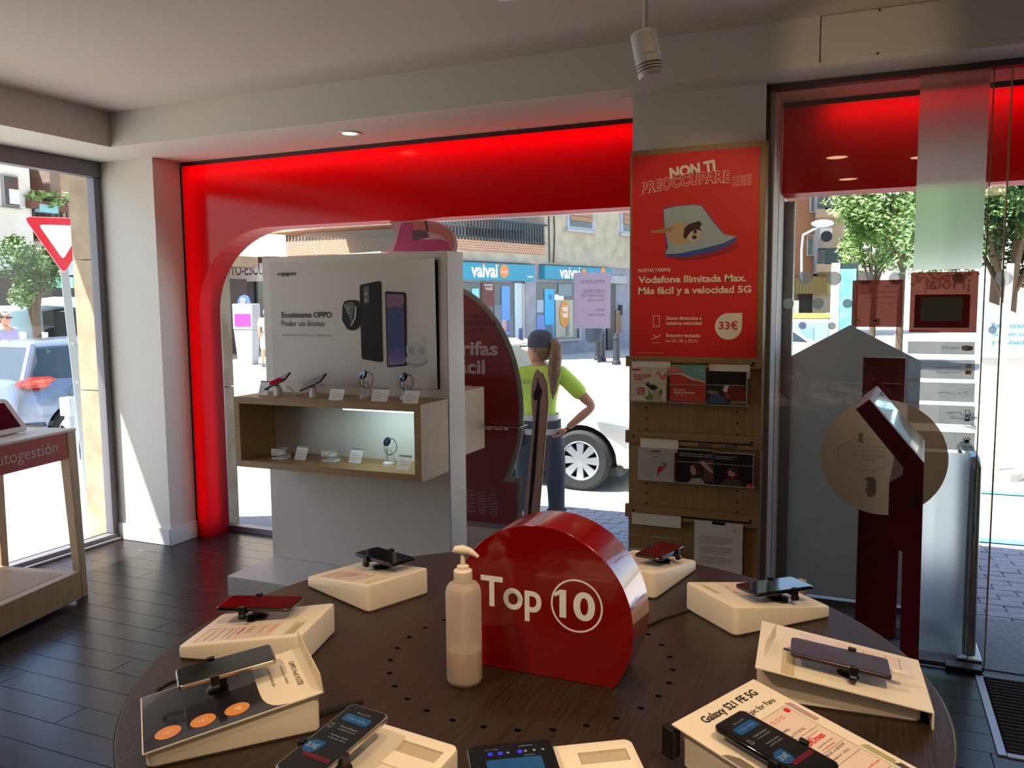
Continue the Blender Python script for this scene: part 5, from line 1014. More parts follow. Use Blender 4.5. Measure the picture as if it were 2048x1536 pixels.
for (xa, xb, ya, yb) in ((.30, 2.1, 4.70, 7.0), (-2.35, -.95, 4.9, 7.0)):
    r = 0; y = ya
    while y < yb-.05:
        x = xa-(.11 if r % 2 else 0)
        while x < xb:
            if pv is None: p = pv = MB().obox((0,0,0), X_, Y_, Z_, (-.106,.106), (-.062,.062), (-.02,.010)).build('paver', pav_m, sw, local=True, bevel=.003, seg=1)
            else: p = pv.copy(); COL.objects.link(p)
            cnt += 1
            p.parent = sw; p.location = V((x+.11, y+.065, zsw(y+.065)+random.uniform(-.002,.002)))-W[sw.name]; p.rotation_euler = (sl, 0, random.uniform(-.01,.01)); x += .22
        y += .13; r += 1
struct('threshold', MB().box(-.5, 2.4, 3.99, 4.66, -.06, -.004), mat('threshold_stone', '77747A', .6, noise='5E5B62', nscale=60))
blue_l = mat('blue_line', '4FA6E6', .7)
for (y0, lb) in ((988, 'blue painted kerb line beyond the entrance, the farther one'), (1083, 'blue painted line on the paving beyond the entrance, the nearer one')):
    q = onZ(2000, y0, -.16); q = onZ(2000, y0, max(zsw(q.y), ZG)); zz = max(zsw(q.y), ZG)
    o = MB().obox((q.x,q.y,zz+.011), V((1,.04,0)), Y_, V((0,-sl*0,1)), (-.35, 4), (-.06, .06), (0, .002)).build('painted_line', blue_l, None); o.rotation_euler = (0,0,0); tag(o, lb, 'road marking')
# upper building above the shop, throwing the shade on the pavement
struct('facade_upper', MB().box(-5.76, 12, -30, 5.5, 3.62, 4.2), mat('stucco', 'B8AC9C', .9))
struct('facade_band', MB().box(-4.85, 12, 4.30, 4.66, 3.45, 3.62).box(-4.9, -4.72, -30, 4.3, 2.56, 3.62).box(2.3, 12, 4.2, 4.64, -.1, 3.62), mat('stone_cladding', 'BBAA92', .8, noise='A8967C', nscale=5))
# travertine corner pillar outside, in slabs
trav = mat('travertine', 'BBA78C', .75, noise='9C866B', nscale=4, bump=.2)
pc0 = thing('corner_pillar', 'beige travertine corner pillar outside between the two windows', 'pillar', (-5.0, 4.4, ZG))
zz = [-.24, 1.02, 1.93, 3.6]
xpl = onY(150, 600, 4.14).x
for i in range(3): MB().box(xpl, -4.86, 4.14, 4.72, zz[i]+.003, zz[i+1]-.003).build('stone_slab', trav, pc0, bevel=.002)
for i in range(3): MB().box(-4.86, -4.24, 4.61, 4.72, zz[i]+.003, zz[i+1]-.003).build('stone_slab', trav, pc0, bevel=.002)
# ------------------------------------------------------------------ cars
car_w = mat('car_white', 'F0F0EE', .25, coat=.6); car_s = mat('car_silver_blue', '727F98', .25, .4, coat=.6); car_b = mat('van_blue', '8FA8DC', .35, coat=.4); tire_m = mat('tyre', '1C1D20', .8); rim_m = mat('rim_silver', 'C8CACC', .3, .8); cglass = mat('car_glass', '2C3A40', .06, coat=.8); lamp_r = mat('lamp_red', 'B01818', .15, coat=.6); lamp_c = mat('lamp_clear', 'C8D4DC', .1, coat=.8); dark_tr = mat('dark_trim', '1A1B1E', .6); plate_m = mat('plate_white', 'E8E8E4', .5)
def car(label, loc, yaw, paint, body, cabin, L=3.85, wb=(.72, 3.15), rw=.30, hw=.82, group=None, brake=False, spoke=8, simple=False):
    # local: x forward from rear bumper 0..L, y left, z up
    t = thing('car', label, 'car', loc, yaw, group)
    N = 10
    def section(x, zb, zt, hwx):
        return [(x, hwx*.86, zb), (x, hwx*.98, zb+.08), (x, hwx, zb+(zt-zb)*.45), (x, hwx*.985, zb+(zt-zb)*.72), (x, hwx*.90, zt-.02), (x, hwx*.6, zt+.012), (x, 0, zt+.02)]
    b = MB(); secs = []
    for (x, zb, zt, k) in body:
        s = section(x, zb, zt, hw*k); secs.append(s+[(p[0], -p[1], p[2]) for p in s[-2::-1]])
    n = len(secs[0]); vs = [p for s in secs for p in s]
    b.add(vs, [(i*n+j, (i+1)*n+j, (i+1)*n+j+1, i*n+j+1) for i in range(len(secs)-1) for j in range(n-1)]+[((i+1)*n, i*n, i*n+n-1, (i+1)*n+n-1) for i in range(len(secs)-1)]+[tuple(range(n)), tuple(range((len(secs)-1)*n, len(secs)*n))[::-1]])
    bo = b.build('body', paint, t, local=True, smooth=True, auto=50)
    if not simple:
        for x in wb:
            c = MB().cyl((x,-2,rw), (x,2,rw), rw+.055, n=32).build('cutter', paint, t, local=True)
            md = bo.modifiers.new('arch', 'BOOLEAN'); md.object = c; md.operation = 'DIFFERENCE'; md.solver = 'EXACT'
        bpy.context.view_layer.update(); me = bpy.data.meshes.new_from_object(bo.evaluated_get(bpy.context.evaluated_depsgraph_get()))
        bo.modifiers.clear(); bo.data = me
        for c in [c for c in t.children if c.name.startswith('cutter')]: bpy.data.objects.remove(c, do_unlink=True)
        MB().box(wb[0]-.4, wb[0]+.4, -hw*.8, hw*.8, .2, .62).box(wb[1]-.4, wb[1]+.4, -hw*.8, hw*.8, .2, .62).build('wheel_housing', dark_tr, t, local=True)
        MB().box(.3, L-.3, -hw*.9, hw*.9, .16, .24).build('underbody', dark_tr, t, local=True)
    # cabin: (x, z, halfwidth) lower loop and upper loop
    (xa, za), (xb, zb_), (xc, zc_), (xd, zd) = cabin        # rear base, rear top, front top, front base
    kb, kt = hw*.90, hw*.68
    lo = [(xa,kb,za), (xd,kb,zd), (xd,-kb,zd), (xa,-kb,za)]; hi = [(xb,kt,zb_), (xc,kt,zc_), (xc,-kt,zc_), (xb,-kt,zb_)]
    MB().hexa([lo[0],lo[3],lo[2],lo[1]], [hi[0],hi[3],hi[2],hi[1]]).build('windows', cglass, t, local=True, bevel=.05)
    ro = MB().hexa([(xb-.03,kt+.02,zb_-.03), (xb-.03,-kt-.02,zb_-.03), (xc+.06,-kt-.02,zc_-.03), (xc+.06,kt+.02,zc_-.03)], [(xb+.06,kt-.06,zb_+.035), (xb+.06,-kt+.06,zb_+.035), (xc-.06,-kt+.06,zc_+.035), (xc-.06,kt-.06,zc_+.035)])
    ro.build('roof', paint, t, local=True, bevel=.03)
    pi = MB()
    for s in (1, -1):
        for (p, q, r_) in (((xa,kb,za), (xb,kt,zb_), .05), ((xd,kb,zd), (xc,kt,zc_), .035), (((xa+xd)/2,kb+.005,(za+zd)/2), ((xb+xc)/2,kt+.005,(zb_+zc_)/2), .035)):
            pi.tube([(p[0],s*p[1],p[2]-.02), (q[0],s*q[1],q[2])], r_, 8)
    pi.build('pillars', paint, t, local=True, smooth=True)
    for x in wb:
        for s in (1, -1):
            y = s*(hw-.10); w = MB(); w.lathe([(rw*.62,-.09), (rw*.9,-.095), (rw,-.07), (rw,.07), (rw*.9,.095), (rw*.66,.09), (rw*.62,.06)], (x,y,rw), 36, (0,s,0)); wt = w.build('wheel', tire_m, t, local=True, smooth=True)
            rb = MB(); rb.lathe([(rw*.64,.055), (rw*.66,.085), (rw*.60,.08), (rw*.58,.06)], (x,y,rw), 36, (0,s,0)); rb.lathe([(0,.080), (rw*.16,.078), (rw*.18,.06)], (x,y,rw), 20, (0,s,0))
            if not simple:
                for k in range(spoke):
                    a = 2*PI*k/spoke; d = V((math.cos(a), 0, math.sin(a))); e = V((-math.sin(a), 0, math.cos(a))); c = V((x, y, rw))
                    rb.hexa([c+d*rw*.14-e*rw*.09+V((0,s*.055,0)), c+d*rw*.14+e*rw*.09+V((0,s*.055,0)), c+d*rw*.63+e*rw*.16+V((0,s*.055,0)), c+d*rw*.63-e*rw*.16+V((0,s*.055,0))], [c+d*rw*.14-e*rw*.08+V((0,s*.078,0)), c+d*rw*.14+e*rw*.08+V((0,s*.078,0)), c+d*rw*.63+e*rw*.13+V((0,s*.082,0)), c+d*rw*.63-e*rw*.13+V((0,s*.082,0))])
                MB().lathe([(0,.02), (rw*.62,.02)], (x,y,rw), 28, (0,s,0)).build('brake_disc', dark_tr, wt, local=True)
            else: rb.lathe([(0,.05), (rw*.6,.05)], (x,y,rw), 20, (0,s,0))
            rb.build('hubcap', rim_m, wt, local=True, smooth=True, auto=40)
    return t
hatch = [(.0,.30,.62,.80), (.03,.24,.86,.90), (.10,.20,.97,.95), (.5,.18,.985,1), (1.4,.18,.97,1.0), (2.4,.18,.94,1.0), (2.75,.18,.92,1.0), (3.3,.2,.82,.97), (3.6,.22,.74,.90), (3.78,.26,.66,.78), (3.85,.34,.55,.66)]
cabin_h = [(.14,.93), (.42,1.38), (2.0,1.41), (2.72,.90)]
# white car at the kerb: heading +x, front wheel under pixel (1165,925)
wc = onZ(1165, 978, ZG)
def rr_(pt, y, ux): return pt
t = car('white car parked at the kerb outside the window, front wheel beside the woman', (wc.x-3.15, wc.y+.72, ZG), 0, car_w, hatch, cabin_h, spoke=8)
MB().prism([(3.30,.70), (3.62,.66), (3.76,.64), (3.55,.72), (3.36,.76)], (0,-.79,0), X_, Z_, Y_, -.03, .08).build('headlight', lamp_c, t, local=True, bevel=.01)
MB().ball((2.45,-.93,.98), .09, 14, (.7,1,.7)).build('mirror', car_w, t, local=True, smooth=True)
# silver blue car waiting at the left street, seen from behind: heading +y
t = car('silver blue hatchback with lit brake lamp outside the left window', (-9.95, 6.55, ZG), PI/2, car_s, hatch, cabin_h, L=3.85)
for s in (-1, 1):
    MB().add([(.09+.36*k, s*(.74+.085*min(1, k*2.2)), .92+dz) for k, dz in ((0,.0), (.15,.055), (.5,.075), (.85,.05), (1,0), (.85,-.035), (.5,-.055), (.15,-.04))], [tuple(range(8))]).build('tail_lamp', lamp_r, t, local=True)
    o = MB().prism([(.0,-.045), (.22,-.055), (.42,-.03), (.52,.01), (.42,.045), (.22,.05), (.04,.02)], (.02, s*.80, .965), X_, Z_, V((0,s,0)), -.06, .028).build('tail_lamp', lamp_r, t, local=True, bevel=.012)
MB().prism([(0,-.012), (.26,-.012), (.26,.012), (0,.012)], (.18,-.828,.965), X_, Z_, Y_, -.006, 0).build('lit_brake_lamp', mat('brake_lit', 'FF3020', .3, emit='FF4A30', es=4), t, local=True)
MB().tube([(.78+.085*math.cos(R(a)), -.823, .80+.085*math.sin(R(a))) for a in range(0, 361, 15)], .004, 5).build('fuel_cap', dark_tr, t, local=True)
MB().box(-.03, .5, -.80, .80, .40, .47).build('bumper_strip', dark_tr, t, local=True, bevel=.01); MB().box(-.02, .0, -.26, .26, .62, .73).build('number_plate', plate_m, t, local=True)
MB().tube([(.12,.30,.99), (.30,-.35,1.10)], .012, 6).build('rear_wiper', dark_tr, t, local=True)
# ------------------------------------------------------------------ people
hivis = mat('hivis_yellow', 'CCEC56', .7, sub=0); navy = mat('work_navy', '3A3F50', .8); refl = mat('reflective_band', 'C9C9CC', .4); skin = mat('skin', 'C98F70', .55, sub=.05); hair_b = mat('hair_light_brown', '8E6A4A', .6, noise='6A4A32', nscale=60); hair_d = mat('hair_dark', '2A201C', .6); cap_m = mat('cap_grey', '3E4250', .8)
def skinned(name, joints, edges, m, parent, sub=2, root=0):
    me = bpy.data.meshes.new(name); me.from_pydata([j[0] for j in joints], edges, []); o = bpy.data.objects.new(name, me); COL.objects.link(o); o.parent = parent; W[o.name] = V((0,0,0))
    o.modifiers.new('skin', 'SKIN');
    for i, j in enumerate(joints):
        sv = me.skin_vertices[0].data[i]; r = j[1]; sv.radius = r if isinstance(r, tuple) else (r, r); sv.use_root = (i == root)
    s = o.modifiers.new('sub', 'SUBSURF'); s.levels = sub; s.render_levels = sub
    bpy.context.view_layer.update(); m2 = bpy.data.meshes.new_from_object(o.evaluated_get(bpy.context.evaluated_depsgraph_get())); o.modifiers.clear(); o.data = m2; m2.materials.clear(); m2.materials.append(m)
    m2.polygons.foreach_set('use_smooth', [True]*len(m2.polygons)); return o
def head(parent, c, yaw, pitch=0, r=.098, hairm=None, cap=False, tail=False, name='head', glasses=False):
    Rm = Matrix.Rotation(yaw, 3, 'Z') @ Matrix.Rotation(pitch, 3, 'X'); f = lambda p: V(c)+Rm @ V(p)       # face looks along -y local
    b = MB(); rings = [(-.118,.030,.030,-.040), (-.108,.045,.050,-.030), (-.085,.058,.070,-.018), (-.055,.067,.085,-.006), (-.02,.073,.094,0), (.02,.076,.098,.004), (.06,.073,.096,.008), (.09,.060,.080,.010), (.112,.034,.048,.012), (.120,.004,.004,.012)]
    n = 20; vs = []
    for (z, rx, ry, oy) in rings:
        for j in range(n):
            a = 2*PI*j/n; x = rx*math.sin(a); y = -ry*math.cos(a)+oy
            fr_ = max(0, math.cos(a));
            if fr_ > .93 and -.06 < z < .0: y -= .020 if z < -.03 else .010
            if fr_ > .8 and .0 < z < .04 and abs(math.sin(a)) > .2: y += .006
            if fr_ > .9 and z < -.07: y -= .006
            vs.append(f((x, y, z)))
    b.add(vs, [(i*n+j, i*n+(j+1) % n, (i+1)*n+(j+1) % n, (i+1)*n+j) for i in range(len(rings)-1) for j in range(n)]+[tuple(range(n))[::-1]])
    h = b.build(name, skin, parent, local=True, smooth=True, auto=0)
    for s in (-1, 1):
        MB().ball(f((s*.077, .008, -.012)), .018, 10, (.45, .7, 1.2)).build('ear', skin, h, local=True, smooth=True)
        MB().ball(f((s*.030, -.084, .012)), .012, 10).build('eye', mat('eye_white', 'E8E4DE', .3), h, local=True, smooth=True); MB().ball(f((s*.030, -.0945, .012)), .0045, 8).build('pupil', dark_ink, h, local=True)
    MB().prism([(-.022,-.003), (0,.003), (.022,-.003), (0,-.008)], f((0,-.0935,-.064)), Rm @ X_, Rm @ Z_, Rm @ Y_, -.003, .01).build('mouth', mat('lips', 'A05A50', .5), h, local=True)
    if glasses: MB().prism([(-.058,-.018), (-.008,-.016), (-.004,-.004), (.004,-.004), (.008,-.016), (.058,-.018), (.064,.014), (-.064,.014)], f((0,-.098,.012)), Rm @ X_, Rm @ Z_, Rm @ Y_, -.004, .004).obox(f((0,0,.016)), Rm @ X_, Rm @ Y_, Rm @ Z_, (-.078,-.074), (-.095,.0), (0,.008)).obox(f((0,0,.016)), Rm @ X_, Rm @ Y_, Rm @ Z_, (.074,.078), (-.095,.0), (0,.008)).build('glasses', dark_ink, h, local=True)
    if hairm:
        hb = MB(); hv = []; m_ = 12
        for i in range(m_+1):
            th = PI*.60*i/m_
            for j in range(24):
                a = 2*PI*j/24; k = max(0, math.cos(a)); lim = th*(1-.42*k)
                hv.append(f((.083*math.sin(lim)*math.sin(a), -.103*math.sin(lim)*math.cos(a)+.012, .004+.124*math.cos(lim))))
        hb.add(hv, [(i*24+j, (i+1)*24+j, (i+1)*24+(j+1) % 24, i*24+(j+1) % 24) for i in range(m_) for j in range(24)])
        o = hb.build('hair', hairm, h, local=True, smooth=True, auto=0)
        back = MB().ball(f((0,.035,-.035)), .075, 16, (.95,.9,.8)); back.build('hair_nape', hairm, h, local=True, smooth=True)
    if cap:
        cb_ = MB(); prof_ = [(.094,-.005), (.096,.02), (.092,.06), (.078,.095), (.05,.117), (.012,.126), (0,.127)]; vs = []
        for (r_, z) in prof_:
            for j in range(24): a = 2*PI*j/24; vs.append(f((r_*.92*math.sin(a), -r_*1.12*math.cos(a)+.010, z+.010)))
        cb_.add(vs, [(i*24+j, i*24+(j+1) % 24, (i+1)*24+(j+1) % 24, (i+1)*24+j) for i in range(len(prof_)-1) for j in range(24)])
        cp = cb_.build('cap', cap_m, h, local=True, smooth=True, auto=0)
        pk = MB(); lo_ = [f((.075*math.sin(R(a)), -.095-.075*math.cos(R(a)), .012-.012*math.cos(R(a)))) for a in range(-85, 86, 10)]
        pk.add(lo_, [tuple(range(len(lo_)))]); o = pk.build('peak', cap_m, cp, local=True); md = o.modifiers.new('s', 'SOLIDIFY'); md.thickness = .006
    if tail:
        pts = [f(p) for p in ((0,.098,.055), (.0,.135,.052), (.006,.160,.01), (.010,.158,-.06), (.012,.145,-.15), (.010,.135,-.24), (.012,.128,-.32), (.014,.125,-.37))]
        MB().tube(pts, [.018,.030,.040,.046,.048,.042,.030,.008], 14).build('ponytail', hairm, h, local=True, smooth=True)
        for k in range(3):
            pp_ = [p+V((random.uniform(-.015,.015), random.uniform(-.01,.02), random.uniform(-.02,.02))) for p in pts[2:]]; MB().tube(pp_, [.014,.018,.018,.016,.010,.003], 6).build('hair_strand', hairm, h, local=True, smooth=True)
    return h
def hand(parent, c, d, pn, name='hand', s=1, curl=.5):       # d: direction of fingers, pn: palm normal
    d = V(d).normalized(); pn = V(pn); pn = (pn-d*pn.dot(d)).normalized(); sd = d.cross(pn); c = V(c)
    J = [(c, (.026*s,.016*s)), (c+d*.045*s, (.034*s,.014*s)), (c+d*.08*s, (.036*s,.012*s))]; h = skinned(name, J, [(0,1),(1,2)], skin, parent, 2)
    for k, (o_, ln) in enumerate(((-.030,.062), (-.010,.072), (.010,.068), (.029,.052))):
        a = c+d*.070*s+sd*o_*s; p1 = a+d*ln*.45*s+pn*.1*curl*ln*s; p2 = p1+(d*.8+pn*curl).normalized()*ln*.32*s; p3 = p2+(d*.45+pn*curl*1.6).normalized()*ln*.26*s
        skinned('finger', [(a,.0095*s), (p1,.0092*s), (p2,.0085*s), (p3,.0072*s)], [(0,1),(1,2),(2,3)], skin, h, 1)
    a = c+d*.018*s-sd*.020*s; p1 = a-sd*.030*s+d*.018*s+pn*.012*s; p2 = p1-sd*.008*s+d*.030*s+pn*.012*s
    skinned('thumb', [(a,.012*s), (p1,.0115*s), (p2,.009*s)], [(0,1),(1,2)], skin, h, 1)
    return h
def person(label, loc, yaw, H=1.62, shirt=None, trousers=None, shorts=False, armL=None, armR=None, hairm=hair_d, cap=False, tail=False, hyaw=0, legs=None, shoe=dark_tr, bands=False, fingers=True, sleeves=.5, glasses=False):
    # local frame: faces -y; x to the figure's left (viewer's right when seen from the front)
    t = thing('person', label, 'person', loc, yaw); k = H/1.62; S = lambda *p: V(p)*k
    sh = {1: S(.165,.0,1.325), -1: S(-.165,.0,1.325)}
    arms = {1: armL or (S(.21,.0,1.06), S(.20,-.06,.83)), -1: armR or (S(-.21,.0,1.06), S(-.20,-.06,.83))}
    legs = legs or {1: (S(.10,0,.84), S(.11,-.01,.46), S(.115,.02,.075)), -1: (S(-.10,0,.84), S(-.12,-.01,.46), S(-.135,.02,.075))}
    J = [(S(0,0,.88), (.150*k,.105*k)), (S(0,.0,1.02), (.118*k,.088*k)), (S(0,-.005,1.17), (.130*k,.095*k)), (S(0,0,1.29), (.135*k,.085*k)), (S(0,.0,1.37), (.052*k,.052*k)), (S(0,-.012,1.43), (.046*k,.046*k))]
    E = [(0,1),(1,2),(2,3),(3,4),(4,5)]
    for s in (1, -1):
        i = len(J); el, wr = arms[s]; J += [(sh[s], .055*k), (sh[s].lerp(el,.5), .046*k), (el, .037*k), (el.lerp(wr,.5), .034*k), (wr, .023*k)]; E += [(3,i),(i,i+1),(i+1,i+2),(i+2,i+3),(i+3,i+4)]
        i = len(J); h_, kn_, an = legs[s]; J += [(h_, .088*k), (h_.lerp(kn_,.5), .078*k), (kn_, .052*k), (kn_.lerp(an,.35), .054*k), (an, .034*k)]; E += [(0,i),(i,i+1),(i+1,i+2),(i+2,i+3),(i+3,i+4)]
    body = skinned('body', J, E, skin, t, 2)
    # trousers
    tj = [(S(0,0,.90), (.158*k,.116*k)), (S(0,0,1.0), (.128*k,.10*k))]; te_ = [(0,1)]
    for s in (1, -1):
        i = len(tj); h_, kn_, an = legs[s]; low = kn_ if shorts else an+V((0,0,.02))
        tj += [(h_, .100*k), (h_.lerp(kn_,.5), .092*k), (kn_, .072*k)]; te_ += [(0,i),(i,i+1),(i+1,i+2)]
        if not shorts: tj += [(kn_.lerp(an,.5), .066*k), (low, .058*k)]; te_ += [(i+2,i+3),(i+3,i+4)]
    skinned('trousers', tj, te_, trousers, t, 2)
    sj = [(S(0,0,.94), (.146*k,.112*k)), (S(0,0,1.04), (.130*k,.102*k)), (S(0,-.005,1.17), (.142*k,.108*k)), (S(0,0,1.30), (.152*k,.106*k)), (S(0,.004,1.385), (.072*k,.072*k))]; se = [(0,1),(1,2),(2,3),(3,4)]
    for s in (1, -1):
        i = len(sj); el = arms[s][0]; sj += [(sh[s], .068*k), (sh[s].lerp(el, sleeves), .064*k), (sh[s].lerp(el, sleeves+.28), .062*k)]; se += [(3,i),(i,i+1),(i+1,i+2)]
    shr = skinned('shirt', sj, se, shirt, t, 2)
    for s in (1, -1):
        an = legs[s][2]; b = MB().ball(an+V((0,-.065,-.035))*k, .075*k, 16, (.62,1.65,.50)); b.build('shoe', shoe, t, local=True, smooth=True)
        if fingers: el, wr = arms[s]; d = (wr-el).normalized(); hand(t, wr, d*.6+V((0,0,-.5)) if bands and s == 1 else d, V((-s,0,0)), s=k)
    head(t, S(0,-.018,1.515), hyaw, 0, hairm=hairm, cap=cap, tail=tail, glasses=glasses)
    if bands:
        def hoop(z, rx, ry, h_, m_, nm, c=(0,0)):
            o = MB().lathe([(1,0), (1,h_)], (0,0,0), 32).build(nm, m_, t, local=True, smooth=True)
            for v in o.data.vertices: v.co = V((v.co.x*rx*k+c[0], v.co.y*ry*k+c[1], (v.co.z+z)*k))
        hoop(.985, .148, .124, .045, refl, 'reflective_band'); hoop(.93, .160, .132, .055, navy, 'shirt_hem'); hoop(.885, .164, .134, .042, refl, 'reflective_band')
        for s in (1, -1):
            an = legs[s][2]; kn_ = legs[s][1]
            for z0 in (.16, .255): c = an.lerp(kn_, (z0-.075)/.4); hoop(z0, .077, .077, .05, refl, 'trouser_band', (c.x, c.y))
        MB().box(.10, .20, .06, .13, .80, .93).build('belt_pouch', dark_tr, t, local=True, bevel=.01)
        MB().box(.16, .19, .11, .14, .87, .93).build('radio', mat('radio_dark', '202428', .4), t, local=True, bevel=.005)
        text(shr, 'SERVICIOS', V((.11, .124, 1.26)), -X_, Z_, mat('vest_ink', '7A9C50', .7), w=.22, local=True); b = MB(); ring(b, -.02, 1.16, .032, .038, (0,.126,0), X_, Z_, 24); b.build('print', MATS['vest_ink'], shr, local=True)
    return t
# woman outside the window, seen from behind with a hand on her hip
wl_ = atD(1078, 6.05, ZG); kW = 1.62
yawW = R(180-8)
t = person('person in a yellow work shirt and grey cap outside, back turned, hand on hip', wl_, PI+R(10), 1.62, hivis, navy, armL=(V((-.21,0,1.06)), V((-.2,-.06,.83))) if False else None, hairm=hair_b, cap=True, tail=True, hyaw=R(62), bands=True,
    armR=(V((-.40, .02, 1.09)), V((-.215, .055, .93))), sleeves=.45)
# walker in white across the street and man in a pale t-shirt at the left
wk = atD(531, 25, ZG); person('person in white clothes walking across the street beside the parking meter', wk, R(60), 1.75, mat('cloth_white', 'E8E6E2', .8), mat('cloth_cream', 'D8D0C4', .8), shorts=True, hairm=mat('hair_grey', '9A9490', .7), fingers=False)
mn = atD(6, 14.5, ZG); person('person in a pale lilac t-shirt and dark glasses beyond the silver car', mn, R(95), 1.78, mat('cloth_lilac', '9A94C4', .8), mat('jeans_dark', '3A4460', .8), hairm=hair_d, fingers=False, glasses=True)
# ------------------------------------------------------------------ street furniture
galv = mat('galvanised', 'B9C4CA', .4, .5)
def poleX(px, D): return atD(px, D, ZG)
P_ = atD(158, 7.6, 0); t = thing('yield_sign', 'red and white give-way sign on a galvanised post outside the left window', 'traffic sign', (P_.x, P_.y, ZG))
dv = V((-P_.x, -P_.y, 0)).normalized(); sdv = V((-dv.y, dv.x, 0)); sdv = -sdv if sdv.x < 0 else sdv
top_ = atD(128, 7.6, 0);
zS = lambda y: HC-(y-616)*7.6/1650
pa = V((P_.x, P_.y, ZG)); pb = V((*(atD(134, 7.6).xy), zS(560)))
u_ = (pb-pa).normalized()
MB().obox(pa, sdv, dv, u_, (-.035,.035), (-.02,.02), (0,(pb-pa).length+.30)).build('post', galv, t, bevel=.004)
def tri(sc_, dz=0): c = V((*(atD(132, 7.6).xy), zS(476))); h_ = .335*sc_; return [c+sdv*math.sin(R(a))*h_*1.0+Z_*(-math.cos(R(a))*h_)+dv*dz for a in (0, 120, 240)]
def trip(nm, sc_, dz, m):
    T3 = tri(sc_, dz); out = []
    for i in range(3):
        p = T3[i]; a = p+(T3[i-1]-p).normalized()*.05*sc_; b2 = p+(T3[(i+1) % 3]-p).normalized()*.05*sc_; out += [a, (a+b2)*.25+p*.5, b2]
    b = MB(); n_ = len(out); b.add(out+[p-dv*.006 for p in out], [tuple(range(n_)), tuple(range(n_, 2*n_))]+[(i, (i+1) % n_, n_+(i+1) % n_, n_+i) for i in range(n_)]); b.build(nm, m, t)
trip('plate', 1.03, .030, mat('sign_white', 'F4F2F0', .4)); trip('red_border', 1.0, .034, mat('sign_red_bright', 'E03040', .4)); trip('white_field', .62, .038, MATS['sign_white'])
for f_ in (.72, .55): q = pa+u_*(pb-pa).length*f_+dv*.022; MB().cyl(q, q+dv*.01, .012, n=10).build('bolt', white_mt, t)
q = atD(128, 7.9, ZG); t = thing('metal_bollard', 'square-headed steel bollard beside the sign post outside the left window', 'bollard', q)
MB().cyl(q, q+Z_*.80, .055, n=20).build('post', galv, t, smooth=True); MB().box(q.x-.075, q.x+.075, q.y-.06, q.y+.06, ZG+.80, ZG+.98).build('head', galv, t, bevel=.01)
q = atD(492, 26, ZG); t = thing('parking_meter', 'grey parking meter post with a magenta label across the street', 'parking meter', q)
c1 = mat('meter_grey', 'A0A4AC', .5)
MB().hexa([q+V((-.28,-.15,0)), q+V((.28,-.15,0)), q+V((.28,.15,0)), q+V((-.28,.15,0))], [q+V((-.38,-.18,1.1)), q+V((.38,-.18,1.1)), q+V((.38,.18,1.1)), q+V((-.38,.18,1.1))]).build('post', c1, t, bevel=.02)
MB().box(q.x-.40, q.x+.40, q.y-.19, q.y+.19, ZG+1.1, ZG+1.92).build('cabinet', c1, t, bevel=.03); MB().box(q.x-.30, q.x+.32, q.y-.20, q.y-.19, ZG+1.22, ZG+1.6).build('magenta_label', mat('magenta', 'C848B0', .5), t)
MB().lathe([(0,0), (.24,0), (.24,.05), (0,.05)], (q.x, q.y-.05, ZG+1.95), 24, (0,-1,0)).build('round_badge', mat('badge_blue', '5A7AB8', .5), t); text(t, 'P', (q.x-.1, q.y-.12, ZG+1.83), X_, Z_, white_ink, h=.26, bold=.04)
def bollard(px, D, h_, r_, lb):
    q = atD(px, D, ZG); t = thing('bollard', lb, 'bollard', q); MB().lathe([(r_*1.3,0), (r_*1.2,.1), (r_,.12), (r_*.8,h_*.8), (r_,h_*.82), (r_,h_*.86), (r_*.7,h_*.88), (r_*.6,h_*.96), (0,h_)], q, 16).build('post', mat('bollard_dark', '24282E', .6), t, smooth=True)
bollard(1233, 24.5, .95, .11, 'dark iron bollard near the doorway across the street, the single one at the right')
bollard(1196, 26.5, .95, .10, 'dark iron bollard just behind the blue litter bin')
bollard(1204, 26.0, 1.0, .11, 'dark iron bollard right beside the blue litter bin')
q = atD(1188, 25.5, ZG); t = thing('litter_bin', 'blue-topped litter bin on a post across the street', 'bin', q)
MB().cyl(q+V((.16,0,0)), q+V((.16,0,1.9)), .05, n=12).build('post', MATS['bollard_dark'], t); MB().lathe([(.20,.62), (.26,.72), (.28,1.2)], q, 20).build('basket', mat('bin_dark', '1C2A3E', .6), t, smooth=True); MB().lathe([(.285,1.18), (.29,1.3), (0,1.3)], q, 20).build('rim', mat('bin_blue', '2A60B0', .5), t)
MB().box(q.x-.55, q.x+.45, q.y-.01, q.y+.01, ZG+1.42, ZG+1.62).build('plate', c1, t)
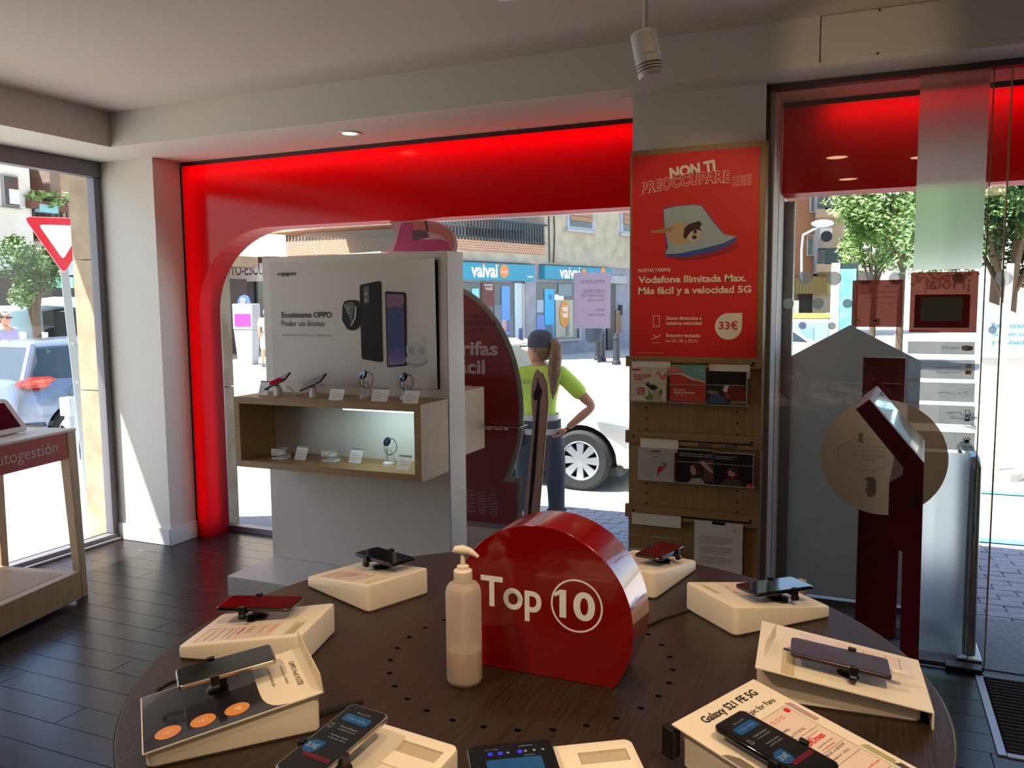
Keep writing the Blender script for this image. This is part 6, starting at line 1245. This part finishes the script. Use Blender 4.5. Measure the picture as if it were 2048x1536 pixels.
# ------------------------------------------------------------------ buildings
def wallmat(n, c, c2, s=1.2): return mat(n, c, .9, noise=c2, nscale=s)
def brick(name, c1, c2, mo, sc_=14):
    m = bpy.data.materials.new(name); m.use_nodes = True; n = m.node_tree.nodes; l = m.node_tree.links; b = n['Principled BSDF']; b.inputs['Roughness'].default_value = .9
    br = n.new('ShaderNodeTexBrick'); tc = n.new('ShaderNodeTexCoord'); mp = n.new('ShaderNodeMapping'); mp.inputs['Rotation'].default_value = (PI/2, 0, 0)
    sx = n.new('ShaderNodeSeparateXYZ'); ad = n.new('ShaderNodeMath'); cb = n.new('ShaderNodeCombineXYZ'); l.new(tc.outputs['Object'], sx.inputs[0]); l.new(sx.outputs[0], ad.inputs[0]); l.new(sx.outputs[1], ad.inputs[1]); l.new(ad.outputs[0], cb.inputs[0]); l.new(sx.outputs[2], cb.inputs[1]); l.new(cb.outputs[0], br.inputs['Vector'])
    br.inputs['Color1'].default_value = (*srgb(c1), 1); br.inputs['Color2'].default_value = (*srgb(c2), 1); br.inputs['Mortar'].default_value = (*srgb(mo), 1); br.inputs['Scale'].default_value = 3.2; br.inputs['Mortar Size'].default_value = .03
    l.new(br.outputs[0], b.inputs['Base Color']); return m
brk = brick('brick_wall', 'B0795C', '9C6A50', 'C8B8A4'); brk2 = brick('brick_orange', 'B5744F', 'A66A48', 'B89070')
conc = wallmat('concrete_render', 'B5AA96', 'A09682', 2.2); cream_w = wallmat('plaster_white', 'E8E2D6', 'DCD4C6'); beige_w = wallmat('plaster_beige', 'C2AE94', 'B09C82')
shut = mat('shutter_wood', '9A7458', .7); win_dark = mat('window_dark', '2A2E32', .15, coat=.5); win_fr = mat('window_frame_grey', '9AA4B4', .5); teal = mat('sign_teal', '1C86A2', .5); rail_m = mat('railing_iron', '2E3A40', .6); orange = mat('sign_orange', 'D67E30', .5)
# corner block with the travel shop: local axis u along the wall, n outwards (towards us)
P0 = V((-9.14, 31.5, 0)); u = V((.2924, .9563, 0)); nn = V((.9563, -.2924, 0))
def onU(x, y): q = onPl(x, y, P0, nn); return (q-P0).dot(u), q.z
bd = thing('travel_shop_building', 'rendered corner building with a teal-signed travel shop on its ground floor', 'building', tuple(P0+V((0,0,ZG))))
def ub(nm, m, a0, a1, z0, z1, d0=-.1, d1=0, parent=None, **k): return MB().obox(P0, u, nn, Z_, (a0,a1), (d0,d1), (z0,z1)).build(nm, m, parent or bd, **k)
sC = onU(850, 600)[0]; sB = onU(1090, 600)[0]; zl = onU(1000, 524)[1]
ub('upper_wall', conc, sB, 14, zl, 16, -8, 0)
ub('recessed_wall', brk, sC, sB, zl+1.2, 16, -8, -1.2); ub('parapet', brk, sC, sB, onU(1000, 515)[1], onU(1000, 483)[1]+.1, -.12, 0); ub('ledge', conc, sC, sB, zl, onU(1000, 515)[1]+.15, -8, .02)
ub('ground_wall', mat('shop_wall', '9C98A0', .85, noise='8A868E', nscale=3), sC, 14, ZG, zl, -8, -.05)
ub('balcony_side_wall', wallmat('pale_blue_grey', '8E9298', '7C8086'), onU(1040,450)[0], sB, zl+1.2, 16, -1.3, -.9)
# balcony bars
rb = MB(); zr0, zr1 = onU(1000, 484)[1], onU(1000, 443)[1]; k = sC
while k < sB-.05: rb.obox(P0, u, nn, Z_, (k,k+.045), (.0,.05), (zr0,zr1)); k += .145
rb.obox(P0, u, nn, Z_, (sC,sB+.1), (-.01,.06), (zr1,zr1+.05)).obox(P0, u, nn, Z_, (sC,sB), (-.0,.05), (zr0+.06,zr0+.1)); rb.build('balcony_railing', rail_m, bd)
def window(x0, y0, x1, y1, shutter=.78, frm=win_fr, nm='window'):
    a0, z1 = onU(x0, y0); a1, z0 = onU(x1, y1); f_ = ub(nm, frm, a0, a1, z0, z1, -.05, .04)
    ub('pane', win_dark, a0+.15, a1-.15, z0+.1, z1-.1, .041, .05, f_); h_ = (z1-z0-.2); n_ = max(3, int(h_*shutter/.16))
    for i in range(n_): zt_i = z1-.1-h_*shutter*i/n_; ub('shutter_slat', shut, a0+.15, a1-.15, zt_i-h_*shutter/n_+.02, zt_i, .05, .085, f_)
    ub('sill', MATS['kerb'], a0-.1, a1+.1, z0-.1, z0, -.05, .12, f_)
window(1133, 395, 1187, 463); window(1241, 395, 1290, 472)
wr_ = MB();
for (x, ys) in ((1096, (410, 525)), (1106, (410, 470, 525))): wr_.tube([V(P0+u*onU(x+(2 if i == 1 else 0), y)[0]+nn*.03+Z_*onU(x, y)[1]) for i, y in enumerate(ys)], .02, 5)
wr_.build('cables', dark_tr, bd)
# shop signs
def signb(x0, y0, x1, y1, lb, words):
    a0, z1 = onU(x0, y0); a1, z0 = onU(x1, y1); t = thing('shop_sign', lb, 'shop sign', tuple(P0+u*(a0+a1)/2+Z_*z0)); ub('panel', teal, a0, a1, z0, z1, -.04, .22, t, bevel=.01)
    for (s, xa, xb, y, h_) in words:
        A_ = onU(xa, y); B2 = onU(xb, y); text(t, s, P0+u*A_[0]+nn*.225+Z_*A_[1], u, Z_, white_ink, w=B2[0]-A_[0], h=h_, bold=.03)
    return t
t = signb(912, 524, 1060, 563, 'teal shop sign reading vaivai with an orange disc, the left one of two', [('vaivai', 932, 985, 553, .42), ('VIAJES', 1044, 1056, 555, .05)])
def odisc(x, y, rp, t, s=None):
    A_ = onU(x, y); b = MB(); c = P0+u*A_[0]+Z_*A_[1]+nn*.23; rw_ = rp*.0155; b.add([c+u*rw_*math.cos(q)+Z_*rw_*.98*math.sin(q) for q in [2*PI*i/24 for i in range(24)]], [tuple(range(24))]); b.build('orange_disc', orange, t)
    if s: text(t, s, c+nn*.01-Z_*.05, u, Z_, white_ink, w=rw_*1.3, align='C')
odisc(998, 543, 14.5, t, 'viajes'); [odisc(x, y, 3, t) for x, y in ((957, 529), (985, 531))]
t = signb(1080, 531, 1214, 562, 'teal shop sign reading vaivai, the right one partly behind the hours sheet', [('vaivai', 1109, 1150, 556, .42)])
odisc(1158, 546, 10, t); odisc(1196, 544, 11, t, 'viajes'); [odisc(x, y, 2.6, t) for x, y in ((1128, 537), (1148, 539))]
def shopwin(x0, y0, x1, y1, lb_parts):
    a0, z1 = onU(x0, y0); a1, z0 = onU(x1, y1); f_ = ub('shop_window', mat('shop_dark', '3C4650', .2, coat=.4), a0, a1, z0, z1, -.06, .0); ub('window_frame', MATS['kerb'], a1-.1, a1+.02, z0, z1, -.04, .06, f_); ub('sill', MATS['kerb'], a0, a1, z0-.08, z0, -.04, .1, f_)
    for (nm, xa, ya, xb, yb, m_) in lb_parts: c0_, w1_ = onU(xa, ya); c1_, w0_ = onU(xb, yb); ub(nm, m_, c0_, c1_, w0_, w1_, .005, .03, f_)
    return f_
f_ = shopwin(905, 565, 1047, 690, [('window_poster', 962, 566, 988, 612, mat('poster_brown', '5E2E26', .6)), ('window_poster', 1002, 572, 1019, 668, mat('poster_blue', '5C94D6', .6)), ('window_poster', 1003, 640, 1018, 664, mat('poster_pink', 'D8A8A8', .6)), ('window_post', 1028, 566, 1046, 688, mat('post_pale', 'B8C8CC', .6)), ('window_poster', 943, 577, 957, 602, mat('poster_cyan', '7CC8E0', .6)), ('window_poster', 1036, 657, 1046, 680, mat('poster_purple', '5A62B0', .6)), ('window_shelf', 988, 610, 1002, 650, mat('shelf_grey', '6A747C', .6))])
A_ = onU(966, 572); text(f_, 'GRANDES', P0+u*A_[0]+nn*.04+Z_*A_[1], u, Z_, white_ink, w=.45); A_ = onU(969, 580); text(f_, 'VIAJES', P0+u*A_[0]+nn*.04+Z_*A_[1], u, Z_, white_ink, w=.36)
f_ = shopwin(1070, 566, 1160, 676, [('window_poster', 1088, 578, 1108, 675, mat('poster_cyan2', '3AA6D8', .6)), ('window_poster', 1088, 650, 1106, 672, MATS['poster_pink']), ('window_poster', 1116, 568, 1142, 592, mat('poster_map', '7A8A90', .6)), ('window_poster', 1096, 589, 1126, 600, card_w), ('window_shelf', 1072, 600, 1086, 625, mat('shelf_grey2', '9CA8B8', .6)), ('window_shelf', 1072, 630, 1087, 668, mat('shelf_blue', '6C88C0', .6)), ('interior_wall', 1110, 600, 1145, 672, mat('int_beige', 'B0A894', .6)), ('window_poster', 1130, 625, 1143, 673, mat('post_cream', 'D8D4C0', .6))])
A_ = onU(1127, 628); b = MB(); c = P0+u*A_[0]+Z_*A_[1]+nn*.05; b.add([c+u*.30*math.cos(q)+Z_*.48*math.sin(q) for q in [2*PI*i/24 for i in range(24)]], [tuple(range(24))]); b.build('orange_disc', mat('sign_orange_deep', 'D88A2C', .5), f_)
text(f_, 'vai', c+nn*.01+Z_*.10, u, Z_, white_ink, w=.34, align='C', bold=.03); text(f_, 'vai', c+nn*.01-Z_*.12, u, Z_, white_ink, w=.34, align='C', bold=.03)
ub('side_post', MATS['shop_wall'], onU(1048,600)[0], onU(1069,600)[0], ZG, onU(1050,530)[1], -.04, .06)
a0 = onU(1214, 600)[0]; a1 = onU(1250, 600)[0]; z1 = onU(1230, 567)[1]; z0 = onU(1230, 702)[1]
dr = ub('doorway', mat('door_dark', '23262A', .4), a0, a0+(a1-a0)*.45, z0, z1, -.05, .03); ub('door_frame', MATS['kerb'], a0-.1, a1, z1, z1+.3, -.05, .08, dr); ub('door_wood', mat('door_wood', '8A6248', .6), a0+.55, a0+.95, z0+.7, z0+1.6, .03, .05, dr); ub('intercom', dark_tr, onU(1238,610)[0], onU(1243,610)[0], onU(1240,630)[1], onU(1240,610)[1], 0, .06, dr)
# left block: auto-escuela building, parallel to our front
YL = 27.5; bd2 = thing('driving_school_building', 'white block with a brick balcony and a driving school sign across the street', 'building', (-25, YL, ZG))
def q2(x, y): q = onY(x, y, YL); return q.x, q.z
def lb_(nm, m, x0, y0, x1, y1, d0=0, d1=.1, parent=None): a0, z1 = q2(x0, y0); a1, z0 = q2(x1, y1); return MB().box(a0, a1, YL-d1, YL-d0, z0, z1).build(nm, m, parent or bd2)
xa_ = q2(330, 500)[0]; xb_ = q2(800, 500)[0]
MB().box(xa_, xb_, YL, YL+6, ZG, q2(600, 505)[1]).build('ground_wall', cream_w, bd2); MB().box(xa_, q2(575,480)[0], YL, YL+6, q2(600,505)[1], 16).build('upper_wall', cream_w, bd2); MB().box(q2(575,480)[0], xb_, YL+1.2, YL+6, q2(600,505)[1], 16).build('recessed_wall', brk, bd2)
lb_('parapet', brk, 575, 483, 800, 504, -.05, .1); rb = MB(); zt1 = q2(600, 452)[1]; zt0 = q2(600, 484)[1]; k = q2(575, 480)[0]
while k < xb_: rb.box(k, k+.05, YL-.1, YL-.05, zt0, zt1); k += .16
rb.box(q2(575,480)[0], xb_, YL-.12, YL-.04, zt1, zt1+.05).box(q2(575,480)[0], xb_, YL-.12, YL-.04, zt0+.25, zt0+.3); rb.build('balcony_railing', rail_m, bd2)
lb_('balcony_window', win_fr, 676, 452, 750, 470, -1.2, -1.15)
s_ = thing('driving_school_sign', 'long white shop sign with dark capital letters above a shop front', 'shop sign', (q2(480,540)[0], YL, q2(480,562)[1])); lb_('panel', mat('sign_panel_white', 'F4F2F0', .5), 380, 525, 560, 562, 0, .25, s_); lb_('top_edge', mat('sign_edge_brown', '4A2E2A', .6), 380, 520, 560, 525, 0, .3, s_)
A_ = onY(459, 551, YL-.26); B2 = onY(526, 551, YL-.26); wch = (B2.x-A_.x)/7
text(s_, 'AUTO-ESCUELA', (A_.x-2.15*wch, YL-.26, A_.z), X_, Z_, mat('sign_navy', '3A4258', .6), w=wch*12.2, h=.48)
lb_('shop_window', mat('shop_glass_pale', '8CA0A4', .2, coat=.5), 380, 563, 560, 700, 0, .05); lb_('window_post', dark_tr, 510, 563, 517, 640, .05, .1); lb_('window_post', dark_tr, 455, 563, 458, 700, .05, .1)
# block across the left street
XL = -22.0
bd3 = thing('left_street_building', 'sunlit pale block with a balcony and green plants across the left street', 'building', (XL, 12, ZG))
def q3(x, y, X=None): q = onX(x, y, X or XL); return q.y, q.z
def sb(nm, m, x0, y0, x1, y1, d0=0, d1=.1, parent=None): a0, z1 = q3(x0, y0); a1, z0 = q3(x1, y1); return MB().box(XL+d0, XL+d1, min(a0,a1), max(a0,a1), z0, z1).build(nm, m, parent or bd3)
yb0 = q3(62, 400)[0]; yb1 = q3(240, 400)[0]
MB().box(XL-8, XL, -8, yb0, q3(10,540)[1], 7.5).build('upper_wall', cream_w, bd3); MB().box(XL-8, XL-1.3, yb0, 26, q3(80,470)[1]-.4, 7.5).build('recessed_wall', beige_w, bd3); MB().box(XL-1.35, XL-.1, q3(107,400)[0], q3(109,400)[0]+.3, q3(80,470)[1], 7.5).build('dividing_wall', wallmat('plaster_brown', '8E7A6C', '7C6A5E'), bd3)
MB().box(XL-8, XL+.1, yb0, 26, q3(80,470)[1]-.6, q3(80,470)[1]-.2).build('balcony_slab', conc, bd3); MB().box(XL-8, XL-.5, -8, 26, ZG, q3(10,540)[1]).build('ground_wall', mat('shopfront_dark', '4A4A50', .6), bd3)
f_ = sb('window', mat('window_frame_pale', '9A948C', .6), 0, 348, 36, 416, 0, .08); sb('pane', win_dark, 4, 352, 34, 412, .08, .1, f_); sb('roller_shutter', mat('shutter_white', 'D8D8D8', .6), 12, 378, 34, 410, .1, .13, f_); sb('sill', MATS['kerb'], -4, 414, 42, 419, .0, .2, f_)
rb = MB(); k = yb0; zt0, zt1 = q3(90, 440)[1], q3(90, 400)[1]
while k < 25: rb.box(XL+.02, XL+.06, k, k+.05, zt0, zt1); k += .18
rb.box(XL+.01, XL+.07, yb0, 26, zt1, zt1+.05).build('balcony_railing', rail_m, bd3)
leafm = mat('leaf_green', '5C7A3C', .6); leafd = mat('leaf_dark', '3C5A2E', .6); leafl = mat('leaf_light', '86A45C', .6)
def foliage(parent, c, rad, n, m, sz=.12, seed=1, name='foliage', flat=1):
    rnd = random.Random(seed); b = MB()
    cl = [(V(c)+V((rnd.uniform(-1,1)*rad[0]*.75, rnd.uniform(-1,1)*rad[1]*.75, rnd.uniform(-1,1)*rad[2]*.75)), rnd.uniform(.25,.5)) for _ in range(16)]
    for i in range(n):
        q, rr_2 = rnd.choice(cl); d = V((rnd.gauss(0,1), rnd.gauss(0,1), rnd.gauss(0,1))).normalized()*rr_2*min(rad)*rnd.uniform(.5,1.15); p = q+d
        a = V((rnd.gauss(0,1), rnd.gauss(0,1), rnd.gauss(0,.6))).normalized(); b2 = a.orthogonal().normalized(); s = sz*rnd.uniform(.6,1.3)
        b.add([p-a*s, p+b2*s*.45, p+a*s, p-b2*s*.45], [(0,1,2,3)])
    o = b.build(name, m, parent); o['kind'] = 'stuff'; return o
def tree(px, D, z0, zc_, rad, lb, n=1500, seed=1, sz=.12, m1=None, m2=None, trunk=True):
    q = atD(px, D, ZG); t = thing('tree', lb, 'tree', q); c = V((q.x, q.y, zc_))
    foliage(t, c, rad, n, m1 or leafm, sz, seed); foliage(t, c+V((0,0,-.1)), rad, n//2, m2 or leafd, sz, seed+50, 'shade_tinted_foliage')  # second leaf set: crown shade put into the darker leaf colour
    b = MB().tube([q, q+V((.03,0,(zc_-ZG)*.5)), c+V((.1,0,-rad[2]*.3))], [.10,.08,.05], 10)
    for k in range(5): a = 2*PI*k/5+seed; b.tube([q+V((0,0,(zc_-ZG)*.55)), c+V((rad[0]*.5*math.cos(a), rad[1]*.5*math.sin(a), rad[2]*.3*math.sin(a*2)))], [.05,.015], 6)
    b.build('trunk', mat('bark', '5A4A3A', .9), t, smooth=True); return t
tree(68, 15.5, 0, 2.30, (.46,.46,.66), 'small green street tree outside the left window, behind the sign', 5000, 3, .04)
for i, (x, y) in enumerate(((76, 396), (92, 404), (113, 402))):
    q = onX(x, y+6, XL+.15); t = thing('balcony_plant', ['green trailing balcony plant at the left end of the railing', 'balcony plant in a pale blue pot on the railing', 'light green balcony plant nearest the stone pillar'][i], 'plant', tuple(q)); foliage(t, q+V((0,0,.12)), (.35,.38,.2), 90, leafl, .10, i+20); MB().box(q.x-.12, q.x+.12, q.y-.3, q.y+.3, q.z-.22, q.z).build('pot', mat('pot_blue', '8CC0C8', .6) if i == 1 else mat('pot_brown', '6A4A3A', .7), t)
# green awning
aw = thing('green_awning', 'white and green striped shop awning across the left street', 'awning', tuple(onX(60, 540, XL+1.5)))
pA, pB = onX(-40, 522, XL+.0), onX(150, 516, XL+.0); pC, pD = onX(-40, 549, XL+1.8), onX(155, 545, XL+1.8)
MB().quad(pA, pB, V((pD.x, pB.y, pD.z)), V((pC.x, pA.y, pC.z))).build('canopy', mat('awning_white', 'E8F0E8', .8), aw)
for i in range(24): y0 = pA.y+(pB.y-pA.y)*i/24; y1 = pA.y+(pB.y-pA.y)*(i+1)/24; MB().box(pC.x-.01, pC.x+.01, y0, y1, pC.z-.30, pC.z).build('valance_strip', mat('awning_green', '6CC49A', .8) if i % 2 else mat('awning_pale', 'B8E4CC', .8), aw)
# recycling vehicle with an open hatch, banners
vn = atD(72, 17.5, ZG); t = thing('delivery_van', 'pale van with its rear hatch raised, seen beyond the silver car', 'van', vn, R(20))
pale_b = mat('van_pale', 'BBD8E4', .3, coat=.5)
MB().box(-2.4, -.9, .3, 2.6, .35, 1.9).build('body', pale_b, t, local=True, bevel=.15); MB().prism([(-.95,1.75), (-.7,1.98), (.2,2.08), (.95,1.98), (1.35,1.7), (1.28,1.62), (.7,1.84), (0,1.9), (-.6,1.8)], (0,.3,0), X_, Z_, Y_, 0, 2.0).build('raised_hatch', pale_b, t, local=True, bevel=.03)
MB().box(-.9, 1.2, 1.6, 2.6, .5, 1.75).build('cargo_interior', dark_tr, t, local=True); MB().box(-.9, 1.3, .5, 2.6, .35, .62).build('floor', pale_b, t, local=True, bevel=.03)
for x in (-1.8, .8): MB().lathe([(.31,-.1), (.32,0), (.31,.1), (0,.1)], (x,.4,.32), 24, (0,-1,0)).build('wheel', tire_m, t, local=True, smooth=True)
MB().box(.2, .75, 1.2, 1.5, .62, 1.05).build('cargo_box', card_w, t, local=True, bevel=.02); MB().box(-.2, .1, 1.1, 1.4, .62, .95).build('cargo_box', mat('box_tan', 'C8965A', .7), t, local=True, bevel=.02); MB().box(.45, .7, 1.45, 1.55, 1.2, 1.5).build('cargo_bag', mat('bag_red', 'D02430', .6), t, local=True)
MB().ball((.68,1.15,1.12), .09, 12).build('cargo_ball', mat('ball_yellow', 'E8B83C', .6), t, local=True, smooth=True)
for i, (px, D) in enumerate(((40, 16.0), (84, 15.8))):
    q = atD(px, D, ZG); t = thing('striped_post', ['red and white striped barrier post beside the man in the t-shirt', 'red and white striped barrier post before the open van'][i], 'post', q)
    for k in range(6): MB().box(q.x-.09, q.x+.09, q.y-.02, q.y+.02, ZG+.3+.18*k, ZG+.48+.18*k).build('stripe', MATS['sign_white'] if k % 2 else mat('stripe_red', 'C83838', .6), t)
    MB().box(q.x-.03, q.x+.03, q.y-.02, q.y+.02, ZG, ZG+.3).build('stem', galv, t)
# ------------------------------------------------------------------ beyond the entrance
YR = 48; bd4 = thing('brick_flats', 'brick and beige flats with balconies seen through the glass entrance', 'building', tuple(onY(1640, 690, YR)))
def q4(x, y, Y=YR): q = onY(x, y, Y); return q.x, q.z
def rbx(nm, m, x0, y0, x1, y1, d0=0, d1=.2, parent=None): a0, z1 = q4(x0, y0); a1, z0 = q4(x1, y1); return MB().box(a0, a1, YR-d1, YR-d0, z0, z1).build(nm, m, parent or bd4)
rbx('brick_wall', brk2, 1500, 250, 1634, 552, -6, 0); rbx('beige_wall', beige_w, 1634, 250, 1709, 625, -6, -.0); rbx('ground_wall', mat('garage_beige', 'A08A66', .8), 1500, 552, 1680, 600, -3, -.3)
rbx('garage_awning', mat('awning_ochre', 'B0965C', .8), 1592, 556, 1660, 587, -.2, .9); rbx('garage_opening', mat('garage_dark', '3A342E', .8), 1598, 588, 1652, 628, -.3, -.1)
for i in range(10): rbx('awning_fold', mat('awning_ochre_dark', '8E7846', .8), 1594+6.6*i, 556, 1596+6.6*i, 587, .9, .95)
rbx('drainpipe', mat('pipe_grey', 'A8A6A4', .6), 1632, 380, 1637, 548, 0, .3)
for (y0, y1) in ((395, 440), (500, 545)):
    b0 = rbx('balcony', wallmat('balcony_beige', 'B59A7E', 'A68C72'), 1637, y1-14, 1690, y1, 0, 2.2); rbx('balcony_panel', mat('balcony_dark', '3E4448', .7), 1655, y1-44, 1690, y1-14, 2.1, 2.2, b0); rbx('balcony_panel', rail_m, 1640, y1-44, 1655, y1-41, 2.1, 2.2, b0)
    for k in range(7): rbx('balcony_bar', rail_m, 1640+2.3*k, y1-42, 1640.7+2.3*k, y1-14, 2.1, 2.2, b0)
for (x0, y0, x1, y1) in ((1692, 390, 1712, 426), (1620, 385, 1631, 425), (1614, 470, 1628, 512), (1692, 470, 1706, 512)):
    f_ = rbx('window', mat('window_frame_white', 'C8C4BC', .6), x0, y0, x1, y1, 0, .1); rbx('pane', win_dark, x0+3, y0+4, x1-3, y1-2, .1, .12, f_); rbx('shutter_box', shut, x0+2, y0+1, x1-2, y0+9, .1, .14, f_)
ac = rbx('air_conditioner', mat('ac_pale', 'C8C4B8', .5), 1645, 464, 1667, 482, 2.2, 2.6); c = onY(1653, 473, YR-2.62); MB().lathe([(0,0), (.28,0)], (c.x, YR-2.62, c.z), 20, (0,-1,0)).build('fan', dark_tr, ac)
q = onY(1603, 560, 30); t = thing('wall_street_lamp', 'silver street lamp on a thin curved arm in front of the brick flats', 'street lamp', tuple(q)); A_ = onY(1603, 500, 30); B2 = onY(1606, 470, 30); C2 = onY(1640, 452, 30)
MB().tube([onY(1603, 560, 30), A_, B2, C2], .04, 8).build('arm', galv, t, smooth=True); MB().ball(onY(1645, 447, 30), .28, 16, (1.3,.6,.45)).build('lamp_head', MATS['van_pale'], t, smooth=True)
# bus shelter / advertising column
def board(px0, y0, px1, y1, D, z0=None): a = onY(px0, y0, D); b2 = onY(px1, y1, D); return a.x, b2.x, (z0 if z0 is not None else b2.z), a.z
Yb = 16; t = thing('ad_column', 'tall white framed street advertising column with a pale blue picture', 'advertising column', tuple(onY(1700, 690, Yb)))
x0, x1, z0, z1 = board(1663, 526, 1676, 690, Yb, ZG); MB().box(x0, x1, Yb, Yb+.4, z0, z1).build('white_post', white_mt, t)
x0, x1, z0, z1 = board(1678, 527, 1712, 690, Yb, ZG); MB().box(x0, x1, Yb+.02, Yb+.3, z0, z1).build('frame', mat('frame_dark', '2C3A38', .5), t); MB().box(x0+.03, x1-.03, Yb, Yb+.02, z0+.4, z1-.1).build('picture', mat('ad_cyan', '8CC8D0', .3, noise='5AA0B8', nscale=5), t)
# white building, blown out
bd5 = thing('white_low_building', 'bright white low building behind the trees, seen through the entrance', 'building', tuple(onY(1780, 640, 60)))
x0, x1, z0, z1 = board(1709, 480, 1990, 700, 60, ZG); MB().box(x0, x1, 60, 66, z0, z1).build('wall', mat('white_stucco', 'F2EEE8', .8), bd5); x0, x1, z0, z1 = board(1709, 500, 1850, 506, 59.9); MB().box(x0, x1, 59.7, 60, z0, z1).build('cornice', MATS['kerb'], bd5); x0, x1, z0, z1 = board(1712, 540, 1735, 570, 59.9); MB().box(x0, x1, 59.8, 60, z0, z1).build('window', mat('recess_beige', 'B8A08C', .8), bd5)
t = thing('blue_van', 'light blue van with a yellow roof rack parked beyond the entrance', 'van', tuple(atD(1625, 27, ZG))); x0, x1, z0, z1 = board(1560, 638, 1662, 702, 26, ZG)
MB().box(x0, x1, 26, 31, z0+.3, z1).build('body', car_b, t, bevel=.12); MB().box(x0, x1, 26.2, 30, z1+.02, z1+.12).build('roof_rack', mat('rack_yellow', 'C8B84A', .6), t); MB().box(x1-.02, x1+.01, 26.3, 26.5, z0+1.2, z0+1.5).build('tail_lamp', lamp_r, t); MB().box(x0+.6, x1-.5, 25.98, 26.0, z1-.8, z1-.25).build('door_panel', mat('van_panel', '7C98D0', .35), t)
for x in (x0+.6, x1-.5): MB().lathe([(.33,-.1), (.34,0), (.33,.1), (0,.1)], (x,26.05,ZG+.34), 24, (0,-1,0)).build('wheel', tire_m, t, smooth=True)
q = atD(1592, 19, ZG); car('silver car parked in front of the blue van beyond the entrance', (q.x-2.4, q.y, ZG), R(8), mat('car_silver', 'C8CCD2', .3, .3, coat=.5), hatch, cabin_h, simple=True)
# trees right
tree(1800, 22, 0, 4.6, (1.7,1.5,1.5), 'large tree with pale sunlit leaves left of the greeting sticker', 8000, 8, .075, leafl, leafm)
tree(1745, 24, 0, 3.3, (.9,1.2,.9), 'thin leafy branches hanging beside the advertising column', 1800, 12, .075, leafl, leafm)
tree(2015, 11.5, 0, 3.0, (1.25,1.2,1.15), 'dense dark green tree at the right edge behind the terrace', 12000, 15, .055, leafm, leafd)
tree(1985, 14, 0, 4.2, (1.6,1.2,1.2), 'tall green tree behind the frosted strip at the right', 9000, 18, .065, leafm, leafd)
# billboard, chairs, white post
Yb = 10.2; t = thing('terrace_banner', 'pale blue slanted banner with dark blue lettering at the right edge', 'banner', tuple(onY(2020, 700, Yb)))
MB().prism([(onY(x,y,Yb).x, onY(x,y,Yb).z) for x, y in ((1960,715), (1962,598), (2000,612), (2120,665), (2120,715))], (0,Yb,0), X_, Z_, Y_, 0, .03).build('panel', mat('banner_blue', 'A8D4EE', .6), t)
bi = mat('banner_ink', '2E6A98', .6)
for (s, x0, x1, y) in (('Revolucionando', 1983, 2088, 655), ('tu Visión con 5G', 1985, 2078, 671), ('y tu smartphone', 1983, 2090, 688)): A_ = onY(x0, y, Yb-.005); B2 = onY(x1, y, Yb-.005); text(t, s, A_, X_, Z_, bi, w=B2.x-A_.x, bold=.01)
MB().box(onY(1962,715,Yb).x, onY(2120,715,Yb).x, Yb+.03, Yb+.08, ZG, onY(1962,700,Yb).z).build('stand', white_mt, t)
q = atD(2006, 8.4, ZG); t = thing('white_terrace_post', 'white slanting umbrella pole at the right edge of the entrance', 'pole', q); MB().tube([q, q+V((.02,0,1.2)), q+V((.05,0,2.2))], .035, 10).build('pole', white_gl, t, smooth=True); MB().cyl(q, q+Z_*.08, .25, n=20).build('base', MATS['kerb'], t)
def tchair(px, D, yaw, lb):
    q = atD(px, D, ZG); t = thing('terrace_chair', lb, 'chair', q, yaw, 'terrace chairs beyond the entrance'); mm = mat('chair_blue_metal', '3C4468', .5); wd = wood('slat_brown', '8E6650', '6E4C3A', 'X', 6, .6)
    for (x, y) in ((-.21,-.2), (.21,-.2)): MB().cyl((x,y,0), (x,y,.64), .014, n=8).build('leg', mm, t, local=True)
    for (x, y) in ((-.21,.2), (.21,.2)): MB().tube([(x,y,0), (x,y,.45), (x,y+.06,.86)], .014, 8).build('leg', mm, t, local=True)
    for i in range(5): MB().box(-.2, .2, -.2+.082*i, -.13+.082*i, .44, .455).build('seat_slat', wd, t, local=True)
    for i in range(4): MB().box(-.2, .2, .21+.013*i, .222+.013*i, .56+.075*i, .62+.075*i).build('back_slat', wd, t, local=True)
    for x in (-.23, .23): MB().tube([(x,-.2,.64), (x,.23,.66)], .013, 8).build('armrest', mm, t, local=True)
tchair(2022, 10.8, R(10), 'brown slatted terrace chair with blue metal frame, back towards the banner'); tchair(2046, 9.4, R(150), 'blue metal terrace chair cut by the right edge of the picture')
